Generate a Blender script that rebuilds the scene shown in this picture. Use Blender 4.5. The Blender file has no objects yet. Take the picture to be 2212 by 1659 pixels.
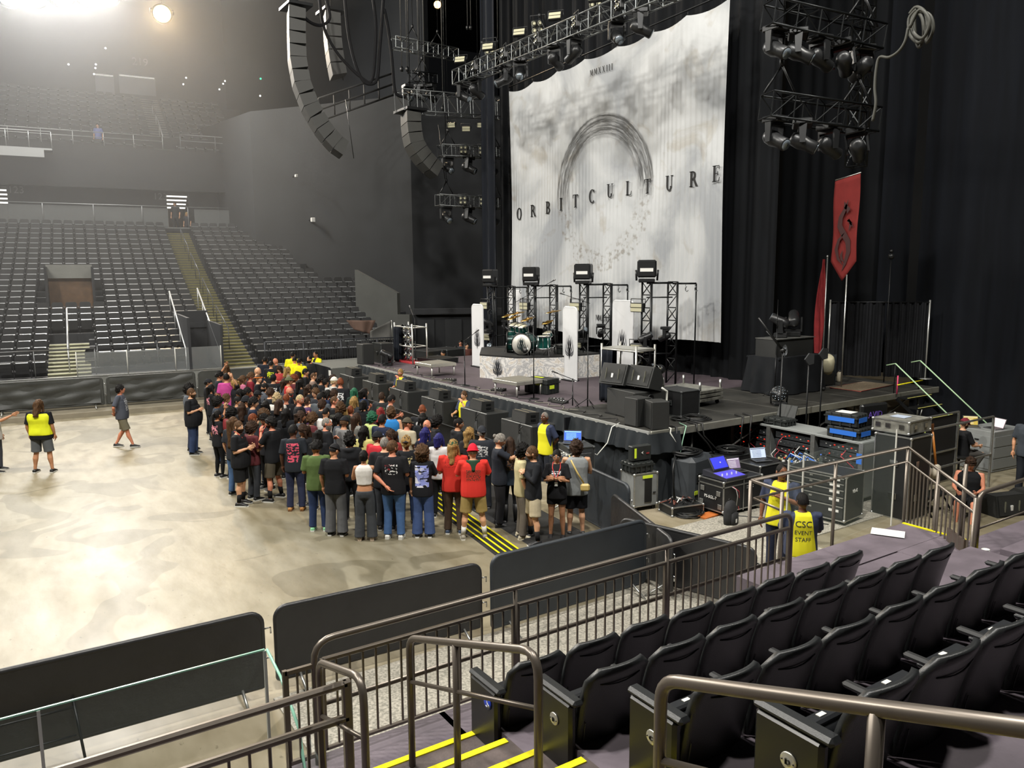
import bpy, bmesh, math, random
from mathutils import Vector, Matrix, noise
from mathutils.bvhtree import BVHTree
rnd = random.Random(11)
PI = math.pi
scn = bpy.context.scene
COL = scn.collection
# ---------------------------------------------------------------- camera geometry (world: X towards backstage, Y across the arena, Z up, floor 0)
CAMH, FPX, PITCH, ROLL, AZ = 4.8, 1697.0, math.radians(8.05), math.radians(0.4), math.radians(56.7)
CF = Vector((math.cos(AZ)*math.cos(PITCH), math.sin(AZ)*math.cos(PITCH), -math.sin(PITCH)))
_r0 = Vector((math.sin(AZ), -math.cos(AZ), 0)); _u0 = _r0.cross(CF)
CR = _r0*math.cos(ROLL) - _u0*math.sin(ROLL); CU = _u0*math.cos(ROLL) + _r0*math.sin(ROLL)
CC = Vector((0, 0, CAMH))
def G(px, py, val=0.0, ax=2):
    """survey point: where the sight line through a photo pixel meets the plane x, y or z = val"""
    d = CF*FPX + CR*(px-1106) - CU*(py-829.5)
    return CC + d*((val-CC[ax])/d[ax])
def pix(p):
    v = Vector(p)-CC; w = v.dot(CF)
    return 1106+FPX*v.dot(CR)/w, 829.5-FPX*v.dot(CU)/w
# ---------------------------------------------------------------- mesh builder
class MB:
    def __init__(s): s.v=[]; s.f=[]; s.m=[]; s.s=[]; s.T=Matrix()
    def add(s, vs, fs, m=0, sm=False):
        o=len(s.v); T=s.T
        s.v += [tuple(T@Vector(p)) for p in vs]
        for f in fs: s.f.append(tuple(i+o for i in f)); s.m.append(m); s.s.append(sm)
    def box(s, c, d, m=0, rz=0, b=0, R=None):
        hx,hy,hz=d[0]/2,d[1]/2,d[2]/2
        Rm = R if R is not None else Matrix.Rotation(rz,3,'Z')
        c=Vector(c)
        if b<=0:
            vs=[c+Rm@Vector((x*hx,y*hy,z*hz)) for x in(-1,1) for y in(-1,1) for z in(-1,1)]
            s.add(vs,[(0,1,3,2),(4,6,7,5),(0,4,5,1),(2,3,7,6),(0,2,6,4),(1,5,7,3)],m); return
        b=min(b,hx*.9,hy*.9,hz*.9); vs=[]; ix={}
        for x in(-1,1):
            for y in(-1,1):
                for z in(-1,1):
                    for a,(px,py,pz) in enumerate(((hx,hy-b,hz-b),(hx-b,hy,hz-b),(hx-b,hy-b,hz))):
                        ix[x,y,z,a]=len(vs); vs.append(Vector((x*px,y*py,z*pz)))
        fs=[]
        for q in(-1,1):
            fs.append([ix[q,y,z,0] for y,z in((-1,-1),(1,-1),(1,1),(-1,1))])
            fs.append([ix[x,q,z,1] for x,z in((-1,-1),(1,-1),(1,1),(-1,1))])
            fs.append([ix[x,y,q,2] for x,y in((-1,-1),(1,-1),(1,1),(-1,1))])
        for p in(-1,1):
            for q in(-1,1):
                fs.append([ix[p,q,-1,0],ix[p,q,1,0],ix[p,q,1,1],ix[p,q,-1,1]])
                fs.append([ix[p,-1,q,0],ix[p,1,q,0],ix[p,1,q,2],ix[p,-1,q,2]])
                fs.append([ix[-1,p,q,1],ix[1,p,q,1],ix[1,p,q,2],ix[-1,p,q,2]])
                for z in(-1,1): fs.append([ix[p,q,z,0],ix[p,q,z,1],ix[p,q,z,2]])
        out=[]
        for f in fs:
            n=(vs[f[1]]-vs[f[0]]).cross(vs[f[2]]-vs[f[0]]); cc=sum((vs[i] for i in f),Vector())/len(f)
            out.append(f if n.dot(cc)>0 else f[::-1])
        s.add([c+Rm@p for p in vs],out,m)
    def loft(s, rings, m=0, sm=True, cap=True, close=True):
        n=len(rings[0]); vs=[p for r in rings for p in r]; fs=[]
        for i in range(len(rings)-1):
            for j in range(n if close else n-1):
                k=(j+1)%n; fs.append((i*n+j,i*n+k,(i+1)*n+k,(i+1)*n+j))
        if cap and close: fs.append(tuple(range(n-1,-1,-1))); fs.append(tuple((len(rings)-1)*n+j for j in range(n)))
        s.add(vs,fs,m,sm)
    def tube(s, pts, r, n=8, m=0, cap=True, fl=None, loop=False):
        pts=[Vector(p) for p in pts]; N=len(pts)
        if not isinstance(r,(list,tuple)): r=[r]*N
        u=None; rings=[]
        for i,p in enumerate(pts):
            if loop: t=(pts[(i+1)%N]-pts[i-1])
            else: t=(pts[min(i+1,N-1)]-pts[max(i-1,0)])
            if t.length<1e-9: t=Vector((0,0,1))
            t.normalize()
            if u is None: u=t.cross(Vector((0,0,1)) if abs(t.z)<.9 else Vector((1,0,0))).normalized()
            u=(u-t*u.dot(t)); u=u.normalized() if u.length>1e-6 else t.orthogonal().normalized()
            w=t.cross(u)
            rr=r[i]; rx,ry=(rr,rr) if not isinstance(rr,tuple) else rr
            rings.append([p+u*(math.cos(a)*rx)+w*(math.sin(a)*ry) for a in (2*PI*k/n for k in range(n))])
        if loop: rings.append(rings[0]); cap=False
        s.loft(rings,m,n>4 if fl is None else fl,cap)
    def cyl(s,a,b,r,r2=None,n=10,m=0,sm=True): s.tube([a,b],[r,r if r2 is None else r2],n,m,fl=sm)
    def lathe(s, prof, n=16, o=(0,0,0), ax=None, m=0, sm=True, cap=True):
        A=Matrix() if ax is None else Vector((0,0,1)).rotation_difference(Vector(ax)).to_matrix().to_4x4()
        o=Vector(o)
        s.loft([[o+A@Vector((r*math.cos(2*PI*k/n),r*math.sin(2*PI*k/n),z)) for k in range(n)] for r,z in prof],m,sm,cap)
    def ball(s,c,r,n=10,k=6,m=0,R=None):
        if not isinstance(r,(list,tuple)): r=(r,r,r)
        c=Vector(c); rings=[]
        for i in range(k+1):
            ph=-PI/2+PI*i/k; q=max(math.cos(ph),.02)
            ring=[Vector((r[0]*q*math.cos(2*PI*j/n),r[1]*q*math.sin(2*PI*j/n),r[2]*math.sin(ph))) for j in range(n)]
            rings.append([c+(R@p if R else p) for p in ring])
        s.loft(rings,m,True)
    def prism(s, poly, o, ux, uy, d, m=0, sm=False):
        """2-D polygon in the (ux,uy) plane through o, extruded by vector d"""
        o,ux,uy,d=Vector(o),Vector(ux),Vector(uy),Vector(d); n=len(poly)
        a=[o+ux*x+uy*y for x,y in poly]; vs=a+[p+d for p in a]
        fs=[tuple(range(n-1,-1,-1)),tuple(range(n,2*n))]+[(i,(i+1)%n,n+(i+1)%n,n+i) for i in range(n)]
        if ux.cross(uy).dot(d)<0: fs=[f[::-1] for f in fs]
        s.add(vs,fs,m,sm)
    def grid(s, fn, nu, nv, m=0, sm=True, th=None):
        vs=[Vector(fn(i/nu,j/nv)) for j in range(nv+1) for i in range(nu+1)]
        q=lambda i,j:j*(nu+1)+i
        fs=[(q(i,j),q(i+1,j),q(i+1,j+1),q(i,j+1)) for j in range(nv) for i in range(nu)]
        if th is None: s.add(vs,fs,m,sm); return
        th=Vector(th); k=len(vs); b=[p+th for p in vs]
        fs2=[tuple(x+k for x in f[::-1]) for f in fs]
        e=[q(i,0) for i in range(nu+1)]+[q(nu,j) for j in range(1,nv+1)]+[q(i,nv) for i in range(nu-1,-1,-1)]+[q(0,j) for j in range(nv-1,0,-1)]
        side=[(e[i],e[i]+k,e[(i+1)%len(e)]+k,e[(i+1)%len(e)]) for i in range(len(e))]
        s.add(vs+b,fs+fs2+side,m,sm)
    def mesh(s,name,mats):
        me=bpy.data.meshes.new(name); me.from_pydata(s.v,[],s.f)
        for x in mats: me.materials.append(x)
        me.polygons.foreach_set('material_index',s.m); me.polygons.foreach_set('use_smooth',s.s); me.update()
        return me
    def build(s,name,mats,parent=None,loc=None,rz=0):
        if not isinstance(mats,(list,tuple)): mats=[mats]
        o=bpy.data.objects.new(name,s.mesh(name,mats)); COL.objects.link(o)
        if parent is not None: o.parent=parent
        if loc is not None: o.location=loc
        if rz: o.rotation_euler=(0,0,rz)
        return o
def smooth(P,n=5):
    P=[Vector(p) for p in P]; o=[]
    for i in range(len(P)-1):
        a,b,c,d=P[max(i-1,0)],P[i],P[i+1],P[min(i+2,len(P)-1)]
        for k in range(n):
            t=k/n; o.append(.5*((2*b)+(c-a)*t+(2*a-5*b+4*c-d)*t*t+(3*b-a-3*c+d)*t**3))
    return o+[P[-1]]
def tag(o,label=None,cat=None,group=None,kind=None):
    for k,x in (('label',label),('category',cat),('group',group),('kind',kind)):
        if x: o[k]=x
    return o
def thing(name,label,cat,loc=(0,0,0),rz=0,group=None):
    o=bpy.data.objects.new(name,None); COL.objects.link(o); o.location=loc; o.rotation_euler=(0,0,rz); o.empty_display_size=.1
    return tag(o,label,cat,group)
def struct(mb,name,mats): return tag(mb.build(name,mats),kind='structure')
def dup(root,loc,rz=0,label=None,group=None,scale=None):
    def cp(o,par):
        c=o.copy(); COL.objects.link(c)
        if par is not None: c.parent=par
        for ch in o.children: cp(ch,c)
        return c
    r=cp(root,None); r.location=loc; r.rotation_euler=(0,0,rz)
    if label: r['label']=label
    if group: r['group']=group
    if scale: r.scale=(scale,)*3
    return r
# ---------------------------------------------------------------- materials
def lin(c):
    if isinstance(c,str): c=[int(c[i:i+2],16)/255 for i in (0,2,4)]
    return tuple(x/12.92 if x<.04045 else ((x+.055)/1.055)**2.4 for x in c)+(1,)
_mats={}
def mat(name,col,r=.6,m=0.,n=0.,ns=8.,bump=0.,bs=40.,emit=0.,col2=None,spec=None,stretch=None):
    if name in _mats: return _mats[name]
    M=bpy.data.materials.new(name); M.use_nodes=True; nt=M.node_tree; B=nt.nodes['Principled BSDF']
    B.inputs['Base Color'].default_value=lin(col); B.inputs['Roughness'].default_value=r; B.inputs['Metallic'].default_value=m
    if spec is not None: B.inputs['Specular IOR Level'].default_value=spec
    if n or bump:
        tc=nt.nodes.new('ShaderNodeTexCoord'); mp=nt.nodes.new('ShaderNodeMapping'); nt.links.new(tc.outputs['Object'],mp.inputs[0])
        if stretch: mp.inputs['Scale'].default_value=stretch
    if n:
        t=nt.nodes.new('ShaderNodeTexNoise'); t.inputs['Scale'].default_value=ns; t.inputs['Detail'].default_value=5
        nt.links.new(mp.outputs[0],t.inputs['Vector'])
        rp=nt.nodes.new('ShaderNodeValToRGB'); c=lin(col); c2=lin(col2) if col2 else tuple(x*(1-n) for x in c[:3])+(1,)
        rp.color_ramp.elements[0].position=.35; rp.color_ramp.elements[1].position=.65
        rp.color_ramp.elements[0].color=c2; rp.color_ramp.elements[1].color=c
        nt.links.new(t.outputs['Fac'],rp.inputs[0]); nt.links.new(rp.outputs[0],B.inputs['Base Color'])
    if bump:
        t=nt.nodes.new('ShaderNodeTexNoise'); t.inputs['Scale'].default_value=bs; t.inputs['Detail'].default_value=4
        nt.links.new(mp.outputs[0],t.inputs['Vector'])
        b=nt.nodes.new('ShaderNodeBump'); b.inputs['Strength'].default_value=bump; b.inputs['Distance'].default_value=.02
        nt.links.new(t.outputs['Fac'],b.inputs['Height']); nt.links.new(b.outputs[0],B.inputs['Normal'])
    if emit: B.inputs['Emission Color'].default_value=lin(col); B.inputs['Emission Strength'].default_value=emit
    _mats[name]=M; return M
def nodes(M): return M.node_tree, M.node_tree.nodes, M.node_tree.links
BLK=mat('black_plastic','1c1d1d',.42,n=.25,ns=30)
BLKM=mat('black_metal','202122',.4,.6)
RUB=mat('black_rubber','181818',.7)
CAB=mat('speaker_black','222322',.62,bump=.25,bs=120)
GRL=mat('speaker_grille','2a2b2a',.55,.3,bump=.6,bs=200)
ALU=mat('aluminium','b9bab6',.35,.85,n=.2,ns=20)
STEEL=mat('chrome_steel','d6d8d8',.2,1)
RAIL=mat('bronze_rail','756d64',.36,.6,n=.12,ns=6)
WHT=mat('white_paint','d8d8d4',.5)
YEL=mat('yellow_tape','e8dd14',.5,n=.12,ns=12)
VEL=mat('black_drape','101216',.95,n=.3,ns=3,spec=.15)
VEL2=mat('stage_skirt_cloth','282c2f',.85,n=.3,ns=2,spec=.2)
GLS=mat('clear_glass','cfe3dc',.03,0)
GLS.node_tree.nodes['Principled BSDF'].inputs['Alpha'].default_value=.045; GLS.node_tree.nodes['Principled BSDF'].inputs['Specular IOR Level'].default_value=.2
GEDGE=mat('glass_edge_green','8fc4ad',.2)
RACK=mat('rack_gear','17181a',.4,.2,n=.6,ns=60,col2='4b4e50',stretch=(1,1,4))
GREYC=mat('grey_flight_case','8a8d8c',.5,.2,n=.12,ns=5)
BLKC=mat('black_flight_case','1a1b1c',.5,n=.2,ns=10)
CARP=mat('purple_grey_concrete','6a6169',.6,n=.35,ns=2.2,bump=.1,bs=30)
# ================================================================ SETTING
fl=mat('arena_concrete','ab9f86',.42)
nt,N,L=nodes(fl); B=N['Principled BSDF']
tc=N.new('ShaderNodeTexCoord')
def noise_node(scale,detail=6,vec=None,stretch=None,dist=0):
    t=N.new('ShaderNodeTexNoise'); t.inputs['Scale'].default_value=scale; t.inputs['Detail'].default_value=detail; t.inputs['Distortion'].default_value=dist
    if stretch:
        mp=N.new('ShaderNodeMapping'); mp.inputs['Scale'].default_value=stretch; L.new(tc.outputs['Object'],mp.inputs[0]); L.new(mp.outputs[0],t.inputs['Vector'])
    else: L.new(tc.outputs['Object'],t.inputs['Vector'])
    return t
def ramp(src,stops):
    r=N.new('ShaderNodeValToRGB'); e=r.color_ramp.elements
    while len(e)<len(stops): e.new(.5)
    for i,(p,c) in enumerate(stops): e[i].position=p; e[i].color=lin(c) if isinstance(c,(str,tuple)) and not isinstance(c,float) else (c,c,c,1)
    L.new(src,r.inputs[0]); return r
def mix(a,b,f,mode='MIX'):
    x=N.new('ShaderNodeMixRGB'); x.blend_type=mode
    for s,i in ((a,1),(b,2),(f,0)):
        if hasattr(s,'is_output'): L.new(s,x.inputs[i])
        else: x.inputs[i].default_value=s
    return x.outputs[0]
big=ramp(noise_node(.22,7,dist=.25,stretch=(1,.55,1)).outputs['Fac'],[(.3,'767160'),(.5,'8a826d'),(.7,'988d78')])
fine=ramp(noise_node(3.2,8,stretch=(1,.35,1)).outputs['Fac'],[(.3,'c9c4b4'),(.62,'ffffff')])
spots=ramp(noise_node(14,4,stretch=(1,.5,1)).outputs['Fac'],[(.24,'8d8672'),(.33,'ffffff')])
stain=ramp(noise_node(.42,2,dist=1.6).outputs['Fac'],[(.55,'ffffff'),(.565,'b4b2a6')])
c=mix(big.outputs[0],fine.outputs[0],.8,'MULTIPLY'); c=mix(c,spots.outputs[0],.7,'MULTIPLY'); c=mix(c,stain.outputs[0],.55,'MULTIPLY')
L.new(c,B.inputs['Base Color'])
rr=ramp(noise_node(1.1,6,stretch=(1,.4,1)).outputs['Fac'],[(.3,.40),(.7,.52)]); L.new(rr.outputs[0],B.inputs['Roughness'])
bn=N.new('ShaderNodeBump'); bn.inputs['Strength'].default_value=.14; bn.inputs['Distance'].default_value=.03
L.new(noise_node(5,5,stretch=(1,.5,1)).outputs['Fac'],bn.inputs['Height']); L.new(bn.outputs[0],B.inputs['Normal'])
f=MB(); f.add([(-34,-14,0),(46,-14,0),(46,72,0),(-34,72,0)],[(0,1,2,3)]); struct(f,'floor',fl)
# speckled terrazzo border on the near side behind the barricades
terr=mat('speckled_floor_paint','b3ada0',.5,n=.6,ns=34,col2='7c7a70')
f=MB(); f.box((7.0,7.0,.005),(9.4,3.0,.03)); f.box((11.8,9.4,.004),(9,1.8,.028)); struct(f,'floor_border',terr)
wallm=mat('charcoal_wall','232527',.85,n=.25,ns=.5)
wallr=mat('charcoal_wall_side','2a2c2e',.85,n=.2,ns=.7)
darkw=mat('dark_wall','202225',.85,n=.25,ns=.6)
conc=mat('grey_dasher_wall','7c7d78',.6,n=.15,ns=1.2)
tier=mat('dark_tier_concrete','24262a',.7,n=.25,ns=1.5)
# far curb and dasher wall, angled 5 degrees to the arena
def FB(s,r,z,a=5.0,o=(7.3,31.35)):
    a=math.radians(a); return Vector((o[0]+s*math.cos(a)+r*math.sin(a), o[1]-s*math.sin(a)+r*math.cos(a), z))
def slab(mb,s0,s1,r0,r1,z0,z1,m=0,fn=FB):
    p=[fn(s0,r0,z0),fn(s1,r0,z0),fn(s1,r1,z0),fn(s0,r1,z0)]; q=[Vector((v.x,v.y,z1)) for v in p]
    mb.add(p+q,[(3,2,1,0),(4,5,6,7),(0,1,5,4),(1,2,6,5),(2,3,7,6),(3,0,4,7)],m)
f=MB(); slab(f,-32,6,-1.55,.2,0,.16); struct(f,'trim_curb',mat('curb_concrete','8e8674',.6,n=.25,ns=2))
f=MB(); slab(f,-32,0,0,.35,.1,1.2); slab(f,0,6.2,0,.3,.1,1.2); slab(f,-32,0,-.01,.12,1.2,1.24,1); struct(f,'wall_dasher_far',[conc,ALU])
ZJ=lambda j:1.2+.19*j+.0024*j*j
RJ=lambda j:.75+.8*j
NR=25
# seating tiers (left section 5 degrees, right section 12 degrees, wedge behind the stairs)
f=MB()
for j in range(NR):
    if j>=6: slab(f,-26,0,RJ(j)-.35,RJ(j)+.46,0 if j==6 else ZJ(j-1)-.3,ZJ(j))
    else:
        slab(f,-26,-5.95,RJ(j)-.35,RJ(j)+.46,0,ZJ(j)); slab(f,-4.55,-1.2,RJ(j)-.35,RJ(j)+.46,0,ZJ(j))
struct(f,'floor_tiers',tier)
FB2=lambda s,r,z:(lambda p:Vector((p.x+s*math.cos(math.radians(11)),p.y-s*math.sin(math.radians(11)),z)))(FB(1.25,r,z))
f=MB()
for j in range(NR):
    e=6.2 if j<7 else (8.5 if j<13 else 5.6)
    slab(f,0,e,RJ(j)-.35,RJ(j)+.46,ZJ(j-1)-.6 if j>6 else 0,ZJ(j),fn=FB2)
struct(f,'floor_tiers_end',tier)
# far aisle stairs with yellow nosings
sn=mat('stair_concrete','55533f',.6,n=.2,ns=4); ynos=mat('worn_yellow_nosing','7f7838',.6,n=.3,ns=20)
def stairs(mb,s0,s1,j0,j1,fn=FB,per=2):
    for k in range(int(j0*per),int(j1*per)):
        t=k/per; z=ZJ(t); r=RJ(t)-.35
        slab(mb,s0,s1,r,r+.8/per+.05,z-.4,z,0,fn); slab(mb,s0,s1,r-.01,r+.05,z-.035,z+.006,1,fn)
f=MB(); stairs(f,0,1.25,0,NR,per=2); struct(f,'floor_aisle_stairs',[sn,ynos])
f=MB(); stairs(f,-5.95,-4.55,0,5.2,per=2); struct(f,'floor_lower_stairs',[sn,mat('pale_nosing','cfcfae',.4)])
# doorway into the lower bowl beside the stairs (dark recess)
f=MB(); slab(f,-1.2,0,.1,.2,0,.25); slab(f,-1.25,-1.15,.1,6.2,1.2,3.2); slab(f,-1.2,0,4.0,4.2,0,3.3,1); slab(f,-1.2,0,3.9,6.5,2.6,2.8,1); slab(f,-.08,0,.1,6.0,1.2,2.9)
struct(f,'wall_vomitory',[tier,darkw])
# vomitory in mid-bowl
f=MB(); slab(f,-6.0,-4.2,10.2,10.35,3.3,5.2); slab(f,-6.05,-5.95,7.6,10.3,3.0,5.2); slab(f,-4.25,-4.15,7.6,10.3,3.0,5.2); slab(f,-6,-4.2,8.6,8.7,4.7,5.3,1)
slab(f,-5.95,-4.25,8.9,9.0,3.2,4.7,2); struct(f,'wall_vomitory_mid',[tier,conc,mat('wood_brown_door','6b4f34',.6,n=.3,ns=3)])
# concourse level: parapet, back wall with two doorways, fascia of upper deck
RC=RJ(NR)-.2
f=MB(); slab(f,-30,9,RC,RC+.25,6.9,7.62); slab(f,-30,9,RC,RC+4,7.3,7.45); slab(f,-30,9,RC-.05,RC+.3,7.6,7.68,1); struct(f,'floor_concourse',[tier,mat('parapet_cap','5c5e5e',.4)])
def px_s(px,py,r):
    best=None
    for k in range(-2600,1400):
        s=k/100; q=pix(FB(s,r,4.8+(0)));
        if best is None or abs(q[0]-px)<best[0]: best=(abs(q[0]-px),s)
    return best[1]
RB=RC+1.6
f=MB(); zc0,zc1=7.4,13.2
sA0,sA1,sB0,sB1=px_s(-40,0,RB),px_s(32,0,RB),px_s(371,0,RB),px_s(418,0,RB)
for a,b in ((-30,sA0),(sA1,sB0),(sB1,12)): slab(f,a,b,RB,RB+.3,zc0,zc1)
for a,b in ((sA0,sA1),(sB0,sB1)): slab(f,a,b,RB,RB+.3,9.85,zc1)
struct(f,'wall_concourse',wallm)
lamp=mat('concourse_tube_light','f4f1e6',.5,emit=5.5)
f=MB()
for a,b in ((sA0,sA1),(sB0,sB1)):
    slab(f,a-.6,b+.6,RB+6,RB+6.2,7.3,10.2,0); slab(f,a-.5,a-.4,RB+.3,RB+6,7.3,10.2,1); slab(f,b+.4,b+.5,RB+.3,RB+6,7.3,10.2,1)
    slab(f,a-.6,b+.6,RB+.3,RB+6,10.1,10.2,2); slab(f,a-.6,b+.6,RB+.3,RB+6,7.3,7.42,1)
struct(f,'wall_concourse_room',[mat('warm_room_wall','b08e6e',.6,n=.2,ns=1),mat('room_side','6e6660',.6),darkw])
for i,(a,b) in enumerate(((sA0,sA1),(sB0,sB1))):
    for k in range(4):
        f=MB(); r=RB+.9+k*1.25; slab(f,a+.05,b-.05,RB+.4+.45*k,RB+.52+.45*k,9.66-.2*k,9.74-.2*k)
        tag(f.build('tube_light',lamp),'long white ceiling tube light, %s from the front, in the %s lit concourse doorway'%(('first','second','third','fourth')[k],('cut-off left','narrow centre')[i]),'ceiling light',group='tube lights in the concourse doorways')
# upper deck
f=MB(); RU=RC+.5
slab(f,-30,9.5,RU,RU+.4,9.9,12.3); slab(f,-30,14,RU+.2,RU+12,11.3,11.8)
ZU=lambda m:12.0+.43*m
RUj=lambda m:RU+.6+.8*m
for m_ in range(12): slab(f,-30,10,RUj(m_)-.3,RUj(m_)+.5,11.5,ZU(m_))
struct(f,'floor_upper_deck',wallm)
f=MB(); slab(f,-32,14,RUj(11)+1.2,RUj(11)+1.6,7,27); struct(f,'wall_back',darkw)
f=MB()
for k in range(24):
    t=k/2; z=ZU(t); r=RUj(t)-.3; slab(f,-.2,.9,r,r+.42,z-.3,z+.02,0); slab(f,-.2,.9,r-.01,r+.05,z,z+.03,1)
struct(f,'floor_upper_stairs',[tier,mat('pale_edge','8f8f88',.5)])
# end walls of the bowl: tall charcoal wall with a corner, then a darker return towards the stage
K=Vector((19.4,39.3,0)); J1=Vector((13.4,48,0)); J2=Vector((10.5,66,0)); J3=Vector((30,33.5,0))
def wallp(name,a,b,z0,z1,m,t=.4):
    f=MB(); d=(b-a); n=Vector((-d.y,d.x,0)).normalized()*t
    p=[a,b,b+n,a+n]; f.add([Vector((q.x,q.y,z0)) for q in p]+[Vector((q.x,q.y,z1)) for q in p],[(3,2,1,0),(4,5,6,7),(0,1,5,4),(1,2,6,5),(2,3,7,6),(3,0,4,7)]); return struct(f,name,m)
wallp('wall_end_left',K,J1,0,14.2,wallm,-.4); wallp('wall_end_back',J1,J2,0,14.2,wallm,-.4)
wallp('wall_end_right',K,J3,0,14.2,darkw)
wallp('wall_high_end',K+Vector((3,4,0)),J2+Vector((4,0,0)),13.5,27,darkw,-.4)
# low dark wall with door recesses behind the far side of the stage
f=MB(); f.box((20.6,37.6,1.3),(4.4,.4,2.6),0,math.radians(-28)); f.box((21.2,36.9,2.8),(5.4,.6,.25),1,math.radians(-28))
for k in range(3): f.box((19.4+k*1.3,37.95-k*.7,1.25),(.9,.1,2.2),2,math.radians(-28))
struct(f,'wall_backstage_low',[darkw,tier,mat('recess_blue_black','15181c',.6)])
# sloping parapet and raised corner block right of the end section
f=MB(); a=G(768,605,4.9); b=G(857,648,3.9); 
a=Vector((15.6,42,4.7)); b=Vector((17.6,38.6,3.4)); c2=Vector((18.6,37.6,3.4))
def quadbox(mb,p,q,zt0,zt1,zb,t=.25,m=0):
    d=(q-p); n=Vector((-d.y,d.x,0)).normalized()*t
    vs=[Vector((p.x,p.y,zb)),Vector((q.x,q.y,zb)),Vector((q.x+n.x,q.y+n.y,zb)),Vector((p.x+n.x,p.y+n.y,zb)),Vector((p.x,p.y,zt0)),Vector((q.x,q.y,zt1)),Vector((q.x+n.x,q.y+n.y,zt1)),Vector((p.x+n.x,p.y+n.y,zt0))]
    mb.add(vs,[(3,2,1,0),(4,5,6,7),(0,1,5,4),(1,2,6,5),(2,3,7,6),(3,0,4,7)],m)
quadbox(f,G(768,640,36,1),G(858,650,34,1),5.0,3.9,1.0); quadbox(f,G(858,650,34,1),G(885,700,33.5,1),2.9,2.9,.2,m=0)
struct(f,'wall_corner_parapet',mat('grey_parapet','4a4b48',.7,n=.2,ns=1))
f=MB(); p=G(720,690,2.6); q=G(858,685,2.6); quadbox(f,p,q,2.7,2.7,1.9,.3); quadbox(f,G(722,740,1.6),G(858,730,1.6),1.75,1.75,1.5,.2,1)
struct(f,'wall_corner_ledge',[tier,conc])
# ceiling
f=MB(); f.add([(-34,-14,27),(46,-14,27),(46,72,27),(-34,72,27)],[(3,2,1,0)])
struct(f,'ceiling',mat('black_ceiling','1c1d20',.9))
f=MB()
f.box((-34,29,13.5),(.4,86,27)); struct(f,'wall_left',darkw)
f=MB(); f.box((6,-14,13.5),(80,.4,27)); struct(f,'wall_near',darkw)
f=MB(); f.box((46,29,13.5),(.4,86,27)); struct(f,'wall_right',darkw)
# section numbers painted on the walls
def text_mb(txt,size,extr=.004,font=None,sub=0):
    cu=bpy.data.curves.new('t','FONT'); cu.body=txt; cu.size=size; cu.extrude=extr; cu.align_x='CENTER'; cu.resolution_u=3
    o=bpy.data.objects.new('t',cu); COL.objects.link(o); bpy.context.view_layer.update()
    me=bpy.data.meshes.new_from_object(o.evaluated_get(bpy.context.evaluated_depsgraph_get()))
    vs=[v.co.copy() for v in me.vertices]; fs=[tuple(p.vertices) for p in me.polygons]
    bpy.data.objects.remove(o); bpy.data.curves.remove(cu); bpy.data.meshes.remove(me)
    return vs,fs
def text_on(mb,txt,size,o,ux,uy,m=0,extr=.004):
    vs,fs=text_mb(txt,size,extr); o,ux,uy=Vector(o),Vector(ux).normalized(),Vector(uy).normalized(); n=ux.cross(uy)
    mb.add([o+ux*v.x+uy*v.y+n*v.z for v in vs],fs,m)
pn=mat('pale_number_paint','5f5f5f',.6)
u5=(math.cos(math.radians(5)),-math.sin(math.radians(5)),0)
for i,(px,py,t,nm) in enumerate(((52,412,'123','over the cut-off left doorway'),(358,426,'123','left of the narrow lit doorway'),(592,432,'124','on the far right of the concourse wall'))):
    s=px_s(px,py,RB-.02); P=FB(s,RB-.03,4.8); P.z=G(px,py,P.y,1).z-.15
    f=MB(); text_on(f,t,.55,P,u5,(0,0,1)); tag(f.build('section_sign',pn),'small pale painted number %s '%t+nm,'sign')
for px,py,t in ((20,108,'219'),(335,145,'219')):
    s=px_s(px,py,RUj(11)+1.1); P=FB(s,RUj(11)+1.1,4.8); P.z=G(px,py,P.y,1).z
    f=MB(); text_on(f,t,.7,P,u5,(0,0,1)); tag(f.build('section_sign',pn),'faint painted number 219 high on the back wall, %s'%('at the far left edge' if px<100 else 'below the orange floodlight'),'sign')
# ================================================================ NEAR STAND
f=MB()
YT=[5.4,4.53,3.66,2.79,1.92,1.05,.18,-.69]; ZT=[1.2+.333*k for k in range(8)]
for k in range(7):
    f.box(((2.8+9.5)/2,(YT[k]+YT[k+1])/2-.06,ZT[k]-.3),(6.7+0,YT[k]-YT[k+1]+.12,.6))
f.box((8.9,5.73,.6),(3.5,.6,1.2)); f.box((10.08,5.06,.6),(1.15,.73,1.2))  # raised platform beyond the end of the rows
f.box((11.5,2.6,.62),(2.4,5,1.2)); f.box((10.1,2.2,1.0),(1.2,4,1.2))
f.box((2.2,4.97,.6),(1.3,.86,1.2))
f.box((-3.3,3.9,.45),(10,2.6,.9)); f.box((-3.3,2.9,.9),(10,1.0,.8))
struct(f,'floor_near_tiers',CARP)
# aisle stairs with bright yellow nosings: two steps per row
f=MB()
for k in range(1,12):
    y=5.17-.435*k; z=1.2+.1665*k
    f.box((2.2,y-.2,z-.25),(1.2,.5,.5),0); f.box((2.24,y+.02,z+.004),(1.06,.055,.012),1)
struct(f,'floor_near_stairs',[mat('brown_purple_step','5b504d',.7,n=.45,ns=5,bump=.2),YEL])
f=MB()
f.box((10.66,5.4,1.205),(.05,1.25,.012)); f.box((10.1,4.76,1.205),(1.2,.05,.012)); f.box((9.75,4.4,1.3),(.8,.05,.012))
struct(f,'trim_platform_edge',YEL)
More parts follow.
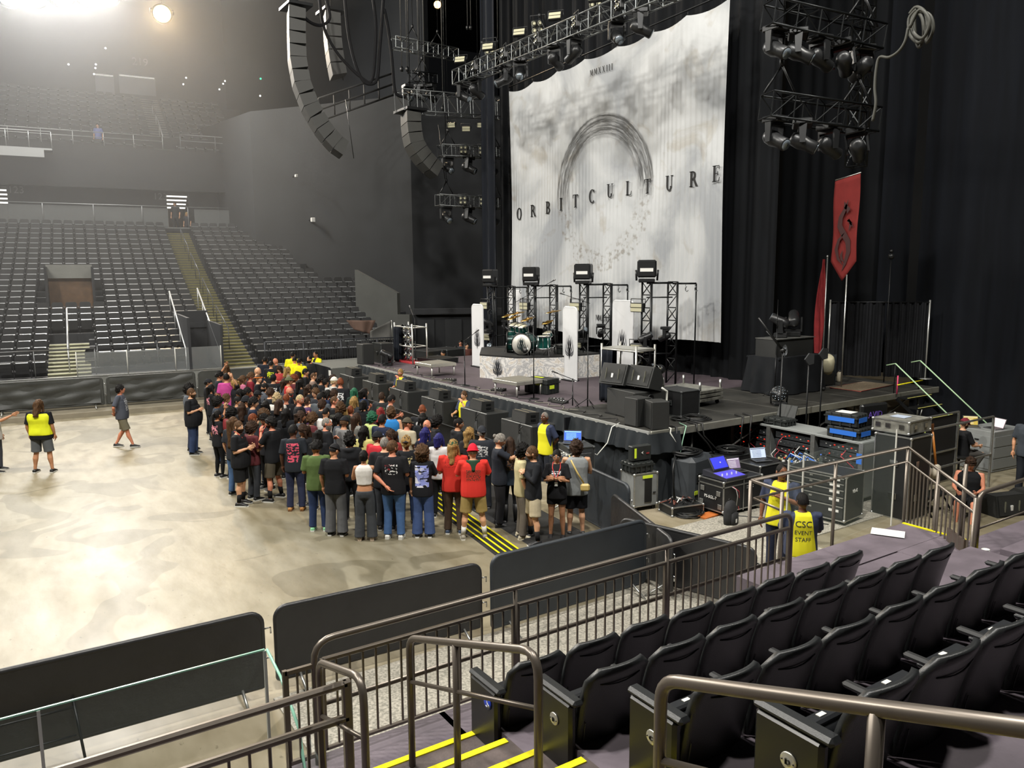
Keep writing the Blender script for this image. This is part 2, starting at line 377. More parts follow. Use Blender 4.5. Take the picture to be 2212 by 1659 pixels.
# ---------------------------------------------------------------- stadium seats
SEATM=mat('seat_black_plastic','1f2122',.40,bump=.12,bs=160,spec=.55)
ARMM=mat('armrest_black','121314',.6); PANM=mat('seat_pan_charcoal','1d1f22',.4,bump=.1,bs=120)
PLATE=mat('white_number_plate','d9d8cf',.4); DISC=mat('brushed_disc','c9c6b8',.3,.7)
def rounded_back(w=.5,h=.74,zb=.13,r=.075,rake=.17,curve=.045,th=.035,nu=10,nv=10):
    mb=MB()
    def fn(u,v):
        z=h*v; hw=w/2*(.93+.07*min(1,v*1.6)); d=h-z
        if d<r: hw-=r-math.sqrt(max(0,r*r-(r-d)**2))
        x=(u*2-1)*hw; uu=(u*2-1)
        return Vector((x, -rake*v+.02*math.sin(PI*v)+curve*uu*uu-.03*max(0,v-.85)/.15*.6, zb+z+.012*(1-uu*uu)*v))
    mb.grid(fn,nu,nv,0,True,(0,-th,0))
    # moulded line and smile-shaped grip
    mb.tube([(x*.16,-rake*.86-th-.004+curve*(x*.16/.25)**2+.01,zb+h*.86-.018*(1-x*x)) for x in (-1,-.6,-.2,.2,.6,1)],.005,5)
    mb.tube([(-.2,-rake*.12-th+curve*.6,zb+.10),(-.21,-rake*.5-th+curve*.7+.014,zb+.36)],.004,4)
    return mb
def make_seat(end=False,letter=None,blue=False,plate=True):
    t=thing('stadium_seat','seat','seat')
    bk=rounded_back().build('seat_back',SEATM,t)
    mb=MB()
    def pf(u,v):
        x=(u*2-1)*(.225-.02*v*v); return Vector((x,.07+.06*v+.02*math.sin(PI*v),.14+.37*v))
    mb.grid(pf,6,6,0,True,(0,.055,0)); mb.box((0,.17,.53),(.40,.075,.035),b=.012)
    pn_=mb.build('seat_pan',PANM,t)
    if plate: mb=MB(); mb.box((0,.17,.549),(.05,.025,.004)); mb.build('number_plate',PLATE,pn_)
    mb=MB(); mb.box((-.265,.05,.3),(.03,.1,.6),b=.008); mb.box((-.265,.08,.03),(.05,.25,.05),b=.01)
    mb.tube([(-.265,0,.55),(-.265,.1,.58)],.022,8); mb.build('stand',BLKM,t)
    if not end:
        mb=MB(); mb.box((-.265,.10,.60),(.05,.27,.035),b=.014); mb.build('armrest',ARMM,t)
    else:
        mb=MB(); mb.box((-.29,.12,.33),(.06,.36,.60),0,b=.02); mb.box((-.29,.12,.05),(.05,.2,.1)); ep=mb.build('end_panel',mat('end_panel_black','1b1b18',.33),t)
        mb=MB(); mb.box((-.285,.10,.65),(.085,.42,.045),b=.018); mb.build('armrest',SEATM,t)
        if letter:
            mb=MB(); mb.lathe([(0,0),(.042,0),(.042,.006),(.036,.009),(0,.009)],20,(-.32,.10,.47),(-1,0,0),0)
            for q in (-1,1): mb.ball((-.331,.10+q*.03,.47),.004,6,4,1)
            text_on(mb,letter,.04,(-.331,.10,.456),(0,-1,0),(0,0,1),1); mb.build('row_disc',[DISC,BLK],ep)
        if blue:
            mb=MB(); mb.lathe([(0,0),(.05,0),(.05,.004),(0,.004)],20,(-.322,.04,.52),(-1,0,0),0)
            mb.ball((-.328,.04,.548),.007,6,4,1); mb.tube([(-.328,.04,.54),(-.328,.04,.515),(-.328,.02,.512),(-.328,.01,.495)],.004,5,1)
            mb.tube([(-.328,.045+.018*math.cos(a),.508+.018*math.sin(a)) for a in (1.5,2.3,3.1,3.9,4.7,5.5)],.0035,5,1)
            mb.build('access_symbol',[mat('access_blue','2440b8',.4),WHT],ep)
    return t
mid=make_seat(); SEATP={}
ordn=['first','second','third','fourth','fifth','sixth','seventh','eighth','ninth','tenth','eleventh','twelfth','thirteenth','fourteenth','fifteenth','sixteenth','seventeenth','eighteenth','nineteenth','twentieth']
ordn+=['twenty-first','twenty-second','twenty-third','twenty-fourth','twenty-fifth','twenty-sixth']
mid_used=False
SY=[4.5,3.63,2.75,1.9]
for r_,L_ in enumerate('ABCD'):
    for k in range(8 if r_<2 else (8 if r_==2 else 7)):
        x=2.82+.255+.53*k; loc=(x,SY[r_],ZT[r_]); rz=0
        if k==0:
            t=make_seat(True,None if L_=='A' else L_,blue=(L_=='A')); t.location=loc
            lab={'A':'black seat at the aisle in front row, blue access disc on its arm end','B':'black aisle seat whose end panel disc reads B','C':'black aisle seat whose end panel disc reads C','D':'black aisle seat whose end panel disc reads D'}[L_]
        else:
            if not mid_used: t=mid; mid_used=True; t.location=loc
            else: t=dup(mid,loc)
            lab='black folding seat of near row %s, %s in from the yellow-edged aisle steps'%(L_,ordn[k])
        t['label']=lab; t['group']='near stadium seats, row %s'%L_
        if r_==0 and k>0: t.scale=(1,1,.985+.01*((k*7)%3))
# wheelchair-end seat across the platform
t=make_seat(True,None,True); t.location=(10.9,4.05,1.2); t.rotation_euler=(0,0,0)
t['label']='black aisle seat with blue and silver discs beyond the purple platform, at the frame edge'; t['group']='near stadium seats beyond the platform'
t=dup(mid,(11.43,4.05,1.2),0,'black folding seat just behind the disc-marked seat beyond the platform','near stadium seats beyond the platform')
# ---------------------------------------------------------------- railings
def arc(a,c,b,n=5): # quadratic corner
    a,b,c=Vector(a),Vector(b),Vector(c); return [a*(1-t)**2+c*2*t*(1-t)+b*t*t for t in (i/n for i in range(n+1))]
# front guard rail of the rows
t=thing('guard_rail','long bronze picket guard rail in front of the near seat rows','railing',(0,0,0))
y=5.3; x0,x1=1.74,7.15; zt=2.16
mb=MB(); mb.tube([(x0,y,1.2)]+arc((x0,y,zt-.16),(x0,y,zt),(x0+.16,y,zt))+arc((x1-.14,y,zt),(x1,y,zt),(x1,y,zt-.14))+[(x1,y,1.2)],.025,10); mb.build('top_rail',RAIL,t)
mb=MB(); mb.tube([(x0,y+.07,1.62),(x1,y+.07,1.62)],.02,8); mb.build('lower_rail',RAIL,t)
xs=[x0+.04,3.5,5.27,x1-.02]
for i in range(3):
    a,b=xs[i]+.02,xs[i+1]-.02
    mb=MB(); mb.box(((a+b)/2,y,2.0),(b-a,.035,.035),b=.006); mb.box(((a+b)/2,y,1.30),(b-a,.03,.03),b=.006)
    n=int((b-a)/.105)
    for k in range(n+1): mb.box((a+(b-a)*k/n,y,1.65),(.014,.014,.7))
    for q in (a,b): mb.box((q,y,1.65),(.03,.03,.72))
    mb.build('picket_panel',RAIL,t)
for q in (3.5,5.27): mb=MB(); mb.cyl((q,y,1.2),(q,y,zt),.02); mb.build('post',RAIL,t)
mb=MB(); mb.box((x0-.1,y,1.63),(.2,.03,.66+.09)); mb=MB()
for q in (x0-.2,x0-.13,x0-.06): mb.box((q,y,1.62),(.014,.014,.68))
mb.box((x0-.1,y,1.98),(.24,.03,.03)); mb.box((x0-.1,y,1.28),(.24,.03,.03)); mb.box((x0-.22,y,1.6),(.03,.03,.8)); mb.build('gate_stub',RAIL,t)
# aisle handrails
def handrail(name,label,x,ya,za,yb,zb,foot,r=.024,mids=(),midz=.32,drop2=True):
    t=thing(name,label,'railing')
    mb=MB(); A=Vector((x,ya,za)); B=Vector((x,yb,zb)); d=(B-A).normalized()
    path=[(x,ya,foot(ya))]+arc((x,ya,za-.1),(x,ya,za),A+d*.1)+(arc(B-d*.16,B,(x,yb,zb-.16)) if drop2 else [B])+([(x,yb,foot(yb))] if drop2 else [])
    mb.tube(path,r,12); mb.build('top_rail',RAIL,t)
    for q in mids:
        z=za+(zb-za)*(q-ya)/(yb-ya); mb=MB(); mb.cyl((x,q,foot(q)),(x,q,z),r*.95); mb.build('post',RAIL,t)
    mb=MB(); mb.cyl((x,ya,za-midz),(x,yb,zb-midz),r*.6); mb.build('mid_rail',RAIL,t); return t
stp=lambda y:1.2+.1665*max(0,(5.17-y)/.435)-.1
handrail('stair_handrail','bronze tube handrail loop in the middle of the yellow-edged aisle steps',2.2,4.66,2.32,3.12,2.87,stp,mids=(4.0,))
handrail('stair_handrail','large bronze handrail crossing in front of the C and D aisle seats',2.17,2.2,3.14,-.25,4.0,stp,.028,mids=(1.27,),midz=.36,drop2=False)
handrail('stair_handrail','short bronze handrail at the left side of the aisle steps, beside the picket rail',1.6,4.78,2.27,4.02,2.5,stp,mids=(),midz=.38)
t=thing('guard_rail','bronze guard rail with two level bars running out of the bottom left corner','railing')
mb=MB(); mb.box((-1.2,4.45,2.25),(5.75,.05,.05),b=.016); mb.build('top_rail',RAIL,t)
mb=MB(); mb.box((-1.2,4.45,2.02),(5.75,.05,.05),b=.014); mb.build('lower_rail',RAIL,t)
mb=MB(); mb.box((1.66,4.45,1.65),(.06,.05,1.25),b=.01); mb.build('post',RAIL,t)
mb=MB(); mb.box((1.48,4.45,1.65),(.03,.03,.72))
for k in range(44): mb.box((1.4-.118*k,4.45,1.6),(.016,.016,.8))
mb.build('pickets',RAIL,t)
t=thing('guard_rail','bronze guard rail with pickets stepping down beside the platform corner','railing')
za=2.2
A=Vector((7.2,5.95,za)); Bp=Vector((10.7,6.35,za)); Cc=Vector((10.7,4.7,za-.12))
P1=G(1622,1038,2.15); P2=G(1962,966,2.15); P3=G(2108,1075,2.0)
P0=G(1690,1062,2.12)
mb=MB(); mb.tube([P0,P1+Vector((.02,0,0)),P1,P2,P3],.024,10); mb.build('top_rail',RAIL,t)
q1,q2=P1+Vector((.05,-.02,-.24)),P2+Vector((0,0,-.22)); mb=MB(); mb.tube([P0-Vector((0,0,.24)),q1,q2,P3-Vector((0,0,.2))],.018,8); mb.build('mid_rail',RAIL,t)
for p_ in (P1,P0,P1.lerp(P2,.5),P2,P2.lerp(P3,.5),P3): mb=MB(); mb.cyl((p_.x,p_.y,.0),p_,.024); mb.build('post',RAIL,t)
mb=MB()
for k in range(1,17):
    p=P2.lerp(P3,k/17); mb.box((p.x,p.y,(p.z-.22+.25)/2),(.018,.018,p.z-.22-.25))
mb.build('pickets',RAIL,t)
mb=MB(); p=P2.lerp(P3,.78); mb.box((p.x,p.y-.02,1.28),(.5,.03,.2),0,math.atan2(P3.y-P2.y,P3.x-P2.x)); mb.build('step_plate',mat('brown_plate','4a3f38',.5),t)
t=thing('guard_rail','bronze handrail on a tall post rising from the platform at the right frame edge','railing')
p=G(2104,1232,1.2); zt=2.16
mb=MB(); mb.tube([p]+arc((p.x,p.y,zt-.1),(p.x,p.y,zt),(p.x+.12,p.y,zt))+[(p.x+3,p.y,zt)],.026,10); mb.build('top_rail',RAIL,t)
mb=MB(); mb.cyl((p.x,p.y,1.72),(p.x+3,p.y,1.72),.014); mb.build('mid_rail',RAIL,t)
mb=MB(); mb.cyl((p.x+.75,p.y+.55,1.0),(p.x+.75,p.y+.55,2.3),.026); mb.build('post',RAIL,t)
# clear panels on the landing rail
t=thing('glass_screen','clear acrylic screen standing behind the corner of the landing rail','glass panel')
a=G(1700,1062,1.9); b=G(1955,1000,1.9)
mb=MB(); quadbox(mb,G(1694,1230,.2),G(1925,1130,.2),1.95,1.95,.3,.015); mb.build('pane',GLS,t)
mb=MB(); a=G(1694,1230,.2); b=G(1925,1130,.2)
for q in (a,a.lerp(b,.12),b): mb.box((q.x,q.y,1.05),(.022,.022,1.8))
mb.build('edge_trim',mat('pale_trim','c9c9c2',.4),t)
# rink glass at the bottom left
GY=6.1
t=thing('rink_glass','long clear glass screen on the boards at the bottom left, three panes with pale joints','glass panel')
for a,b in ((-3.2,-1.45),(-1.43,.02),(.04,1.6)):
    mb=MB(); mb.box(((a+b)/2,GY,.95),(b-a,.014,1.7)); mb.build('pane',GLS,t)
mb=MB(); mb.box((-.8,GY,1.806),(4.8,.016,.012)); mb.build('top_edge',GEDGE,t)
for q in (-1.44,.03,1.6): mb=MB(); mb.box((q,GY,.9),(.022,.03,1.8)); mb.build('joint',mat('pale_joint','b9bdb8',.3,.3),t)
mb=MB(); quadbox(mb,Vector((1.62,GY,0)),Vector((1.62,4.9,0)),1.8,1.45,.1,.014); mb.build('return_pane',GLS,t)
mb=MB(); mb.tube([(1.62,GY,1.8),(1.62,5.75,1.72),(1.62,5.35,1.5),(1.62,5.0,.5)],.012,6); mb.build('return_edge',GEDGE,t)
# ---------------------------------------------------------------- padded barricades
VIN=mat('black_vinyl_cover','2a2a2b',.42,n=.2,ns=3,bump=.5,bs=5); VIN2=mat('grey_black_vinyl_cover','30353a',.5,n=.15,ns=3,bump=.2,bs=6)
VINF=mat('charcoal_vinyl_cover','3b3d3b',.5,n=.25,ns=2.5,bump=.7,bs=3)
def rrect(w,h,r,n=5):
    p=[]
    for cx,cy,a0 in ((w/2-r,h-r,0),(-w/2+r,h-r,90),(-w/2+.03,.03,180),(w/2-.03,.03,270)):
        q=r if cy>h/2 else .03
        for k in range(n+1):
            a=math.radians(a0+90*k/n); p.append((cx+q*math.cos(a),cy+q*math.sin(a)))
    return p
def barricade(a,b,z0,h,label,m=VIN,r=.13,feet=True,wr=0,group='covered crowd barricades',rear=False,zb=.14):
    a,b=Vector(a),Vector(b); w=(Vector((b.x-a.x,b.y-a.y)).length); c=(a+b)/2; ang=math.atan2(b.y-a.y,b.x-a.x)
    t=thing('barricade',label,'barricade',(c.x,c.y,z0),ang,group)
    mb=MB(); mb.prism(rrect(w,h-zb,r),(0,-.03,zb),(1,0,0),(0,0,1),(0,.06,0),0); 
    pth=[(x,0,y+zb) for x,y in rrect(w,h-zb,r,6)]; mb.tube(pth,.034,7,0,loop=True)
    mb.build('cover',m,t)
    if wr:
        mb=MB(); rr=random.Random(wr)
        def fn(u,v):
            x=(u-.5)*(w-.16); d=.035+.035*math.sin(3.1*abs(u-.5)*6+v*5)*(.4+.6*v)+.02*math.sin(v*14+u*6); return Vector((x,-d-.01-.02*v,(zb+.06)+(h-zb-.1)*(1-v)-.05*math.sin(PI*u)*(1-v)))
        mb.grid(fn,28,14,0,True); mb.build('loose_fold',m,t)
    if feet:
        for s in (-1,1):
            mb=MB(); x=s*(w/2-.25); mb.tube([(x,-.3,.02),(x,0,.17),(x,.3,.02)],.018,6); mb.build('foot',ALU,t)
        mb=MB(); 
        for z in (h*.45,h*.8): mb.tube([(w/2+.03,0,z),(w/2+.1,0,z),(w/2+.1,0,z-.07)],.01,5)
        mb.build('hook',STEEL,t)
    if rear:
        mb=MB()
        for x0_ in (-1.1,.25,): 
            for dx in (0,.85): mb.tube([(x0_+dx,-.05,.6),(x0_+dx+.06*(1 if dx else -1),-.35,.03)],.014,5)
            mb.cyl((x0_,-.15,.55),(x0_+.85,-.15,.55),.012,n=5); mb.cyl((x0_,-.25,.3),(x0_+.85,-.25,.3),.012,n=5)
        mb.build('brace',BLKM,t)
    return t
barricade((-.45-3.3,8.75,0),(2.24,8.62,0),0,1.02,'black padded barricade behind the glass at the bottom left, longest in view',rear=True)
barricade((2.42,8.68,0),(5.08,8.55,0),0,1.0,'black padded barricade with rounded corners, middle one on the bare floor edge')
barricade((5.2,8.42,0),(7.92,8.45,0),0,1.1,'grey-black padded barricade in front of the tank-top man',VIN2)
barricade((9.35,12.6,0),(8.9,9.9,0),0,1.15,'black padded barricade between the crowd corner and the white equipment case',VIN2,wr=0)
barricade((8.8,10.2,0),(7.95,7.9,0),0,.95,'black padded barricade meeting the case barricade, nearer the picket rail',VIN)
barricade((7.95,9.0,0),(8.55,6.9,0),0,.98,'black padded barricade behind the right end of the picket rail',VIN)
Uf=(FB(1,0,0)-FB(0,0,0))
for i,(s0,s1,wv,lb) in enumerate(((-10.4,-7.75,0,'charcoal covered barricade on the far curb at the left edge, behind the yellow-vest man'),(-7.55,-4.25,3,'wrinkled charcoal barricade on the far curb, left of the grey T-shirt man'),(-4.1,-1.2,5,'deeply creased charcoal barricade on the far curb, right of the grey T-shirt man'),(-1.05,1.9,0,'charcoal barricade on the far curb behind the left end of the crowd'),(-13.6,-10.6,0,'charcoal barricade cut off by the left frame edge'))):
    if i==4: continue
    a,b=FB(s0,-.75,.16),FB(s1,-.75,.16); barricade(a,b,.16,1.08,lb,VINF,.12,wr=wv,group='covered barricades on the far curb')
for s0,s1,lb in ((-7.3,-5.1,'small dark barricade panel seen through far glass, left one'),(-4.9,-3.0,'small dark barricade panel seen through far glass, right one')):
    pass
# cable ramps with yellow lines beside the front of the crowd
t=MB(); 
def rampm(x0,x1,y0,y1,lab,ang,n=0):
    t=thing('cable_ramp',lab,'cable ramp',((x0+x1)/2,(y0+y1)/2,0),ang)
    w,l=(x1-x0),(y1-y0); mb=MB(); mb.prism([(-w/2,0),(w/2,0),(w/2-.1,.045),(-w/2+.1,.045)],(0,-l/2,0),(1,0,0),(0,0,1),(0,l,0)); mb.build('ramp',RUB,t)
    mb=MB()
    for k in range(n): mb.box((-w/2+.06+k*(w-.12)/max(1,n-1),0,.048),(.035,l,.006))
    if n: mb.build('stripe',YEL,t)
rampm(7.13,7.63,10.9,15.4,'black rubber cable ramp with four yellow stripes beside the front of the crowd',-.13,4)
rampm(7.75,9.0,9.9,15.3,'plain black rubber matting between the striped ramp and the corner barricade',-.09)
# ================================================================ STAGE
DZ=1.5
deckm=mat('stage_carpet','4b4147',.75,n=.22,ns=1.3,bump=.15,bs=60); deck2=mat('stage_deck_plywood','34332f',.6,n=.5,ns=1.6,bump=.1,bs=30,col2='22221f')
t=thing('stage','large raised black stage deck with pale aluminium edge and grey skirt','stage')
X0,X1,Y0,Y1=11.22,19.6,11.85,27.4
mb=MB(); mb.box(((X0+X1)/2,(Y0+3.3+Y1)/2,DZ-.05),(X1-X0,Y1-Y0-3.3,.1)); mb.build('carpeted_deck',deckm,t)
mb=MB(); mb.box(((X0+22.3)/2,Y0+1.65,DZ-.052),(22.3-X0,3.3,.1),0); mb.box((X0+2.6,Y0+3.2,DZ-.001),(5.2,.02,.01),1)
for k in range(7): mb.box((X0+1.5+k*1.5,Y0+1.65,DZ+.001),(.012,3.3,.004),1)
mb.box((17,Y0+1.6,DZ+.001),(10.6,.012,.004),1); mb.build('plywood_deck',[deck2,mat('deck_joint','5b5a55',.5)],t)
mb=MB(); mb.box((X0-.02,(Y0+Y1)/2,DZ-.03),(.05,Y1-Y0,.07)); mb.build('front_edge',mat('stage_edge_trim','c9cac6',.35,.5),t)
mb=MB(); mb.box(((X0+22.3)/2,Y0-.02,DZ-.07),(22.3-X0,.05,.16),b=.01); mb.build('side_edge',mat('stage_side_beam','a8a79c',.4,.6,n=.2,ns=3),t)
def skirtfn(path,amp,z0,z1,flare,freq):
    P=[Vector(p) for p in path]; L=[0]
    for i in range(1,len(P)): L.append(L[-1]+(P[i]-P[i-1]).length)
    def fn(u,v):
        d=u*L[-1]; i=max(k for k in range(len(L)) if L[k]<=d+1e-9); i=min(i,len(P)-2)
        q=P[i].lerp(P[i+1],(d-L[i])/max(L[i+1]-L[i],1e-6)); tt=(P[i+1]-P[i]).normalized(); n=Vector((-tt.y,tt.x,0))
        w=math.sin(d*freq+1.3*math.sin(d*1.7)); w=math.copysign(abs(w)**.7,w)
        q=q+n*(flare*v+amp*(.25+.75*v)*w); return Vector((q.x,q.y,z1+(z0-z1)*v))
    return fn,L[-1]
path=[(X0-.05,Y1,0),(X0-.05,Y0-.05,0),(X0+.75,Y0-.12,0)]
fn,_=skirtfn(path,.035,1.05,DZ-.04,-.10,17); mb=MB(); mb.grid(fn,520,6,0); mb.build('ruffled_valance',VEL2,t)
fn,_=skirtfn([(X0+.02,Y1,0),(X0+.02,Y0,0),(X0+.7,Y0-.03,0)],.03,.02,DZ-.1,-.10,5); mb=MB(); mb.grid(fn,260,8,0); mb.build('skirt',VEL2,t)
for i in range(4):
    for j in range(3): mb=MB(); x,y=12.6+i*3,Y0+.15+j*1.4; mb.cyl((x,y,0),(x,y,DZ-.1),.03,n=8); mb.build('leg',ALU,t)
mb=MB(); 
for i in range(4): mb.cyl((12.6+i*3,Y0+.15,.35),(15.0+i*3 if i<3 else 22,Y0+.15,1.25),.02,n=6)
mb.box((16.5,14.5,.75),(11,.05,1.35),1); mb.build('under_brace',[ALU,VEL],t)
# wing platform at the far side
t=thing('wing_platform','low grey side platform beyond the far front corner of the stage','platform')
mb=MB(); mb.box((12.2,29.0,.7),(4.0,2.9,1.36),b=.01); mb.build('deck',mat('grey_wing_deck','565854',.7),t)
mb=MB(); mb.grid(skirtfn([(10.15,30.4,0),(10.15,27.55,0)],.03,.03,1.4,-.05,9)[0],80,4); mb.build('skirt',VEL,t)
mb=MB(); mb.box((10.13,27.6,1.2),(.02,.2,.2)); mb.build('notice',WHT,t)
# backdrop curtains -------------------------------------------------
def curtain(name,label,p0,p1,z0,z1,amp,freq,m,nu=160,lean=0,seed=0,nv=8):
    p0,p1=Vector(p0),Vector(p1); d=p1-p0; L_=d.length; tt=d.normalized(); n=Vector((-tt.y,tt.x,0)); rr=random.Random(seed); ph=[rr.uniform(0,6) for _ in range(4)]
    def fn(u,v):
        x=u*L_; w=math.sin(x*freq+1.8*math.sin(x*.9+ph[0]))+.5*math.sin(x*freq*2.3+ph[1])+.35*math.sin(x*freq*.4+ph[2]+v*.8)
        q=p0+d*u+n*(amp*w+lean*(1-v)); return Vector((q.x,q.y,z0+(z1-z0)*v))
    mb=MB(); mb.grid(fn,nu,nv); o=mb.build(name,m); return tag(o,label,'curtain')
VB=mat('black_velour','0d0f12',.9,n=.35,ns=2,spec=.2,stretch=(3,3,.3)); VN=mat('blue_black_velour','0c0f15',.9,n=.4,ns=1.6,spec=.2,stretch=(3,3,.2))
curtain('stage_curtain','tall pleated black curtain hanging behind the printed white backdrop',(18.9,29.6,0),(18.9,14.9,0),1.5,22,.09,7,VB,260,seed=1)
curtain('stage_curtain','narrow black leg curtain at the far edge of the printed backdrop',(17.6,28.9,0),(17.6,27.8,0),1.5,22,.07,9,mat('leg_velour','191c22',.9,spec=.2),40,seed=2)
curtain('stage_curtain','deep black curtain between the backdrop and the red pennant',(24.2,19.5,0),(24.2,14.4,0),1.5,22,.08,5,VB,120,seed=3)
curtain('side_curtain','huge blue-black curtain filling the right side behind the stage stairs',(24.4,13.9,0),(27.3,-3,0),0,26,.1,3.2,VN,260,seed=4)
curtain('side_curtain','black curtain strip beside the light clusters, right of the red pennant',(24.0,14.9,0),(24.15,14.0,0),1.5,26,.05,6,VN,50,seed=5)
# printed backdrop --------------------------------------------------
BO=Vector((18.0,21.7,7.5))
bm_=mat('printed_backdrop','cfcdc6',.8,spec=.15); nt,N,L=nodes(bm_); B=N['Principled BSDF']
tc=N.new('ShaderNodeTexCoord'); sp=N.new('ShaderNodeSeparateXYZ'); L.new(tc.outputs['Object'],sp.inputs[0])
def mth(op,a,b=None,cl=False):
    x=N.new('ShaderNodeMath'); x.operation=op; x.use_clamp=cl
    for i,s in enumerate((a,b)):
        if s is None: continue
        if hasattr(s,'is_output'): L.new(s,x.inputs[i])
        else: x.inputs[i].default_value=s
    return x.outputs[0]
Yc,Zc=sp.outputs['Y'],sp.outputs['Z']
rad=mth('SQRT',mth('ADD',mth('MULTIPLY',Yc,Yc),mth('MULTIPLY',mth('MULTIPLY',Zc,Zc),.93)))
ang=mth('ARCTAN2',Zc,Yc)
cb=N.new('ShaderNodeCombineXYZ'); L.new(mth('MULTIPLY',rad,5.5),cb.inputs[0]); L.new(mth('MULTIPLY',ang,.75),cb.inputs[1])
ns=N.new('ShaderNodeTexNoise'); ns.inputs['Scale'].default_value=2.2; ns.inputs['Detail'].default_value=8; ns.inputs['Roughness'].default_value=.7; L.new(cb.outputs[0],ns.inputs['Vector'])
band=mth('MULTIPLY',mth('MULTIPLY',mth('SUBTRACT',rad,1.75),4,True),mth('MULTIPLY',mth('SUBTRACT',2.62,rad),14,True),True)
strk=mth('MULTIPLY',mth('SUBTRACT',ns.outputs['Fac'],.36),5,True)
upper=mth('MULTIPLY',mth('ADD',Zc,.55),1.2,True)
n2=noise_node(6,8); low=mth('MULTIPLY',mth('MULTIPLY',mth('SUBTRACT',n2.outputs['Fac'],.5),6,True),.55)
m1=mth('MULTIPLY',mth('MULTIPLY',band,strk),upper,True); m2=mth('MULTIPLY',mth('MULTIPLY',band,low),mth('SUBTRACT',1,upper,True),True)
st=ramp(noise_node(.35,5,dist=.8).outputs['Fac'],[(.38,'94979a'),(.52,'b0b2b3'),(.7,'bdbfc0')])
st2=ramp(noise_node(.8,6,dist=1.2).outputs['Fac'],[(.58,'ffffff'),(.7,'dfd6c8')])
c=mix(st.outputs[0],st2.outputs[0],.6,'MULTIPLY'); c=mix(c,lin('2f2e2c'),mth('MULTIPLY',m1,.8)); c=mix(c,lin('6e6452'),m2); L.new(c,B.inputs['Base Color'])
t=thing('backdrop','huge pale printed backdrop hanging behind the stage with brushed ring and ORBITCULTURE lettering','backdrop',BO)
yl,yr=27.45-BO.y,16.1-BO.y; ztl,ztr=11.95-BO.z,12.35-BO.z; zbl,zbr=2.62-BO.z,2.66-BO.z
def bx(y,v):
    a=max(0,1-v)**1.2; return .02*math.sin(y*31+2*math.sin(y*2))*min(1,a*1.6+.12)+.03*math.sin(y*3.1+v*5)*(.4+a)+.05*math.sin(y*1.1-v*3)
def bf(u,v):
    y=yl+(yr-yl)*u; zt=ztl+(ztr-ztl)*u-.13*abs(math.sin(u*PI*7))**.8*1.0+.06; zb=zbl+(zbr-zbl)*u-.12*math.sin(PI*u)+.08*math.sin(u*9)
    x=bx(y,v)
    yy=y+(.16*math.sin(PI*v)*(1 if u<.1 else 0)*(-(.1-u)*10)); return Vector((x,yy-(.25*(1-v) if u>.97 else 0)*0,zb+(zt-zb)*v))
mb=MB(); mb.grid(bf,300,40); mb.build('cloth',bm_,t)
def strokes(ch):
    """serif capitals drawn as thick and thin strokes in a 1-high box; returns (polygons, width)"""
    T,t_=.185,.07; P=[]; b=lambda x0,y0,x1,y1: P.append([(x0,y0),(x1,y0),(x1,y1),(x0,y1)])
    def arcp(cx,cy,rx,ry,a0,a1,th0,th1,n=12):
        for i in range(n):
            q=[]
            for (aa,io) in ((i,0),(i+1,0),(i+1,1),(i,1)):
                a=math.radians(a0+(a1-a0)*aa/n); w=th0+(th1-th0)*abs(math.cos(a)); k=0 if io==0 else w
                q.append((cx+(rx-k)*math.cos(a),cy+(ry-(k if k<ry else ry*.9))*math.sin(a)))
            P.append(q)
    def stem(x,ser=True,y0=0,y1=1):
        b(x,y0,x+T,y1)
        if ser: b(x-.08,0,x+T+.08,.05); b(x-.08,.95,x+T+.08,1)
    W_=.7
    if ch=='O': arcp(.4,.5,.4,.52,0,360,t_,T,28); W_=.8
    elif ch=='C':
        arcp(.4,.5,.4,.52,50,310,t_,T,22); b(.62,.72,.67,.98); W_=.7
    elif ch=='I': stem(.08); W_=.31
    elif ch=='L': stem(.08); b(.08,0,.6,.05); P.append([(.53,.05),(.6,.05),(.64,.28),(.6,.28)]); W_=.64
    elif ch=='E': stem(.08); b(.08,0,.6,.05); b(.08,.95,.58,1); b(.2,.48,.48,.53); P.append([(.53,.05),(.6,.05),(.64,.27),(.6,.27)]); b(.55,.75,.6,.95); b(.44,.38,.49,.63); W_=.64
    elif ch=='T': stem(.27,False); b(.19,0,.5,.05); b(0,.94,.7,1); P.append([(0,.94),(0,.72),(.04,.72),(.08,.94)]); P.append([(.7,.94),(.62,.94),(.66,.72),(.7,.72)]); W_=.7
    elif ch=='U': b(.08,.3,.08+T,1); b(0,.95,.3,1); b(.58,.3,.64,1); b(.5,.95,.74,1); arcp(.36,.3,.28,.32,180,360,t_,T,12); W_=.74
    elif ch in 'RBP':
        stem(.08); arcp(.3,.74,.3,.26,-90,90,t_,T,12); b(.2,.95,.32,1); b(.2,.48,.32,.53)
        if ch=='R': P.append([(.33,.5),(.5,.5),(.8,.0),(.6,.0)]); W_=.78
        else: arcp(.32,.26,.34,.26,-90,90,t_,T,12); b(.2,0,.34,.05); W_=.68
    elif ch=='M': b(.05,0,.1,1); b(.72,0,.87,1); P.append([(.05,1),(.2,1),(.5,.12),(.42,.12)]); P.append([(.42,.12),(.5,.12),(.8,1),(.72,1)]); b(0,0,.17,.05); b(.66,0,.94,.05); W_=.95
    elif ch=='X': P.append([(.02,1),(.2,1),(.74,0),(.56,0)]); P.append([(.0,0),(.06,0),(.68,1),(.62,1)]); b(0,.95,.3,1); b(.5,.95,.74,1); b(-.04,0,.18,.05); b(.48,0,.8,.05); W_=.76
    return P,W_
ink=mat('black_print_ink','171717',.8)
mb=MB(); LP=[1119,1146,1177,1205,1238,1276,1315,1354,1391,1439,1491,1546]; LY=[462,455,448,441,434,424,412,406,402,395,386,375]
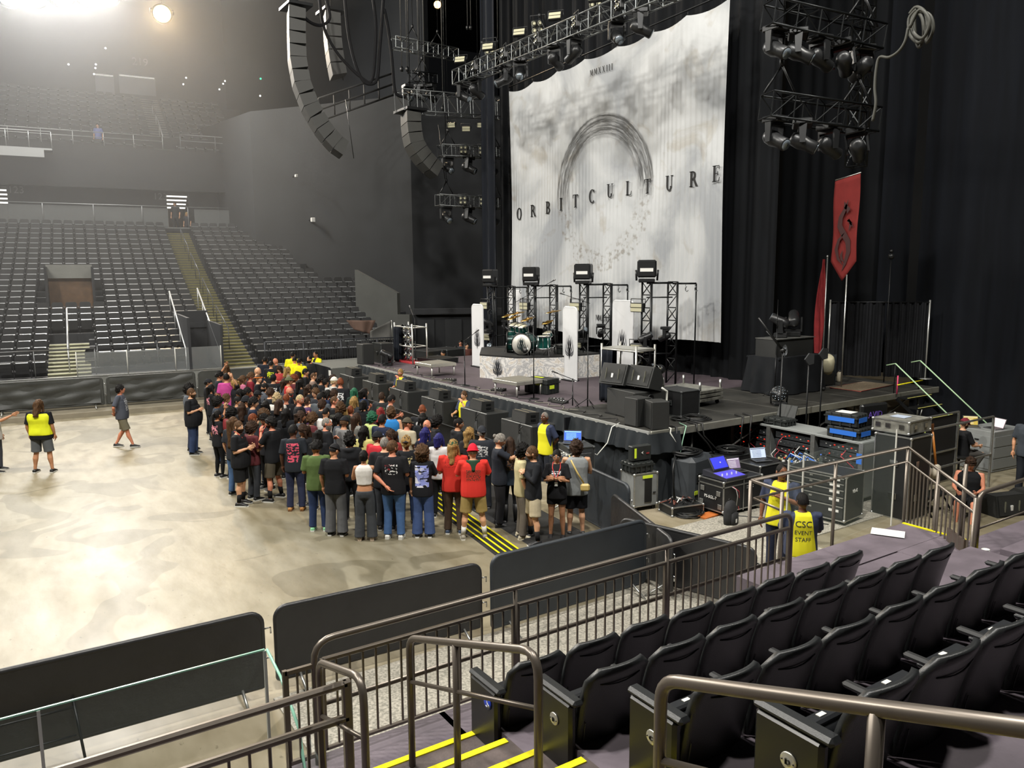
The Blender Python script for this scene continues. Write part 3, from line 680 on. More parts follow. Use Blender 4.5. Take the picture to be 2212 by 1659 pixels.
for i,ch in enumerate('ORBITCULTURE'):
    p=G(LP[i],LY[i],17.86,0)-BO; P,W_=strokes(ch); h=.46+.0*i
    for q in P: mb.prism(q,(bx(p.y,.5)-.045,p.y+W_*h/2*.9,p.z-h/2),(0,-h*.95,0),(0,0,h),(-.008,0,0))
for (px,py,h,stp_) in ((1272,158,.2,None),(1281,686,.2,None)):
    y=(G(px,py,17.86,0)-BO).y; z=(G(px,py,17.86,0)-BO).z
    for ch in 'MMXXIII':
        P,W_=strokes(ch)
        for q in P: mb.prism(q,(bx(y,(z+5)/9.5)-.045,y,z-h/2),(0,-h*.8,0),(0,0,h),(-.008,0,0))
        y-=W_*h*.8+.07
mb.build('lettering',ink,t)
mb=MB()
for k in range(8):
    y=yl+(yr-yl)*k/7; z=ztl+(ztr-ztl)*k/7; mb.cyl((0,y,z+.02),(-.0,y,z+.22),.012,n=5)
mb.cyl((0,yl,ztl+.22),(0,yr,ztr+.22),.03,n=8); mb.build('hanging_pipe',BLKM,t)
# thorn emblem --------------------------------------------------------
def emblem(mb,o,ux,uy,s,m=0,d=None):
    o,ux,uy=Vector(o),Vector(ux),Vector(uy); n=ux.cross(uy).normalized()*.004
    cur=[[(.0,-1.0),(.03,-.5),(.10,.0),(.30,.5),(.33,1.0)],[(.02,-.75),(.2,-.35),(.42,.1),(.5,.75)],[(-.08,-.8),(.08,-.2),(.2,.3),(.12,.85)],[(.0,-.6),(.3,-.45),(.55,-.2),(.62,.35)],[(.05,-.3),(-.1,.1),(-.15,.5),(-.04,1.1)],[(.1,-.65),(.34,-.6),(.52,-.45),(.6,-.15)],[(.25,-.1),(.1,.2),(.05,.5),(.16,.75)]]
    for sg in (1,-1):
        for c in cur:
            N_=10; pts=[]
            for i in range(N_+1):
                u=i/N_*(len(c)-1); a=min(int(u),len(c)-2); f_=u-a; p0=c[max(a-1,0)]; p1=c[a]; p2=c[a+1]; p3=c[min(a+2,len(c)-1)]
                pts.append(tuple(.5*((2*p1[k])+(-p0[k]+p2[k])*f_+(2*p0[k]-5*p1[k]+4*p2[k]-p3[k])*f_*f_+(-p0[k]+3*p1[k]-3*p2[k]+p3[k])*f_**3) for k in (0,1)))
            vs=[];
            for i,(x,y) in enumerate(pts):
                w=.055*math.sin(PI*(i/N_)**.75)+.002
                dx,dy=(pts[min(i+1,N_)][0]-pts[max(i-1,0)][0]),(pts[min(i+1,N_)][1]-pts[max(i-1,0)][1]); l=math.hypot(dx,dy) or 1
                for q in (1,-1):
                    X,Y=sg*(x-q*dy/l*w),y+q*dx/l*w; vs.append(o+ux*X*s+uy*Y*s+n)
            mb.add(vs,[(2*i,2*i+1,2*i+3,2*i+2) for i in range(N_)],m)
embm=mat('grey_emblem_ink','55565a',.8)
scrimm=mat('white_scrim_cloth','d4d5d6',.75,n=.05,ns=3,spec=.2)
def scrim(loc,rz,w,h,lab):
    t=thing('scrim_panel',lab,'banner',loc,rz,'white scrim panels on the stage')
    mb=MB(); mb.prism(rrect(w,h,.13,6),(0,.03,0),(1,0,0),(0,0,1),(0,.05,0)); mb.tube([(x,.055,y) for x,y in rrect(w,h,.13,6)],.03,7,loop=True); mb.build('stretch_cover',scrimm,t)
    mb=MB(); emblem(mb,(0,.022,h*.45),(-1,0,0),(0,0,1),h*.165); 
    for i in range(len(mb.v)): v=mb.v[i]; mb.v[i]=(v[0]*.9,.021,v[2])
    mb.build('thorn_emblem',embm,t)
    mb=MB(); mb.box((0,.06,.02),(w*.8,.3,.03)); mb.build('foot_plate',BLKM,t); return t
scrim((14.18,23.85,DZ),-PI/2,.72,2.2,'white scrim panel with grey thorn emblem at the far left of the drum riser')
scrim((14.62,19.08,DZ),-PI/2,.66,2.25,'white scrim panel with grey thorn emblem at the near right end of the drum riser')
p=G(1110,663,3.72); scrim((17.4,G(1110,690,17.4,0).y,DZ),-PI/2,.85,2.6,'white scrim panel standing behind the drum kit cymbals')
scrim((16.6,G(1343,690,16.6,0).y,DZ),-PI/2,.95,2.4,'white scrim panel half hidden behind the silver amp rack')
# drum riser ----------------------------------------------------------
RZ=DZ+.75
marb=mat('marbled_riser_print','c4c2bd',.6); nt,N,L=nodes(marb); B=N['Principled BSDF']; tc=N.new('ShaderNodeTexCoord')
a1=ramp(noise_node(1.7,4,dist=3.0).outputs['Fac'],[(.36,'dedcd8'),(.46,'a5a5a6'),(.52,'e2e0dc'),(.62,'c0b6a8'),(.7,'e2e0dc')]); L.new(a1.outputs[0],B.inputs['Base Color'])
RP=[(12.8,21.35),(13.27,19.94),(14.55,19.35),(16.1,19.35),(16.1,23.3),(14.05,23.3)]
t=thing('drum_riser','marble-printed angular drum riser with a black top and thorn emblem','riser')
mb=MB(); mb.prism(RP,(0,0,DZ),(1,0,0),(0,1,0),(0,0,.70),0); mb.prism(RP,(0,0,DZ+.70),(1,0,0),(0,1,0),(0,0,.05),1); mb.build('body',[marb,RUB],t)
a,b=Vector((12.8,21.35,0)),Vector((13.27,19.94,0)); d=(b-a).normalized(); n=Vector((d.y,-d.x,0)); mm=a.lerp(b,.5)-Vector((abs(n.x),0,0))*0
nn=Vector((-abs(n.x),-abs(n.y)*(1 if n.y*n.x>0 else -1),0)).normalized(); 
mb=MB(); emblem(mb,mm+nn*.02+Vector((0,0,DZ+.36)),-d*-1,(0,0,1),.3); mb.build('thorn_emblem',mat('dark_emblem','33353a',.8),t)
# drums ---------------------------------------------------------------
shell=mat('teal_sunburst_shell','14524a',.25,.3,n=.7,ns=2,col2='0b1a18'); skin=mat('cream_drum_skin','d9d3b8',.5); skinw=mat('white_drum_skin','dedcd2',.45); CHR=STEEL; GOLD=mat('cymbal_bronze','b08a3e',.25,.95)
def drum(name,lab,c,r,depth,ax,skm,emb=False,legs=None,rz=0):
    c=Vector(c); ax=Vector(ax).normalized(); t=thing(name,lab,'drum',c)
    mb=MB(); mb.lathe([(r,-depth/2),(r,depth/2)],28,(0,0,0),ax,cap=False)
    for k in range(8):
        Q=Vector((0,0,1)).rotation_difference(ax); a=2*PI*k/8; p=Q@Vector((r*1.04*math.cos(a),r*1.04*math.sin(a),0)); mb.cyl(p-ax*depth*.42,p+ax*depth*.42,.008,n=5,m=1)
    mb.build('shell',[shell,CHR],t)
    for s in (-1,1):
        mb=MB(); mb.lathe([(r*1.02,s*depth/2-.02),(r*1.07,s*depth/2-.02),(r*1.07,s*depth/2+.02),(r*1.0,s*depth/2+.02)],28,(0,0,0),ax,cap=False); mb.build('hoop',BLKM if r>.26 else CHR,t)
        mb=MB(); mb.lathe([(0,s*depth/2+s*.005),(r,s*depth/2+s*.005),(r,s*depth/2),(0,s*depth/2)],28,(0,0,0),ax); hd=mb.build('drum_head',skm,t)
        if emb and s>0:
            u=Vector((0,0,1)).cross(ax).normalized(); mb=MB(); emblem(mb,ax*(depth/2+.012),u,(0,0,1),r*.72); mb.build('thorn_emblem',mat('teal_black_ink','17282a',.6),hd)
            mb=MB(); Q=ax.cross(Vector((0,0,1))); mb.lathe([(0,0),(r*.3,0),(r*.3,.01),(0,.01)],16,ax*(depth/2+.008)-u*r*-.35-Vector((0,0,r*.5)),ax); mb.build('port_patch',BLK,hd)
    if legs: 
        for q in legs: mb=MB(); mb.cyl((q[0],q[1],-.0),(q[0]*1.3,q[1]*1.3,RZ-c.z),.01,n=6); mb.build('spur',CHR,t)
    return t
axd=(-.86,-.5,0)
drum('bass_drum','large bass drum with white emblem head facing the crowd, nearer one',(13.85,20.35,RZ+.34),.33,.44,axd,skinw,True,[(-.1,.3),(-.1,-.3)])
drum('bass_drum','large bass drum turned away with cream head, further one',(14.0,21.15,RZ+.34),.33,.44,(-.8,.6,0),skin,False,[(-.1,.3),(-.1,-.3)])
for i,(x,y,z,r,d) in enumerate(((13.95,20.55,.78,.14,.2),(14.0,20.85,.8,.15,.21),(14.05,21.2,.8,.16,.22),(14.45,19.95,.62,.14,.14))):
    drum('tom_drum','small teal tom, %s from the near side, mounted above the bass drums'%ordn[i] if i<3 else 'small teal snare drum beside the drum stool',(x,y,RZ+z),r,d,(-.35,-.1,.93),skin)
drum('floor_tom','teal floor tom on chrome legs at the near side of the kit',(14.15,19.72,RZ+.42),.2,.38,(-.05,0,1),skin,False,[(.18,.1),(-.18,.1),(0,-.2)])
for i,(x,y,z,r,ti) in enumerate(((13.8,20.1,1.15,.24,.3),(13.85,20.75,1.3,.26,.2),(13.9,21.4,1.2,.22,.25),(14.3,19.75,1.05,.2,.35),(14.4,21.8,1.1,.25,.3),(14.7,20.0,1.35,.27,.15))):
    t=thing('cymbal','bronze cymbal on a boom stand, %s of the cluster over the drum kit'%ordn[i],'cymbal',(x,y,RZ),0,'cymbals over the drum kit')
    mb=MB(); mb.lathe([(.02,.03),(.05,.02),(r*.6,.0),(r,-.02),(r,-.024),(r*.6,-.006),(.02,.02)],24,(0,0,z),(-ti,.1,1)); mb.build('plate',GOLD,t)
    mb=MB(); mb.tube([(0,0,z+.06),(.02,0,z*.7),(.1,0,.25)],.01,6); mb.build('stand_tube',CHR,t)
    for k in range(3): a=k*2.09; mb=MB(); mb.cyl((.1,0,.28),(.1+.22*math.cos(a),.22*math.sin(a),.01),.008,n=5); mb.build('leg',CHR,t)
t=thing('drum_stool','round black drum stool behind the teal drums','stool',(14.95,20.6,RZ)); mb=MB(); mb.lathe([(0,.5),(.17,.5),(.18,.54),(.16,.58),(0,.59)],16); mb.build('seat',BLK,t); mb=MB(); mb.cyl((0,0,.1),(0,0,.5),.015); mb.build('pole',CHR,t)
for k in range(3): a=k*2.09; mb=MB(); mb.cyl((0,0,.22),(.22*math.cos(a),.22*math.sin(a),.01),.01,n=5); mb.build('leg',CHR,t)
# microphone stands -----------------------------------------------------
def micstand(loc,h,lab,boom=None,base='round',mic=True,cat='microphone stand'):
    t=thing('microphone_stand',lab,cat,loc); bx=Vector(boom) if boom else Vector((0,0,0))
    mb=MB(); mb.cyl((0,0,.02),(0,0,h),.011,n=7); mb.cyl((0,0,.02),(0,0,h*.55),.016,n=8)
    if base=='round': mb.lathe([(0,0),(.15,0),(.15,.015),(.03,.03),(0,.03)],16)
    mb.build('pole',BLKM,t)
    if base!='round':
        for k in range(3): a=k*2.09+.4; m2=MB(); m2.cyl((0,0,.22),(.3*math.cos(a),.3*math.sin(a),.01),.01,n=5); m2.build('leg',BLKM,t)
    top=Vector((0,0,h))
    if boom: m2=MB(); m2.cyl(top-bx*.35,top+bx,.009,n=6); m2.ball(top,.02,8,5); m2.build('boom_arm',BLKM,t); top=top+bx; dr=bx.normalized()
    else: dr=Vector((-.6,-.1,.3)).normalized()
    if mic: m2=MB(); m2.tube([top,top+dr*.12],[.012,.02],8); m2.ball(top+dr*.15,.03,8,6,1); m2.build('microphone',[BLK,mat('mic_grille','8c8c8c',.3,.9)],t)
    return t
micstand((11.5,20.05,DZ),1.32,'straight black microphone stand at the far front edge of the stage, angled boom on top',(.18,-.3,.25))
micstand((11.72,16.8,DZ),1.95,'tall thin black microphone stand in front of the yellow-taped case',(.0,-.0,.08))
micstand((12.07,14.98,DZ),1.8,'tall black stand beside the dark drape on the near front stage',None,mic=False,base='tri')
micstand((11.85,15.3,DZ),.68,'low tripod microphone stand near the stage front with a level boom',(-.28,.22,.14),'tri')
micstand((12.35,25.0,DZ),1.7,'black microphone stand by the lamp rack at the far side of the stage',(.05,.4,.35),'round')
micstand((14.2,20.95,RZ),1.75,'overhead microphone boom reaching above the drum kit',(.7,-.55,.5),'tri')
micstand((15.6,19.6,RZ),1.65,'short boom microphone stand behind the near drum cymbals',(-.4,.45,.2),'tri')
micstand((17.2,13.45,DZ),2.0,'tall dark boom stand in front of the draped equipment',(.25,.2,.55),'tri',mic=False)
# platforms with legs ----------------------------------------------------
def lowrise(c,w,d,h,rz,lab):
    t=thing('step_platform',lab,'small platform',c,rz)
    mb=MB(); mb.box((0,0,h-.05),(w,d,.1),0,b=.008); mb.box((0,0,h+.003),(w-.05,d-.05,.012),1); mb.build('top',[mat('silver_frame','b5b3a9',.4,.6),mat('grey_grit','6d6a60',.8)],t)
    for sx in (-1,1):
        for sy in (-1,1): mb=MB(); mb.cyl((sx*(w/2-.06),sy*(d/2-.06),0),(sx*(w/2-.06),sy*(d/2-.06),h-.1),.025); mb.build('leg',mat('silver_leg','c4c3bd',.35,.6),t)
lowrise((11.85,17.75,DZ),.95,1.05,.42,.1,'grey-topped silver step platform at the front of the stage near the drum riser')
lowrise((11.95,22.75,DZ),.95,1.05,.42,.05,'grey-topped silver step platform at the far front of the stage')
# cases -------------------------------------------------------------------
def case(name,lab,cat,c,d,rz=0,m=BLKC,edge=ALU,corners=True,handles=0,lid=.0,ribs=False,wheels=False,extra=None,hf='-x'):
    t=thing(name,lab,cat,c,rz); x,y,z=d; w0=.09 if wheels else 0
    mb=MB(); mb.box((0,0,w0+(z-w0)/2),(x-.02,y-.02,z-w0-.01),b=.015); mb.build('body',m,t)
    if edge:
        mb=MB(); e=.022
        for sx in (-1,1):
            for sy in (-1,1): mb.box((sx*(x/2-e/2),sy*(y/2-e/2),w0+(z-w0)/2),(e,e,z-w0))
        for zz in (w0+e/2,z-e/2)+((z*(1-lid),) if lid else ()):
            for s in (-1,1): mb.box((0,s*(y/2-e/2),zz),(x,e,e)); mb.box((s*(x/2-e/2),0,zz),(e,y,e))
        mb.build('edging',edge,t)
        if corners:
            mb=MB()
            for sx in (-1,1):
                for sy in (-1,1):
                    for zz in (w0+.02,z-.02): mb.ball((sx*(x/2-.015),sy*(y/2-.015),zz),.034,8,5)
            mb.build('corner_caps',edge,t)
    if ribs:
        mb=MB()
        for k in range(4): mb.box((x/2*(-.7+.47*k),0,z/2),(.035,y+.015,z*.96)); 
        for k in range(3): mb.box((0,y/2*(-.6+.6*k),z/2),(x+.015,.035,z*.96))
        mb.box((0,0,z*.72),(x+.02,y+.02,.03)); mb.build('ribs',m,t)
    for k in range(handles):
        yy=(k-(handles-1)/2)*y*.45
        for s in (-1,):
            mb=MB(); mb.box((s*(x/2+.003),yy,z*.5),(.012,.14,.12),b=.004); mb.box((s*(x/2+.014),yy,z*.5),(.018,.1,.02),1); mb.build('handle',[edge or ALU,BLK],t)
    if wheels:
        for sx in (-1,1):
            for sy in (-1,1): mb=MB(); mb.lathe([(0,-.02),(.045,-.02),(.045,.02),(0,.02)],12,(sx*x*.38,sy*y*.38,.045),(0,1,0)); mb.box((sx*x*.38,sy*y*.38,.085),(.05,.06,.02),1); mb.build('wheel',[RUB,ALU],t)
    return t
c1=case('storage_case','black ribbed plastic case with yellow tape, on the stage beside the drum riser','case',(12.55,17.6,DZ),(.55,.85,.42),.25,mat('black_moulded','242726',.5),None,ribs=True)
mb=MB(); mb.box((-.285,-.12,.30),(.006,.22,.11)); mb.box((-.08,-.432,.2),(.2,.006,.1)); mb.box((0,.1,.425),(.1,.3,.006)); mb.build('tape_label',mat('fluoro_tape','d9f03a',.6),c1)
c1=case('storage_case','long black ribbed case lying on the drum riser beside the emblem panel','case',(15.0,19.75,RZ),(.4,.7,.3),.1,mat('black_moulded','242726',.5),None,ribs=True)
t=thing('storage_bag','soft dark bag heaped on the drum riser behind the ribbed case','bag',(15.6,20.3,RZ)); mb=MB(); mb.grid(lambda u,v:Vector(((u-.5)*.4,(v-.5)*.6,.02+.3*math.sin(PI*u)**.5*math.sin(PI*v)**.6+.02*math.sin(u*20+v*9))),12,12); mb.build('bag_body',mat('dark_green_cloth','2c2f28',.9),t); mb=MB(); mb.tube([(-.1,-.2,.25),(0,0,.36),(-.1,.2,.25)],.012,5); mb.build('strap',BLK,t)
# dolly of silver decks
t=thing('deck_dolly','wheeled stack of silver platform decks with upright posts on the near stage','dolly',(14.65,14.0,DZ),.12)
for k in range(3): mb=MB(); mb.box((0,0,.16+.1*k),(.95,1.25,.075),b=.006); mb.box((0,0,.16+.1*k),(.97,.12,.04)); mb.build('deck',mat('scuffed_silver','a7a69c',.45,.5,n=.45,ns=9),t)
for sx in (-1,1):
    for sy in (-1,1): mb=MB(); mb.cyl((sx*.42,sy*.57,.38),(sx*.42,sy*.57,.62),.03); mb.build('post',ALU,t); mb=MB(); mb.lathe([(0,-.02),(.05,-.02),(.05,.02),(0,.02)],12,(sx*.4,sy*.5,.05),(1,.3,0)); mb.build('caster',RUB,t)
# pit subwoofer stacks with small speakers on top --------------------------------
def subst(i,y0):
    lab='wide black subwoofer stack against the stage front, %s from the near corner'%ordn[i]
    t=thing('subwoofer',lab,'speaker',(10.4,y0,0),0,'subwoofer stacks along the stage front')
    for k,(dx,w) in enumerate(((0,.52),(.53,.85))):
        mb=MB(); mb.box((.36,.02+dx+w/2,.6),(.74,w-.02,1.18),b=.012)
        mb.box((-.012+.0,.02+dx+w/2,.6),(.01,w-.08,1.1),1); 
        mb.box((.36,.02+dx+w/2,1.185),(.7,w-.1,.012)); mb.build('cabinet',[CAB,GRL],t)
    mb=MB()
    for z in (.3,.85): mb.box((-.02,.53,z),(.012,.07,.3)); 
    mb.build('fly_bracket',mat('bracket_grey','7b7d7d',.4,.6),t)
    mb=MB(); mb.tube([(-.02,.55,.95),(-.07,.5,1.02),(-.05,.42,1.12),(.08,.45,1.21),(.2,.5,1.2)],.011,6); mb.tube([(-.03,.57,.9),(-.05,.57,.6),(-.04,.55,.3)],.009,5); mb.build('cable',BLK,t)
    for s in (0,1):
        mb=MB(); mb.cyl((0.0,.03+s*.5,1.195),(0.0,.5+s*.85,1.195),.012,n=6); mb.build('edge_strip',mat('edge_grey','9a9b98',.4,.4),t)
    lab='small black fill speaker on top of the subwoofer stack %s from the near corner'%ordn[i]
    t=thing('fill_speaker',lab,'speaker',(10.62,y0+.33,1.2),.0,'fill speakers on the subwoofers')
    mb=MB(); mb.prism([(-.2,0),(.2,0),(.2,.26),(-.17,.28)],(0,0,0),(1,0,0),(0,0,1),(0,.62,0)); mb.build('cabinet',CAB,t)
    mb=MB(); mb.grid(lambda u,v:Vector((-.205+.03*v,.02+.58*u,.02+.24*v)),2,2,0,False); mb.build('grille',GRL,t)
    mb=MB(); mb.box((.02,-.004,.08),(.14,.012,.05)); mb.box((.02,-.004,.18),(.14,.012,.05)); mb.build('handle_slot',BLKM,t)
    mb=MB(); mb.box((-.1,.31,.284),(.02,.6,.004)); mb.box((.1,.31,.272),(.02,.6,.004)); mb.build('seam_strip',mat('seam_tan','8e8670',.5),t)
for i,y in enumerate((14.95,17.0,19.35,21.6,23.8,25.9)): subst(i,y)
t=thing('crowd_barrier','low dark aluminium crowd barrier running in front of the subwoofers','barrier')
mb=MB(); mb.box((9.6,19.4,.44),(.03,8.6,.88)); mb.build('panel',BLKM,t); mb=MB(); mb.tube([(9.57,15.1,.9),(9.57,23.7,.9)],.022,7); mb.build('top_rail',BLKM,t)
# ================================================================ LIGHTING GEAR
HEADM=mat('lamp_housing','242526',.38,.3); LENS=mat('lens_glass','8c97a0',.08,.6); PALE=mat('pale_reflector','b4b196',.4)
def make_head(big=1.0):
    t=thing('moving_head_light','l','stage light')
    mb=MB(); mb.box((0,0,.06),(.36,.36,.12),b=.02); mb.build('base',HEADM,t)
    mb=MB(); 
    for s in (-1,1): mb.prism([(-.07,.12),(.07,.12),(.05,.48),(-.05,.48)],(s*.19-.02,0,0),(0,1,0),(0,0,1),(.04,0,0))
    mb.box((0,0,.15),(.4,.14,.05)); mb.build('yoke',HEADM,t)
    mb=MB(); R_=Matrix.Rotation(math.radians(28),3,'X')
    A=R_@Vector((0,-.22,0))+Vector((0,0,.42)); Bp=R_@Vector((0,.3,0))+Vector((0,0,.42))
    ax=(Bp-A).normalized(); mb.lathe([(0,0),(.10,0),(.135,.06),(.15,.2),(.12,.34),(.125,.5),(.105,.52)],16,A,ax); mb.build('lamp_head',HEADM,t)
    mb=MB(); mb.lathe([(0,.515),(.1,.515),(.1,.53),(0,.53)],16,A,ax); mb.build('lens',LENS,t)
    return t
HD=make_head(); HD_used=False
def head(loc,eul,label,group,sc=1):
    global HD_used
    if not HD_used: t=HD; HD_used=True; t.location=loc; t['label']=label; t['group']=group
    else: t=dup(HD,loc,0,label,group)
    t.rotation_euler=eul; t.scale=(sc,sc,sc); return t
def make_blinder():
    t=thing('blinder_light','l','stage light')
    mb=MB(); mb.box((0,0,0),(.34,.14,.34),b=.02); mb.tube([(-.2,0,0),(-.2,0,.28),(.2,0,.28),(.2,0,0)],.014,5); mb.build('housing',HEADM,t)
    for x in(-1,1):
        for z in(-1,1): mb=MB(); mb.lathe([(0,0),(.03,-.02),(.07,.02),(.075,.03)],14,(x*.085,-.075,z*.085),(0,-1,0),cap=False); mb.lathe([(0,.01),(.05,.012),(0,.02)],10,(x*.085,-.075,z*.085),(0,-1,0),m=1); mb.build('lamp',[STEEL,PALE],t)
    return t
def make_strobe():
    t=thing('strobe_light','l','stage light')
    mb=MB(); mb.box((0,0,0),(.42,.12,.24),b=.02); mb.tube([(-.24,0,0),(-.24,.02,.22),(.24,.02,.22),(.24,0,0)],.014,5); mb.build('housing',HEADM,t)
    mb=MB(); mb.box((0,-.064,.055),(.36,.01,.09)); mb.box((0,-.064,-.055),(.36,.01,.09)); mb.build('panel',PALE,t); return t
def make_big():
    t=thing('strobe_light','l','stage light')
    mb=MB(); mb.box((0,0,.33),(.5,.34,.46),b=.04); mb.box((0,0,.02),(.42,.36,.1),b=.02); mb.tube([(-.27,0,.02),(-.29,0,.3)],.03,6); mb.tube([(.27,0,.02),(.29,0,.3)],.03,6); mb.build('housing',HEADM,t)
    mb=MB(); mb.box((0,-.175,.3),(.34,.014,.09)); mb.build('panel',WHT,t); return t
BL=make_blinder(); ST=make_strobe(); BG=make_big(); _u={'b':False,'s':False,'g':False}
def lamp2(kind,loc,eul,label,group,sc=1):
    src={'b':BL,'s':ST,'g':BG}[kind]
    if not _u[kind]: t=src; _u[kind]=True; t.location=loc; t['label']=label; t['group']=group
    else: t=dup(src,loc,0,label,group)
    t.rotation_euler=eul; t.scale=(sc,)*3; return t
def truss(a,b,s,label,seg=.5,m=None,group=None,bars='all',name='truss',cable=()):
    a,b=Vector(a),Vector(b); d=b-a; L_=d.length; e=d.normalized(); u=Vector((-e.y,e.x,0)).normalized() if abs(e.z)<.9 else Vector((1,0,0)); w=e.cross(u)
    t=thing(name,label,'truss',a,0,group); m=m or BLKM
    cs=[(u*x+w*y)*(s/2) for x,y in((-1,-1),(1,-1),(1,1),(-1,1))]
    mb=MB()
    for c_ in cs: mb.cyl(c_,c_+d,.024,n=6)
    mb.build('chords',m,t); mb=MB(); n=max(1,round(L_/seg))
    for i in range(n+1):
        for k in range(4): mb.cyl(cs[k]+d*i/n,cs[(k+1)%4]+d*i/n,.014,n=4,sm=False)
        if i<n:
            for k in range(4):
                p,q=(cs[k],cs[(k+1)%4]) if i%2 else (cs[(k+1)%4],cs[k]); mb.cyl(p+d*i/n,q+d*(i+1)/n,.013,n=4,sm=False)
    mb.build('lattice',m,t)
    for f_ in cable:
        p=d*f_; mb=MB(); mb.cyl(p+Vector((0,0,s/2+.55)),p+Vector((0,0,30-a.z-p.z)) if a.z+p.z>30 else p+Vector((0,0,27-a.z-p.z)),.012,n=5)
        for q in (-1,1): mb.cyl(p+Vector((0,0,s/2+.55)),p+e*q*.35+Vector((0,0,s/2)),.022,n=5)
        mb.lathe([(.02,0),(.05,.03),(.05,.12),(.02,.16)],8,p+Vector((0,0,s/2+.52))); mb.build('hoist_chain',BLKM,t)
    return t
TB=mat('black_truss','1f2122',.35,.7); TG=mat('grey_truss','6f7272',.35,.8)
# four light towers behind the band
px4=((1058,602,1075,625),(1145,598,1167,620),(1257,593,1285,617),(1394,583,1427,612)); rkname=('far left tower','second tower from the left','third tower from the left','nearest right-hand tower')
for i,(hx,hy,tx,ty) in enumerate(px4):
    yb=G(tx,ty,16,0).y; yh=G(hx,hy,16,0).y; zt=4.3+.07*i; nm=rkname[i]
    base=Vector((16.35,(yb+yh)/2,DZ))
    t=thing('light_tower','black ladder truss light tower with hooked side arm, %s'%nm,'light tower',base,0,'light towers on the stage')
    H_=zt-DZ
    for (ox,oy) in ((-.35,.25),(.35,-.1)):
        mb=MB()
        for q in ((-.19,0),(.19,0),(0,.34)): mb.cyl((ox+q[0]*.0+q[1]*.6,oy+q[0],0),(ox+q[1]*.6,oy+q[0],H_),.03,n=6)
        n=8
        for k in range(n): z0,z1=H_*k/n,H_*(k+1)/n; s=1 if k%2 else -1; mb.cyl((ox,oy-.19*s,z0),(ox,oy+.19*s,z1),.016,n=4); mb.cyl((ox,oy-.19,z1),(ox,oy+.19,z1),.016,n=4); mb.cyl((ox,oy+.19*s,z0),(ox+.2,oy,z1),.016,n=4)
        mb.build('upright',TB,t)
    mb=MB(); mb.cyl((-.35,.25,H_-.03),(.35,-.1,H_-.03),.03); mb.cyl((-.35,.25,H_-.45),(.35,-.1,H_-.45),.02); mb.cyl((-.35,.25,.9),(.35,-.1,.9),.02); mb.build('cross_bar',TB,t)
    mb=MB(); mb.cyl((.35,-.1,H_-.05),(.75,-.65,H_-.05),.028); 
    mb.cyl((.75,-.65,0),(.75,-.65,H_-.05),.022); mb.build('side_arm',TB,t)
    for q in (.55,.95): mb=MB(); f_=q; p=Vector((.35,-.1,H_-.05)).lerp(Vector((.75,-.65,H_-.05)),f_); mb.tube([p,p+Vector((0,0,-.08))]+[p+Vector((0,-.05+.06*math.cos(a),-.16+.07*math.sin(a))) for a in (1.5,.5,-.6,-1.7,-2.6)],.016,6); mb.build('clamp_hook',TG,t)
    lamp2('g',(base.x-.35,base.y+.25,zt+.02),(0,0,-1.25+.15*i),'boxy strobe light standing on top of the %s'%nm,'strobes topping the stage towers',1.1)
    lamp2('s',(base.x-.42,base.y+.55,zt-.75),(0,0,-1.45),'pale double strobe clamped high on the %s'%nm,'pale strobes on the tower sides',1.15)
    lamp2('s',(base.x-.42,base.y+.5,zt-1.95),(.2,0,-1.2),'pale strobe clamped low on the %s'%nm,'pale strobes on the tower sides',1.15)
    head((base.x-.38,base.y+.15,DZ+.02),(0,0,2.2+.4*i),'black moving head light at the foot of the %s'%nm,'moving heads at the tower feet',.95)
    head((base.x-.55,base.y+.1,DZ+1.05),(0,0,1.4+.9*i),'black moving head light half way up the %s'%nm,'moving heads on the tower frames',.8)
    head((base.x+.1,base.y-.1,zt-1.3),(PI,0,.6+i),'hanging moving head light inside the %s'%nm,'moving heads on the tower frames',.7)
# lamp frames ---------------------------------------------------------
def par(mb,c,ax,r=.16,m0=0,m1=1):
    mb.lathe([(.03,-.2),(r*.8,-.12),(r,0),(r*.96,0),(r*.6,-.06),(.02,-.09)],16,c,ax,m0,cap=False); mb.ball(Vector(c)+Vector(ax)*-.05,.04,8,5,m1)
sil=mat('silver_scaffold','c2c1b9',.35,.6)
def lampframe(loc,rz,w,h,d,lab,lights,drape,n=(2,4)):
    t=thing('lamp_rack',lab,'lighting frame',loc,rz)
    for sx in (-1,1):
        for sy in (-1,1): mb=MB(); mb.cyl((sx*w/2,sy*d/2,0),(sx*w/2,sy*d/2,h+.06),.028); mb.build('upright',sil,t)
    mb=MB()
    for z in (h-.08,h*.45):
        for sy in (-1,1): mb.cyl((-w/2,sy*d/2,z),(w/2,sy*d/2,z),.022)
        for sx in (-1,1): mb.cyl((sx*w/2,-d/2,z),(sx*w/2,d/2,z),.022)
    if not lights: mb.box((0,0,h-.05),(w,d,.03))
    mb.build('cross_tubes',sil,t)
    if lights:
        for i in range(n[0]):
            for j in range(n[1]):
                mb=MB(); par(mb,(-w*.05+(i-.5)*.36,-d*.3,.28+j*.33),(0,-1,0),.165); mb.build('reflector_lamp',[STEEL,PALE],t)
        mb=MB(); mb.box((0,0,.03),(w,d,.05)); mb.build('red_base',mat('red_board','b1343a',.6),t)
    if drape:
        mb=MB(); x0=-w/2-.03; mb.grid(lambda u,v:Vector((x0-.0+.25*u*0+.45*u,-d/2-.05+.03*math.sin(u*16+v*2),h-.1-(h-.14)*v)),24,10,0,True,(0,.01,0)); mb.grid(lambda u,v:Vector((x0+.02*math.sin(u*14),-d/2-.05+d*.9*u,h-.1-(h-.14)*v)),20,8); mb.build('side_drape',mat('blue_black_drape','1d2129',.9,n=.3,ns=4,spec=.2),t)
    return t
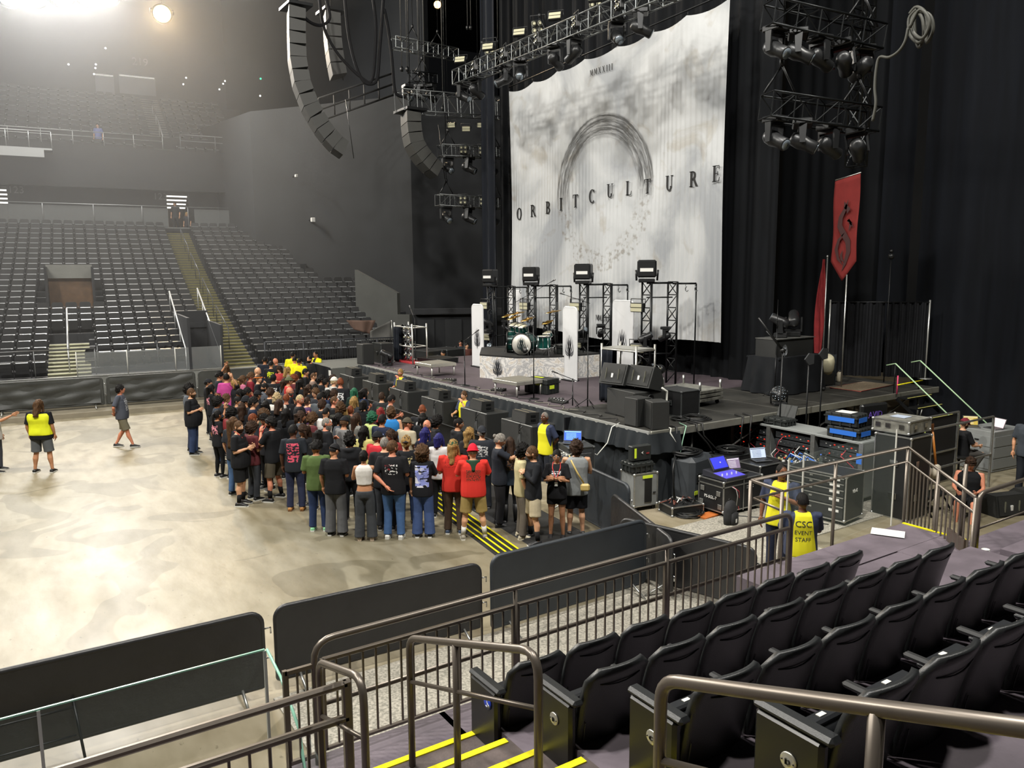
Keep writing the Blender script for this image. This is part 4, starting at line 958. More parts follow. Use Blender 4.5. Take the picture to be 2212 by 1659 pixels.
lampframe((12.95,26.6,DZ),-PI/2+.05,1.35,1.42,.6,'silver tube frame holding eight round chrome lamps at the far side of the stage',True,True)
lampframe((13.3,14.9,DZ),-PI/2+.12,1.15,1.45,.7,'silver tube frame with a dark blue drape behind the tilted monitors',False,True)
t=thing('lamp_cluster','jumble of black and chrome lamps under the silver frame behind the tilted monitors','lamps',(13.75,14.6,DZ+.75))
for k in range(7): mb=MB(); par(mb,(rnd.uniform(-.15,.15),-.35+.13*k,rnd.uniform(-.1,.35)),(-.8,rnd.uniform(-.6,.3),.2),.13); mb.build('lamp',[STEEL if k%2 else HEADM,PALE],t)
# heap of monitors and subs on the near front stage
def boxsp(name,lab,c,d,rz=0,R_=None,ports=0,group=None):
    t=thing(name,lab,'speaker',c,rz,group)
    mb=MB(); mb.box((0,0,d[2]/2),d,b=.015); mb.build('cabinet',CAB,t)
    mb=MB(); mb.box((-d[0]/2-.004,0,d[2]/2),(.01,d[1]-.06,d[2]-.06)); mb.build('grille',GRL,t)
    for k in range(ports): mb=MB(); a,b_=k%2,k//2; mb.lathe([(.0,-.02),(.075,-.02),(.085,.012),(.05,.014),(.05,.0),(0,.0)],14,(-d[0]*.25+.3*a if 0 else -d[0]/2+.2+.24*a,-d[1]/2-.004,.2+.28*b_),(0,-1,0)); mb.build('port',BLKM,t)
    return t
t=boxsp('subwoofer','wide black subwoofer with round port holes lying on the near front stage',(12.35,13.5,DZ),(.95,1.1,.62),-.1,ports=4)
def wedge(lab,c,rz,tilt,w=.72,h=.5,d=.45):
    t=thing('stage_monitor',lab,'speaker',c,rz); t.rotation_euler=(tilt,0,rz)
    mb=MB(); mb.prism([(-d/2,0),(d/2,0),(d/2,h*.55),(d*.1,h),(-d*.35,h)],(-w/2,0,0),(0,1,0),(0,0,1),(w,0,0)); mb.build('cabinet',CAB,t)
    mb=MB(); mb.grid(lambda u,v:Vector((-w*.44+w*.88*u,-d/2-.012+d*.14*v,.04+h*.88*v)),3,3,0,False); mb.build('grille',GRL,t)
    mb=MB(); mb.box((0,-d/2+.012,h*.42),(.05,.03,.1)); mb.build('badge',WHT,t)
    mb=MB()
    for s in (-1,1): mb.box((s*w*.25,-d/2-.0,h*.5),(.012,.03,h*.5))
    mb.build('grille_bar',mat('bar_olive','5d5d50',.5),t); return t
wedge('black wedge monitor propped on the port-hole subwoofer, left of two',(12.1,13.95,DZ+.66),-PI/2+.2,-.25)
wedge('black wedge monitor propped on the port-hole subwoofer, right of two',(12.3,13.25,DZ+.66),-PI/2+.1,-.25)
boxsp('speaker_cabinet','tall black top speaker on the near stage corner, left of the pair',(11.5,12.55,DZ),(.42,.4,.62),.05,group=None)
boxsp('speaker_cabinet','tall black top speaker on the near stage corner, right of the pair',(11.62,12.08,DZ),(.4,.42,.60),-.35)
case('amp_case','black amplifier case with white cable panel behind the corner speakers','case',(13.2,13.0,DZ),(.6,.75,.6),0,BLKC,mat('dark_edging','3d4040',.5),handles=1)
# equipment under drape, right side of stage
t=thing('draped_equipment','tall equipment stack under black cloth with moving lights on top, right half of the stage','draped cases',(18.3,14.0,DZ))
mb=MB()
def drp(u,v):
    a=2*PI*u; sx,sy=1.15,.62; r=1/max(abs(math.cos(a)),abs(math.sin(a))); r=min(r,1.25); k=1+.12*v*(1+.7*math.sin(a*9)); return Vector((sx*r*math.cos(a)*k*.86,sy*r*math.sin(a)*k,.98*(1-v)+.02))
mb.grid(drp,90,8); mb.box((0,0,.97),(1.9,1.1,.05)); mb.build('cloth',mat('dark_cloth','1c1e21',.9,n=.3,ns=3,spec=.2),t)
mb=MB(); mb.box((-.05,.0,1.22),(1.6,.7,.5),b=.02); mb.build('upper_case',CAB,t); mb=MB(); emblem(mb,(-.5,-.36,1.15),(1,0,0),(0,0,1),.17); mb.build('print',mat('white_print','b9bec4',.7),t)
mb=MB(); mb.box((-.05,-.02,1.48),(1.62,.74,.02)); mb.build('edge',ALU,t)
for k in range(2): mb=MB(); mb.ball((-.8+1.6*k,-.7,.05),.05,8,6); mb.build('caster',RUB,t)
head((18.0,13.95,DZ+1.5),(0,0,.6),'black moving head light on the draped stack, left one','moving lights on the draped stack',1.0)
head((18.6,14.0,DZ+1.5),(0,0,-.9),'black moving head light on the draped stack, right one leaning','moving lights on the draped stack',1.1)
t=thing('fan_heater','cream barrel-shaped blower partly under black cloth beside the draped stack','blower',(19.7,13.7,DZ),-.3)
mb=MB(); mb.lathe([(0,.0),(.2,0),(.23,.12),(.23,.34),(.2,.46),(.16,.5)],20,(0,0,.45),(-.2,-.35,.9)); mb.build('barrel',mat('cream_plastic','cfc9ab',.5),t); mb=MB(); mb.box((0,0,.25),(.42,.36,.36),b=.03); mb.box((0,0,.03),(.5,.45,.05),1); mb.build('base',[BLK,ALU],t)
mb=MB(); mb.grid(lambda u,v:Vector((-.1+.55*u,.1+.25*math.sin(PI*u),.95-.9*v+.05*math.sin(u*12))),14,8); mb.build('cloth_cover',VEL2,t)
t=thing('wash_light','round black wash light with ring of lenses standing on the near stage edge','stage light',(16.1,12.45,DZ),-.5)
mb=MB(); mb.box((0,0,.04),(.34,.28,.09),b=.02); mb.build('base',HEADM,t); mb=MB(); mb.tube([(-.2,0,.05),(-.22,0,.3),(-.2,0,.36)],.02,6); mb.tube([(.2,0,.05),(.22,0,.3),(.2,0,.36)],.02,6); mb.build('yoke',HEADM,t)
mb=MB(); mb.lathe([(0,-.1),(.12,-.1),(.19,-.02),(.19,.04),(0,.04)],20,(0,0,.3),(-.5,-.85,.1)); mb.build('lamp_head',HEADM,t)
mb=MB(); ax=Vector((-.5,-.85,.1)).normalized(); u=ax.cross(Vector((0,0,1))).normalized(); w_=ax.cross(u)
for rr_,n_ in ((.05,4),(.11,8),(.16,12)):
    for k in range(n_): a=2*PI*k/n_; mb.ball(Vector((0,0,.3))+ax*.045+u*rr_*math.cos(a)+w_*rr_*math.sin(a),.017,6,4)
mb.build('lens_ring',LENS,t)
t=thing('air_canister','small beige canister standing by the pipe-and-drape','canister',(21.0,14.1,DZ)); mb=MB(); mb.lathe([(0,0),(.07,0),(.08,.03),(.08,.26),(.05,.3),(0,.31)],14); mb.build('body',mat('tan_can','8a8372',.5),t); mb=MB(); mb.lathe([(0,.31),(.03,.31),(.03,.35),(0,.35)],8); mb.build('cap',BLK,t)
t=thing('door_mat','patterned tan mat lying in front of the pipe-and-drape','mat',(20.6,13.1,DZ),.1); mb=MB(); mb.box((0,0,.012),(1.9,.9,.022),b=.006); mb.build('weave',mat('tan_weave','8d7f68',.9,n=.5,ns=60,col2='55493c'),t); mb=MB(); mb.tube([(x,y,.014) for x,y in ((-.95,-.45),(.95,-.45),(.95,.45),(-.95,.45))],.015,5,loop=True); mb.build('red_border',mat('dull_red','8a4038',.8),t)
# pipe and drape
t=thing('drape_stand','low black pipe-and-drape screen on silver poles at the right of the stage','curtain screen')
a,b=Vector((21.2,14.75,DZ)),Vector((23.1,12.75,DZ)); b=G(1998,818,DZ); a=G(1786,812,DZ)
for p in (a,b): mb=MB(); mb.cyl(p,p+Vector((0,0,2.4)),.025); mb.lathe([(0,0),(.2,0),(.2,.012),(0,.012)],14,p); mb.build('pole',mat('pole_silver','c7c8c4',.3,.7),t)
mb=MB(); mb.cyl(a+Vector((0,0,2.33)),b+Vector((0,0,2.33)),.022); mb.build('top_pipe',BLKM,t)
dd=b-a; nn_=Vector((-dd.y,dd.x,0)).normalized()
for s0,s1 in ((0.01,.56),(.58,.99)):
    mb=MB(); mb.grid(lambda u,v:a+dd*(s0+(s1-s0)*u)+nn_*(.05*math.sin(u*34)+.03*math.sin(u*71+1))+Vector((0,0,2.3*(1-v)+.03)),110,6); mb.build('drape_panel',mat('charcoal_drape','1b1c1f',.9,n=.2,ns=4,spec=.2),t)
# red pennants
redc=mat('red_banner_cloth','6a2220',.8,n=.15,ns=4,spec=.2)
def curve2(mb,c,w,o,ux,uy,s,m=0):
    o,ux,uy=Vector(o),Vector(ux),Vector(uy); n=ux.cross(uy).normalized()*.006; N_=len(c)-1; vs=[]
    for i,(x,y) in enumerate(c):
        dx,dy=c[min(i+1,N_)][0]-c[max(i-1,0)][0],c[min(i+1,N_)][1]-c[max(i-1,0)][1]; l=math.hypot(dx,dy) or 1; ww=w*math.sin(PI*(i+.02)/(N_+.04))**.8+.003
        for q in (1,-1): vs.append(o+ux*(x-q*dy/l*ww)*s+uy*(y+q*dx/l*ww)*s+n)
    mb.add(vs,[(2*i,2*i+1,2*i+3,2*i+2) for i in range(N_)],m)
t=thing('pennant_banner','tall red pennant banner with a black tribal S, pointed at the bottom, on a pole','banner')
c0,c1,c2_,c3,c4=[G(x,y,20,0) for x,y in ((1804,392),(1859,375),(1851,560),(1829,601),(1801,565))]
u_=(c1-c0); u_.z=0; w_=u_.length; u_.normalize(); nrm=Vector((0,0,1)).cross(u_)*1
mb=MB()
def pen(u,v):
    x=u; top=c0.lerp(c1,u); z0=top.z; zb=(c4.z if u<.5 else c2_.z); zb=min(zb,c4.z)-.55*(1-abs(u-.5)*2)
    p=top.copy(); p.z=z0+(zb-z0)*v; p-=nrm*(.03*math.sin(v*7+u*3)); return p
mb.grid(pen,12,20,0,True,nrm*.01); mb.build('cloth',redc,t)
mb=MB(); ctr=c0.lerp(c1,.5)+Vector((0,0,-1.55))-nrm*.05
for c_,w0 in (([(.1,1.0),(.02,.75),(-.12,.5),(-.14,.25),(.0,.02),(.15,-.2),(.18,-.5),(.08,-.85),(.0,-1.05)],.085),([(-.02,.95),(.02,.8),(.12,.72),(.08,.6)],.07),([(.02,.05),(-.15,-.15),(-.22,-.42),(-.14,-.7),(.02,-.88)],.05),([(.16,.1),(.22,.3),(.12,.42),(.3,.2)],.05),([(.0,-.45),(-.05,-.6),(-.02,-.72),(.06,-.8)],.04)): curve2(mb,c_,w0,ctr,u_*1.0,(0,0,1),.95)
o_=mb.build('tribal_emblem',mat('dark_maroon_print','30100f',.8),t)
mb=MB(); mb.tube([c0+Vector((0,0,.03))-nrm*-.02,c1+Vector((0,0,.03))+nrm*.02],.018,6); mb.cyl(c3+Vector((0,0,.1)),Vector((c3.x,c3.y,DZ)),.02); mb.build('pole',ALU,t)
t=thing('pennant_banner','narrow folded red pennant hanging beside the pole left of the pipe-and-drape','banner')
q0=G(1780,560,20.6,0); mb=MB(); mb.grid(lambda u,v:q0+Vector((0,.0,0))+Vector((.05*math.sin(u*9+v*4),(.02+.42*v*(1.25-v))*(u-.3)*1.6,-3.3*v*(.86+.14*u))),14,22,0,True,(.01,0,0)); mb.build('cloth',mat('bright_red_cloth','80282a',.75,n=.25,ns=5,spec=.2),t)
mb=MB(); mb.cyl((q0.x+.05,q0.y-.08,DZ),(q0.x+.05,q0.y-.08,q0.z+.05),.022); mb.ball((q0.x+.05,q0.y-.08,q0.z+.08),.04,8,6); mb.build('pole',ALU,t)
# overhead rig --------------------------------------------------------------
truss((15.0,26.3,11.9),(15.0,9.0,11.9),.5,'long black lighting truss running above the front of the printed backdrop',.5,TG,cable=(.1,.3,.52,.75))
for k in range(11):
    y=26.0-.95*k; z=11.71
    if k%3==2: lamp2('b',(15.05,y,12.45),(.3,0,-.9),'four-lamp blinder on the long overhead truss, %s from its far end'%ordn[k],'lamps on the long overhead truss',1.2)
    else: head((15.0,y,z),(PI,0,.4+1.3*k),'black moving head hanging from the long overhead truss, %s from its far end'%ordn[k],'lamps on the long overhead truss',1.15)
    if k%2==0: lamp2('s',(14.7,y-.4,12.35+.0),(-.35,0,-.9),'pale strobe on top of the long overhead truss, %s along'%ordn[k//2],'strobes on the long overhead truss',1.0)
    elif k<10: lamp2('b',(14.72,y-.45,11.95),(0,0,-1.9),'four-lamp blinder on the face of the long overhead truss, %s along'%ordn[k//2],'blinders on the face of the long overhead truss',1.0)
def cluster(a,b,nm,n=4,sc=1.1,top=True):
    a,b=Vector(a),Vector(b); truss(a,b,.45,'short black lamp truss hung from two chains, %s'%nm,.45,TB if nm.startswith('near') else TG,cable=(.13,.85))
    for k in range(n):
        p=a.lerp(b,(k+.35)/n); head((p.x,p.y,p.z-.17),(PI,.15*(k%2),.7*k),'moving head under the %s, %s along'%(nm,ordn[k]),'moving heads on the hanging lamp trusses',sc)
    if nm.startswith('near'): return
    for k in range(2): p=a.lerp(b,.35+.3*k); lamp2('b',(p.x-.1,p.y-.27,p.z),(0,0,-.5),'four-lamp blinder on the %s, %s one'%(nm,ordn[k]),'blinders on the hanging lamp trusses',1.0)
    p=a.lerp(b,.72); lamp2('s',(p.x,p.y-.1,p.z+.45),(.2,0,-.6),'pale strobe on top of the %s'%nm,'strobes on the hanging lamp trusses',1.0)
cluster(G(950,325,30,1),G(1085,330,30,1),'far middle lamp truss left of the backdrop',3,1.25)
cluster(G(945,432,30,1),G(1090,440,30,1),'far lowest lamp truss left of the backdrop',3,1.25)
truss(G(862,218,30,1),G(1085,235,30,1),.8,'wide grey box truss level with the backdrop top, far side',.6,TG,cable=(.2,.75))
truss(G(850,92,32,1),G(985,118,32,1),.45,'thin lit truss under the small orange lamp',.5,TG,cable=(.3,.7))
truss(G(885,165,31,1),G(940,172,31,1),.4,'tiny truss with drooping lamps above the wide far box truss',.4,TB,cable=(.5,))
for k in range(3): p=G(880+k*25,172,31,1); head((p.x,p.y,p.z-.2),(PI,0,k),'dim moving head drooping under the tiny far truss, %s one'%ordn[k],'moving heads on the tiny far truss',1.1)
for k in range(3): p=G(975+k*32,270+8*(k%2),30,1); lamp2('s',p,(.3,0,-.8+k*.2),'dim strobe hanging between the far box truss and middle lamp truss, %s one'%ordn[k],'strobes between the far trusses',.9)
cluster(G(1655,228,10.2,1),G(1885,262,9.4,1),'near lower lamp truss at upper right',4,1.0)
cluster(G(1660,30,10.2,1),G(1895,85,9.4,1),'near upper lamp truss at upper right',5,1.0)
a=G(1880,70,10,1); truss(a+Vector((0.2,.3,-2.6)),Vector((a.x+.3,a.y+.3,27)),.3,'vertical black ladder truss beside the near lamp trusses',.4,TB)
t=thing('cable_bundle','grey-green cable loops hanging at the upper right from the lamp trusses','cable')
pts=[G(x,y,12,0) for x,y in ((1965,60),(1985,20),(2005,45),(1990,80),(1968,70),(1962,40),(1975,22),(1998,30),(2003,60),(1988,88),(1985,60))]
mb=MB(); mb.tube(smooth([p+Vector((.02*i,0,0)) for i,p in enumerate(pts)]),.026,7); mb.tube(smooth([G(x,y,12.1,0) for x,y in ((1962,60),(1955,90),(1940,112),(1920,124),(1900,124),(1893,150),(1890,190),(1892,225),(1885,262))]),.024,7); mb.tube(smooth([G(x,y,12.3,0) for x,y in ((1965,30),(1980,15),(2000,30),(2002,70),(1985,92),(1966,75),(1964,40),(1980,20))]),.026,7); mb.tube(smooth([G(x,y,12.35,0) for x,y in ((1975,20),(1992,40),(1995,80),(1985,102),(1978,80),(1975,40))]),.026,7); mb.build('loops',mat('cable_grey_green','34342d',.6),t)
# line arrays -----------------------------------------------------------------
def linearray(pts,w,lab,m=None,sm_=None):
    t=thing('line_array',lab,'speaker array',pts[0])
    o=Vector(pts[0]); P=[Vector(p)-o for p in pts]; L_=[0]
    for i in range(1,len(P)): L_.append(L_[-1]+(P[i]-P[i-1]).length)
    n=int(L_[-1]/.42); at_=lambda d:(lambda i:P[i].lerp(P[i+1],(d-L_[i])/(L_[i+1]-L_[i])))(min(max(k for k in range(len(L_)) if L_[k]<=d+1e-9),len(P)-2))
    wd=Vector((.25,1,0)).normalized()*w
    for k in range(n):
        a,b=at_(L_[-1]*k/n),at_(L_[-1]*(k+1)/n-.025); d=(b-a).normalized(); bk=wd.normalized().cross(d); bk=bk if bk.x>0 else -bk
        mb=MB(); F0=[a-wd/2,a+wd/2,b+wd/2,b-wd/2]; Bk=[a-wd*.4+bk*.6+d*.03,a+wd*.4+bk*.6+d*.03,b+wd*.4+bk*.6-d*.05,b-wd*.4+bk*.6-d*.05]
        mb.add(F0+Bk,[(0,1,2,3),(7,6,5,4),(0,4,5,1),(1,5,6,2),(2,6,7,3),(3,7,4,0)]); mb.build('speaker_cabinet',m or CAB,t)
    mb=MB(); mb.cyl(P[0]+Vector((.3,0,.1)),P[0]+Vector((.3,0,27-o.z)),.02,n=5); mb.cyl(P[-1]+Vector((.5,0,0)),P[-1]+Vector((.25,0,2.2)),.014,n=5)
    mb.box(P[0]+Vector((.3,0,.12)),(.9,w,.1)); mb.build('fly_frame',BLKM,t)
    return t
LAP=lambda pp,Y:[G(x,y,Y,1) for x,y in pp]
pale=mat('grey_array_cabinet','3c3c39',.5,n=.1,ns=5)
linearray(LAP(((622,20),(622,70),(624,130),(634,185),(655,240),(685,290),(712,322),(738,340)),30),1.2,'long curved line array of speakers hanging on the left, its top catching light',mat('lit_array_cabinet','3f3f3d',.5))
linearray(LAP(((700,30),(702,80),(708,130),(716,170)),32),1.1,'second line array behind the long one, only its upper part catching light',mat('lit_array_cabinet','3f3f3d',.5))
linearray(LAP(((872,245),(873,280),(880,315),(897,345),(918,368),(938,385)),30),1.3,'short curved grey line array hanging left of the far lamp trusses',pale)
# dim catwalk with rails, cables and chains at the top left centre
t=thing('catwalk','dim grey catwalk frame crossing behind the long line array','catwalk')
a,b=G(690,262,36,1),G(850,205,36,1); mb=MB()
for dz in (0,.5,1.0): mb.cyl(a+Vector((0,0,dz)),b+Vector((0,0,dz)),.05,n=6)
mb.build('rails',mat('dim_grey_metal','262626',.7),t); mb=MB()
for k in range(6): p=a.lerp(b,k/5); mb.cyl(p,p+Vector((0,0,1.0)),.04,n=5)
mb.build('uprights',mat('dim_grey_metal','262626',.7),t)
for i,(pp,lb) in enumerate((([(690,0),(700,60),(725,110),(760,150),(790,175),(800,178),(808,150),(812,60),(806,0)],'black cable sagging in a deep loop right of the long line array'),([(745,0),(752,70),(765,130),(782,172),(800,182),(815,170),(820,110),(825,45),(828,0)],'second black cable loop beside the deep sagging one'),([(830,20),(838,60),(846,120),(852,190),(860,206),(875,210)],'thin cable dropping to the wide far box truss'),([(640,0),(660,40),(690,55),(712,40),(705,0)],'tangled cable swag above the long line array'))):
    mb=MB(); q=smooth([G(x,y,30,1) for x,y in pp]); mb.tube(q,.06,6); t=thing('hanging_cable',lb,'cable'); mb.build('strand',mat('cable_dark','161618',.85,spec=.2),t)
for i,(px_,py_) in enumerate(((868,150),(880,150),(905,160),(917,162),(957,235),(1010,60),(1017,60),(1050,100),(1075,90))):
    p=G(px_,py_,31,1); t=thing('hoist_chain','thin vertical hoist chain, %s from the left between line array and backdrop truss'%ordn[i],'chain',p); mb=MB(); mb.cyl((0,0,0),(0,0,27-p.z),.018,n=5); mb.build('chain',mat('chain_grey','6d6d6a',.4,.7),t)
    mb=MB(); mb.lathe([(0,0),(.06,.02),(.07,.15),(.03,.22)],8,(0,0,-.1)); mb.build('hook',BLKM,t)
# things on and around the far side of the stage
boxsp('speaker_cabinet','dark grey side speaker standing at the far end of the stage',G(790,786,DZ),(.45,.5,.75),.1)
case('amp_case','black amplifier rack on the far wing behind the round moving light','case',G(828,783,DZ),(.5,.8,.75),0,BLKC,mat('dark_edging','3d4040',.5),handles=1)
head(G(838,790,DZ),(0,0,.9),'black moving head light lying by the far lamp frame','moving heads on the far wing',.9)
t=thing('photo_umbrella','grey stretched cloth screen propped in front of the end wall','cloth screen'); a,b,c_=G(800,745,2.0),G(845,745,2.0),G(845,690,30.5,1)
mb=MB(); pa,pb,pc,pd=G(800,735,31,1),G(846,735,31,1),G(846,692,31,1),G(800,715,31,1); mb.grid(lambda u,v:pa.lerp(pb,u).lerp(pd.lerp(pc,u),v)+Vector((0,.1*math.sin(PI*u)*math.sin(PI*v),0)),8,8,0,True,(0,.02,0)); mb.build('cloth',mat('grey_brown_cloth','5b5a57',.8,n=.2,ns=2),t); mb=MB(); mb.cyl(pb,pc,.02); mb.build('pole',ALU,t)
t=thing('hanging_tarp','brown tarp swagged under the ledge right of the end seating','tarp'); pa,pb,pc,pd=G(748,692,32,1),G(812,692,32,1),G(800,722,32,1),G(765,712,32,1)
mb=MB(); mb.grid(lambda u,v:pa.lerp(pb,u).lerp(pd.lerp(pc,u),v)+Vector((0,.08*math.sin(u*9),0)),10,6,0,True,(0,.02,0)); mb.build('cloth',mat('brown_tarp','6b5347',.8,n=.2,ns=2),t)
for i,(x,y,c_) in enumerate(((925,745,'1d1e20'),(965,742,'23262b'),(945,760,'1d1e20'))):
    case('road_case','black road case in the dim backstage area, %s from the left'%ordn[i],'case',G(x,y+20,0.6)*1.0-Vector((0,0,.6)) if 0 else Vector((G(x,y,1.9).x,G(x,y,1.9).y,0)),(1.0,1.2,1.7),.2,BLKC,mat('dark_edging','3d4040',.5),handles=2)
# ================================================================ MONITOR WORLD (near side of the stage)
def z6(x,y): return (1200+x/4.148,860+y/4.148)
def z7(x,y): return (1620+x/3.737,860+y/3.737)
# white-grey equipment case with black slot panel
c=case('equipment_case','tall grey equipment case with a black slot panel and yellow tape, behind the corner barricade','case',(10.78,11.68,0),(.58,.5,.78),-.15,GREYC,ALU,wheels=True)
mb=MB(); mb.box((.05,-.253,.42),(.17,.008,.5)); mb.build('slot_panel',BLK,c); mb=MB(); mb.box((.03,-.256,.70),(.24,.008,.06)); mb.build('tape',mat('fluoro_tape','d9f03a',.6),c)
mb=MB(); mb.box((.2,-.256,.36),(.07,.008,.02)); mb.build('latch',BLK,c)
c=case('storage_case','flat black plastic case lying on the grey equipment case','case',(10.72,11.68,.79),(.55,.42,.2),-.1,mat('black_moulded','242726',.5),None,ribs=True)
c=case('storage_case','black case standing upright with yellow tape and white arrow mark, on the flat case','case',(10.76,11.66,1.0),(.5,.16,.32),-.12,mat('black_moulded','242726',.5),None)
mb=MB(); mb.box((-.16,-.083,.17),(.05,.006,.2)); mb.build('tape',mat('fluoro_tape','d9f03a',.6),c); mb=MB(); mb.prism([(-.02,.17),(.03,.2),(.015,.17),(.03,.14)],(0,-.084,0),(1,0,0),(0,0,1),(0,-.003,0)); mb.build('arrow_mark',WHT,c); mb=MB(); mb.box((.14,-.084,.15),(.07,.004,.03)); mb.build('red_mark',mat('red_mark','8e2b2b',.6),c)
# laptop helper
def laptop(name,lab,loc,rz,scr,scr2,tilt=.35,w=.34,parent_cat='laptop',em=1.6):
    t=thing(name,lab,parent_cat,loc,rz)
    mb=MB(); mb.box((0,0,.01),(w,.24,.02),b=.004); mb.box((0,-.01,.0215),(w*.85,.12,.003),1); mb.build('base',[mat('laptop_grey','585a5c',.4,.5),BLK],t)
    R_=Matrix.Rotation(-tilt,3,'X'); mb=MB(); mb.box(Vector((0,.12,.02))+R_@Vector((0,0,.12)),(w,.012,.24),0,R=R_,b=.003); ld=mb.build('lid',mat('laptop_grey','585a5c',.4,.5),t)
    sm_=mat(lab[:20]+'_screen',scr,.3,emit=em); s2=mat(lab[:20]+'_scr2',scr2,.3,emit=em)
    mb=MB(); o=Vector((0,.12,.02)); mb.box(o+R_@Vector((0,-.0075,.12)),(w-.03,.002,.21),0,R=R_)
    for k in range(5): mb.box(o+R_@Vector((-.03,-.009,.045+.03*k)),(w*.55,.002,.008),1,R=R_)
    mb.box(o+R_@Vector((0,-.009,.205)),(w-.05,.002,.016),1,R=R_); mb.build('screen',[sm_,s2],ld)
    mb=MB(); [mb.box((-.13+.03*k,-.0+.0,.0235),(.02,.07,.003)) for k in range(9)]; mb.build('keys',BLK,t); return t
# console on road case marked PS-SGL-7
CN=Vector((11.64,10.2,0))
c=case('console_case','black road case lettered PS-SGL-7 with silver edging, carrying the glowing mixing console','case',(12.2,10.52,0),(1.15,.66,.72),0,BLKC,ALU,wheels=True,lid=.16)
mb=MB(); text_on(mb,'PS-SGL-7',.085,(-.585,.0,.33),(0,-1,0),(0,0,1)); mb.build('stencil_lettering',WHT,c)
mb=MB()
for y,z in ((.22,.5),(-.2,.46),(.24,.22),(-.24,.2)): mb.box((-.58,y,z),(.012,.1,.1),b=.003)
for x in (-.0,): mb.box((x,-.335,.38),(.02,.012,.62))
mb.build('latch_plates',ALU,c)
mb=MB(); 
for k in range(14): mb.box((.1+.03*(k%7),-.336,.55-.04*(k//7)),(.014,.01,.014))
mb.build('socket_row',mat('pale_socket','a8a8a4',.4),c)
mb=MB(); mb.tube([(-.35,-.34,.6),(-.28,-.38,.55),(-.2,-.36,.4),(-.22,-.35,.2)],.008,5); mb.tube([(-.32,-.34,.6),(-.2,-.39,.5),(-.15,-.36,.35)],.008,5,1); mb.build('patch_cable',[WHT,mat('red_cable','b23b46',.5)],c)
t=thing('mixing_console','glowing violet mixing console with raised touch screen on the lettered road case','mixing console',(11.98,10.5,.73),0)
mb=MB(); mb.prism([(-.33,0),(.3,0),(.3,.12),(-.33,.05)],(-.3,0,0),(0,1,0),(0,0,1),(.6,0,0)); mb.build('body',mat('console_grey','3f4048',.4,.4),t)
mb=MB(); mb.grid(lambda u,v:Vector((-.28+.56*u,-.3+.34*v,.057+.037*v)),1,1,0,False); mb.build('fader_bed',mat('violet_glow','5650c8',.4,emit=.9),t)
mb=MB()
for k in range(16): mb.box((-.26+.034*k,-.18+.03*((k*5)%4),.08),(.014,.03,.016))
mb.build('faders',mat('fader_cap','c9cad4',.4),t)
R_=Matrix.Rotation(-.6,3,'X'); mb=MB(); mb.box((0,.16,.24),(.46,.03,.3),R=R_,b=.01); mb.build('screen_housing',mat('console_grey','3f4048',.4,.4),t)
mb=MB(); mb.box(Vector((0,.16,.24))+R_@Vector((0,-.018,0)),(.4,.004,.24),0,R=R_); mb.box(Vector((.03,.16,.24))+R_@Vector((0,-.021,0)),(.03,.004,.03),1,R=R_); mb.build('touch_screen',[mat('indigo_screen','3a3fc4',.3,emit=2.2),WHT],t)
laptop('laptop','open laptop with pale windows on a mauve screen, right of the mixing console',(12.5,10.6,.73),-.2,'8a7a94','e8e6ee')
laptop('laptop','open laptop with bright blue-white screen beside the coloured wiring, near the drawer case',(13.35,10.7,.82),-.35,'b8c6e0','3d4450',w=.38)
c=case('road_case','low black road case with silver edges under the blue-white laptop','case',(13.4,10.7,0),(.9,.6,.81),0,BLKC,ALU,handles=1)
# backpack
t=thing('backpack','black backpack with a white label leaning on the lettered console case','backpack',(11.45,9.86,0),.2)
mb=MB(); mb.lathe([(0,.02),(.16,.02),(.175,.15),(.17,.32),(.12,.43),(.05,.47),(0,.47)],16); 
mb.v=[(x*1.0,y*.62,z) for x,y,z in mb.v]; mb.build('bag_body',mat('black_nylon','1e1f21',.8,bump=.4,bs=20),t)
mb=MB(); mb.lathe([(0,.03),(.11,.03),(.12,.12),(.11,.24),(0,.27)],14); mb.v=[(x,y*.4-.1,z) for x,y,z in mb.v]; mb.build('front_pocket',mat('black_nylon','1e1f21',.8,bump=.4,bs=20),t)
mb=MB(); mb.tube([(-.03,.02,.46),(-.03,.02,.5),(.03,.02,.5),(.03,.02,.46)],.008,5); mb.build('top_handle',BLK,t); mb=MB(); mb.box((-.03,-.152,.11),(.045,.004,.07)); mb.build('label_patch',WHT,t); mb=MB(); mb.tube([(.1,-.11,.36),(.06,-.15,.3)],.005,4); mb.build('red_zip',mat('red_mark','8e2b2b',.6),t)
# drawer case VB-6
c=case('drawer_case','tall black drawer case with five silver-lipped drawers, marked VB-6','case',(13.35,9.15,0),(.72,1.2,.98),.12,BLKC,ALU,wheels=True)
for k in range(5):
    z0=.14+[0,.26,.44,.58,.7][k]; h=[.25,.17,.13,.11,.1][k]
    mb=MB(); mb.box((-.362,0,z0+h/2),(.02,1.12,h-.02),b=.004); mb.box((-.372,0,z0+h-.015),(.022,1.12,.016),1); mb.box((-.375,-.38,z0+h*.6),(.006,.2,.05),2); mb.box((-.375,.1,z0+h*.55),(.012,.06,.03),1); mb.build('drawer',[BLKC,ALU,WHT],c)
mb=MB(); text_on(mb,'VB-6',.1,(-.02,-.606,.62),(1,0,0),(0,0,1)); mb.build('stencil_lettering',WHT,c)
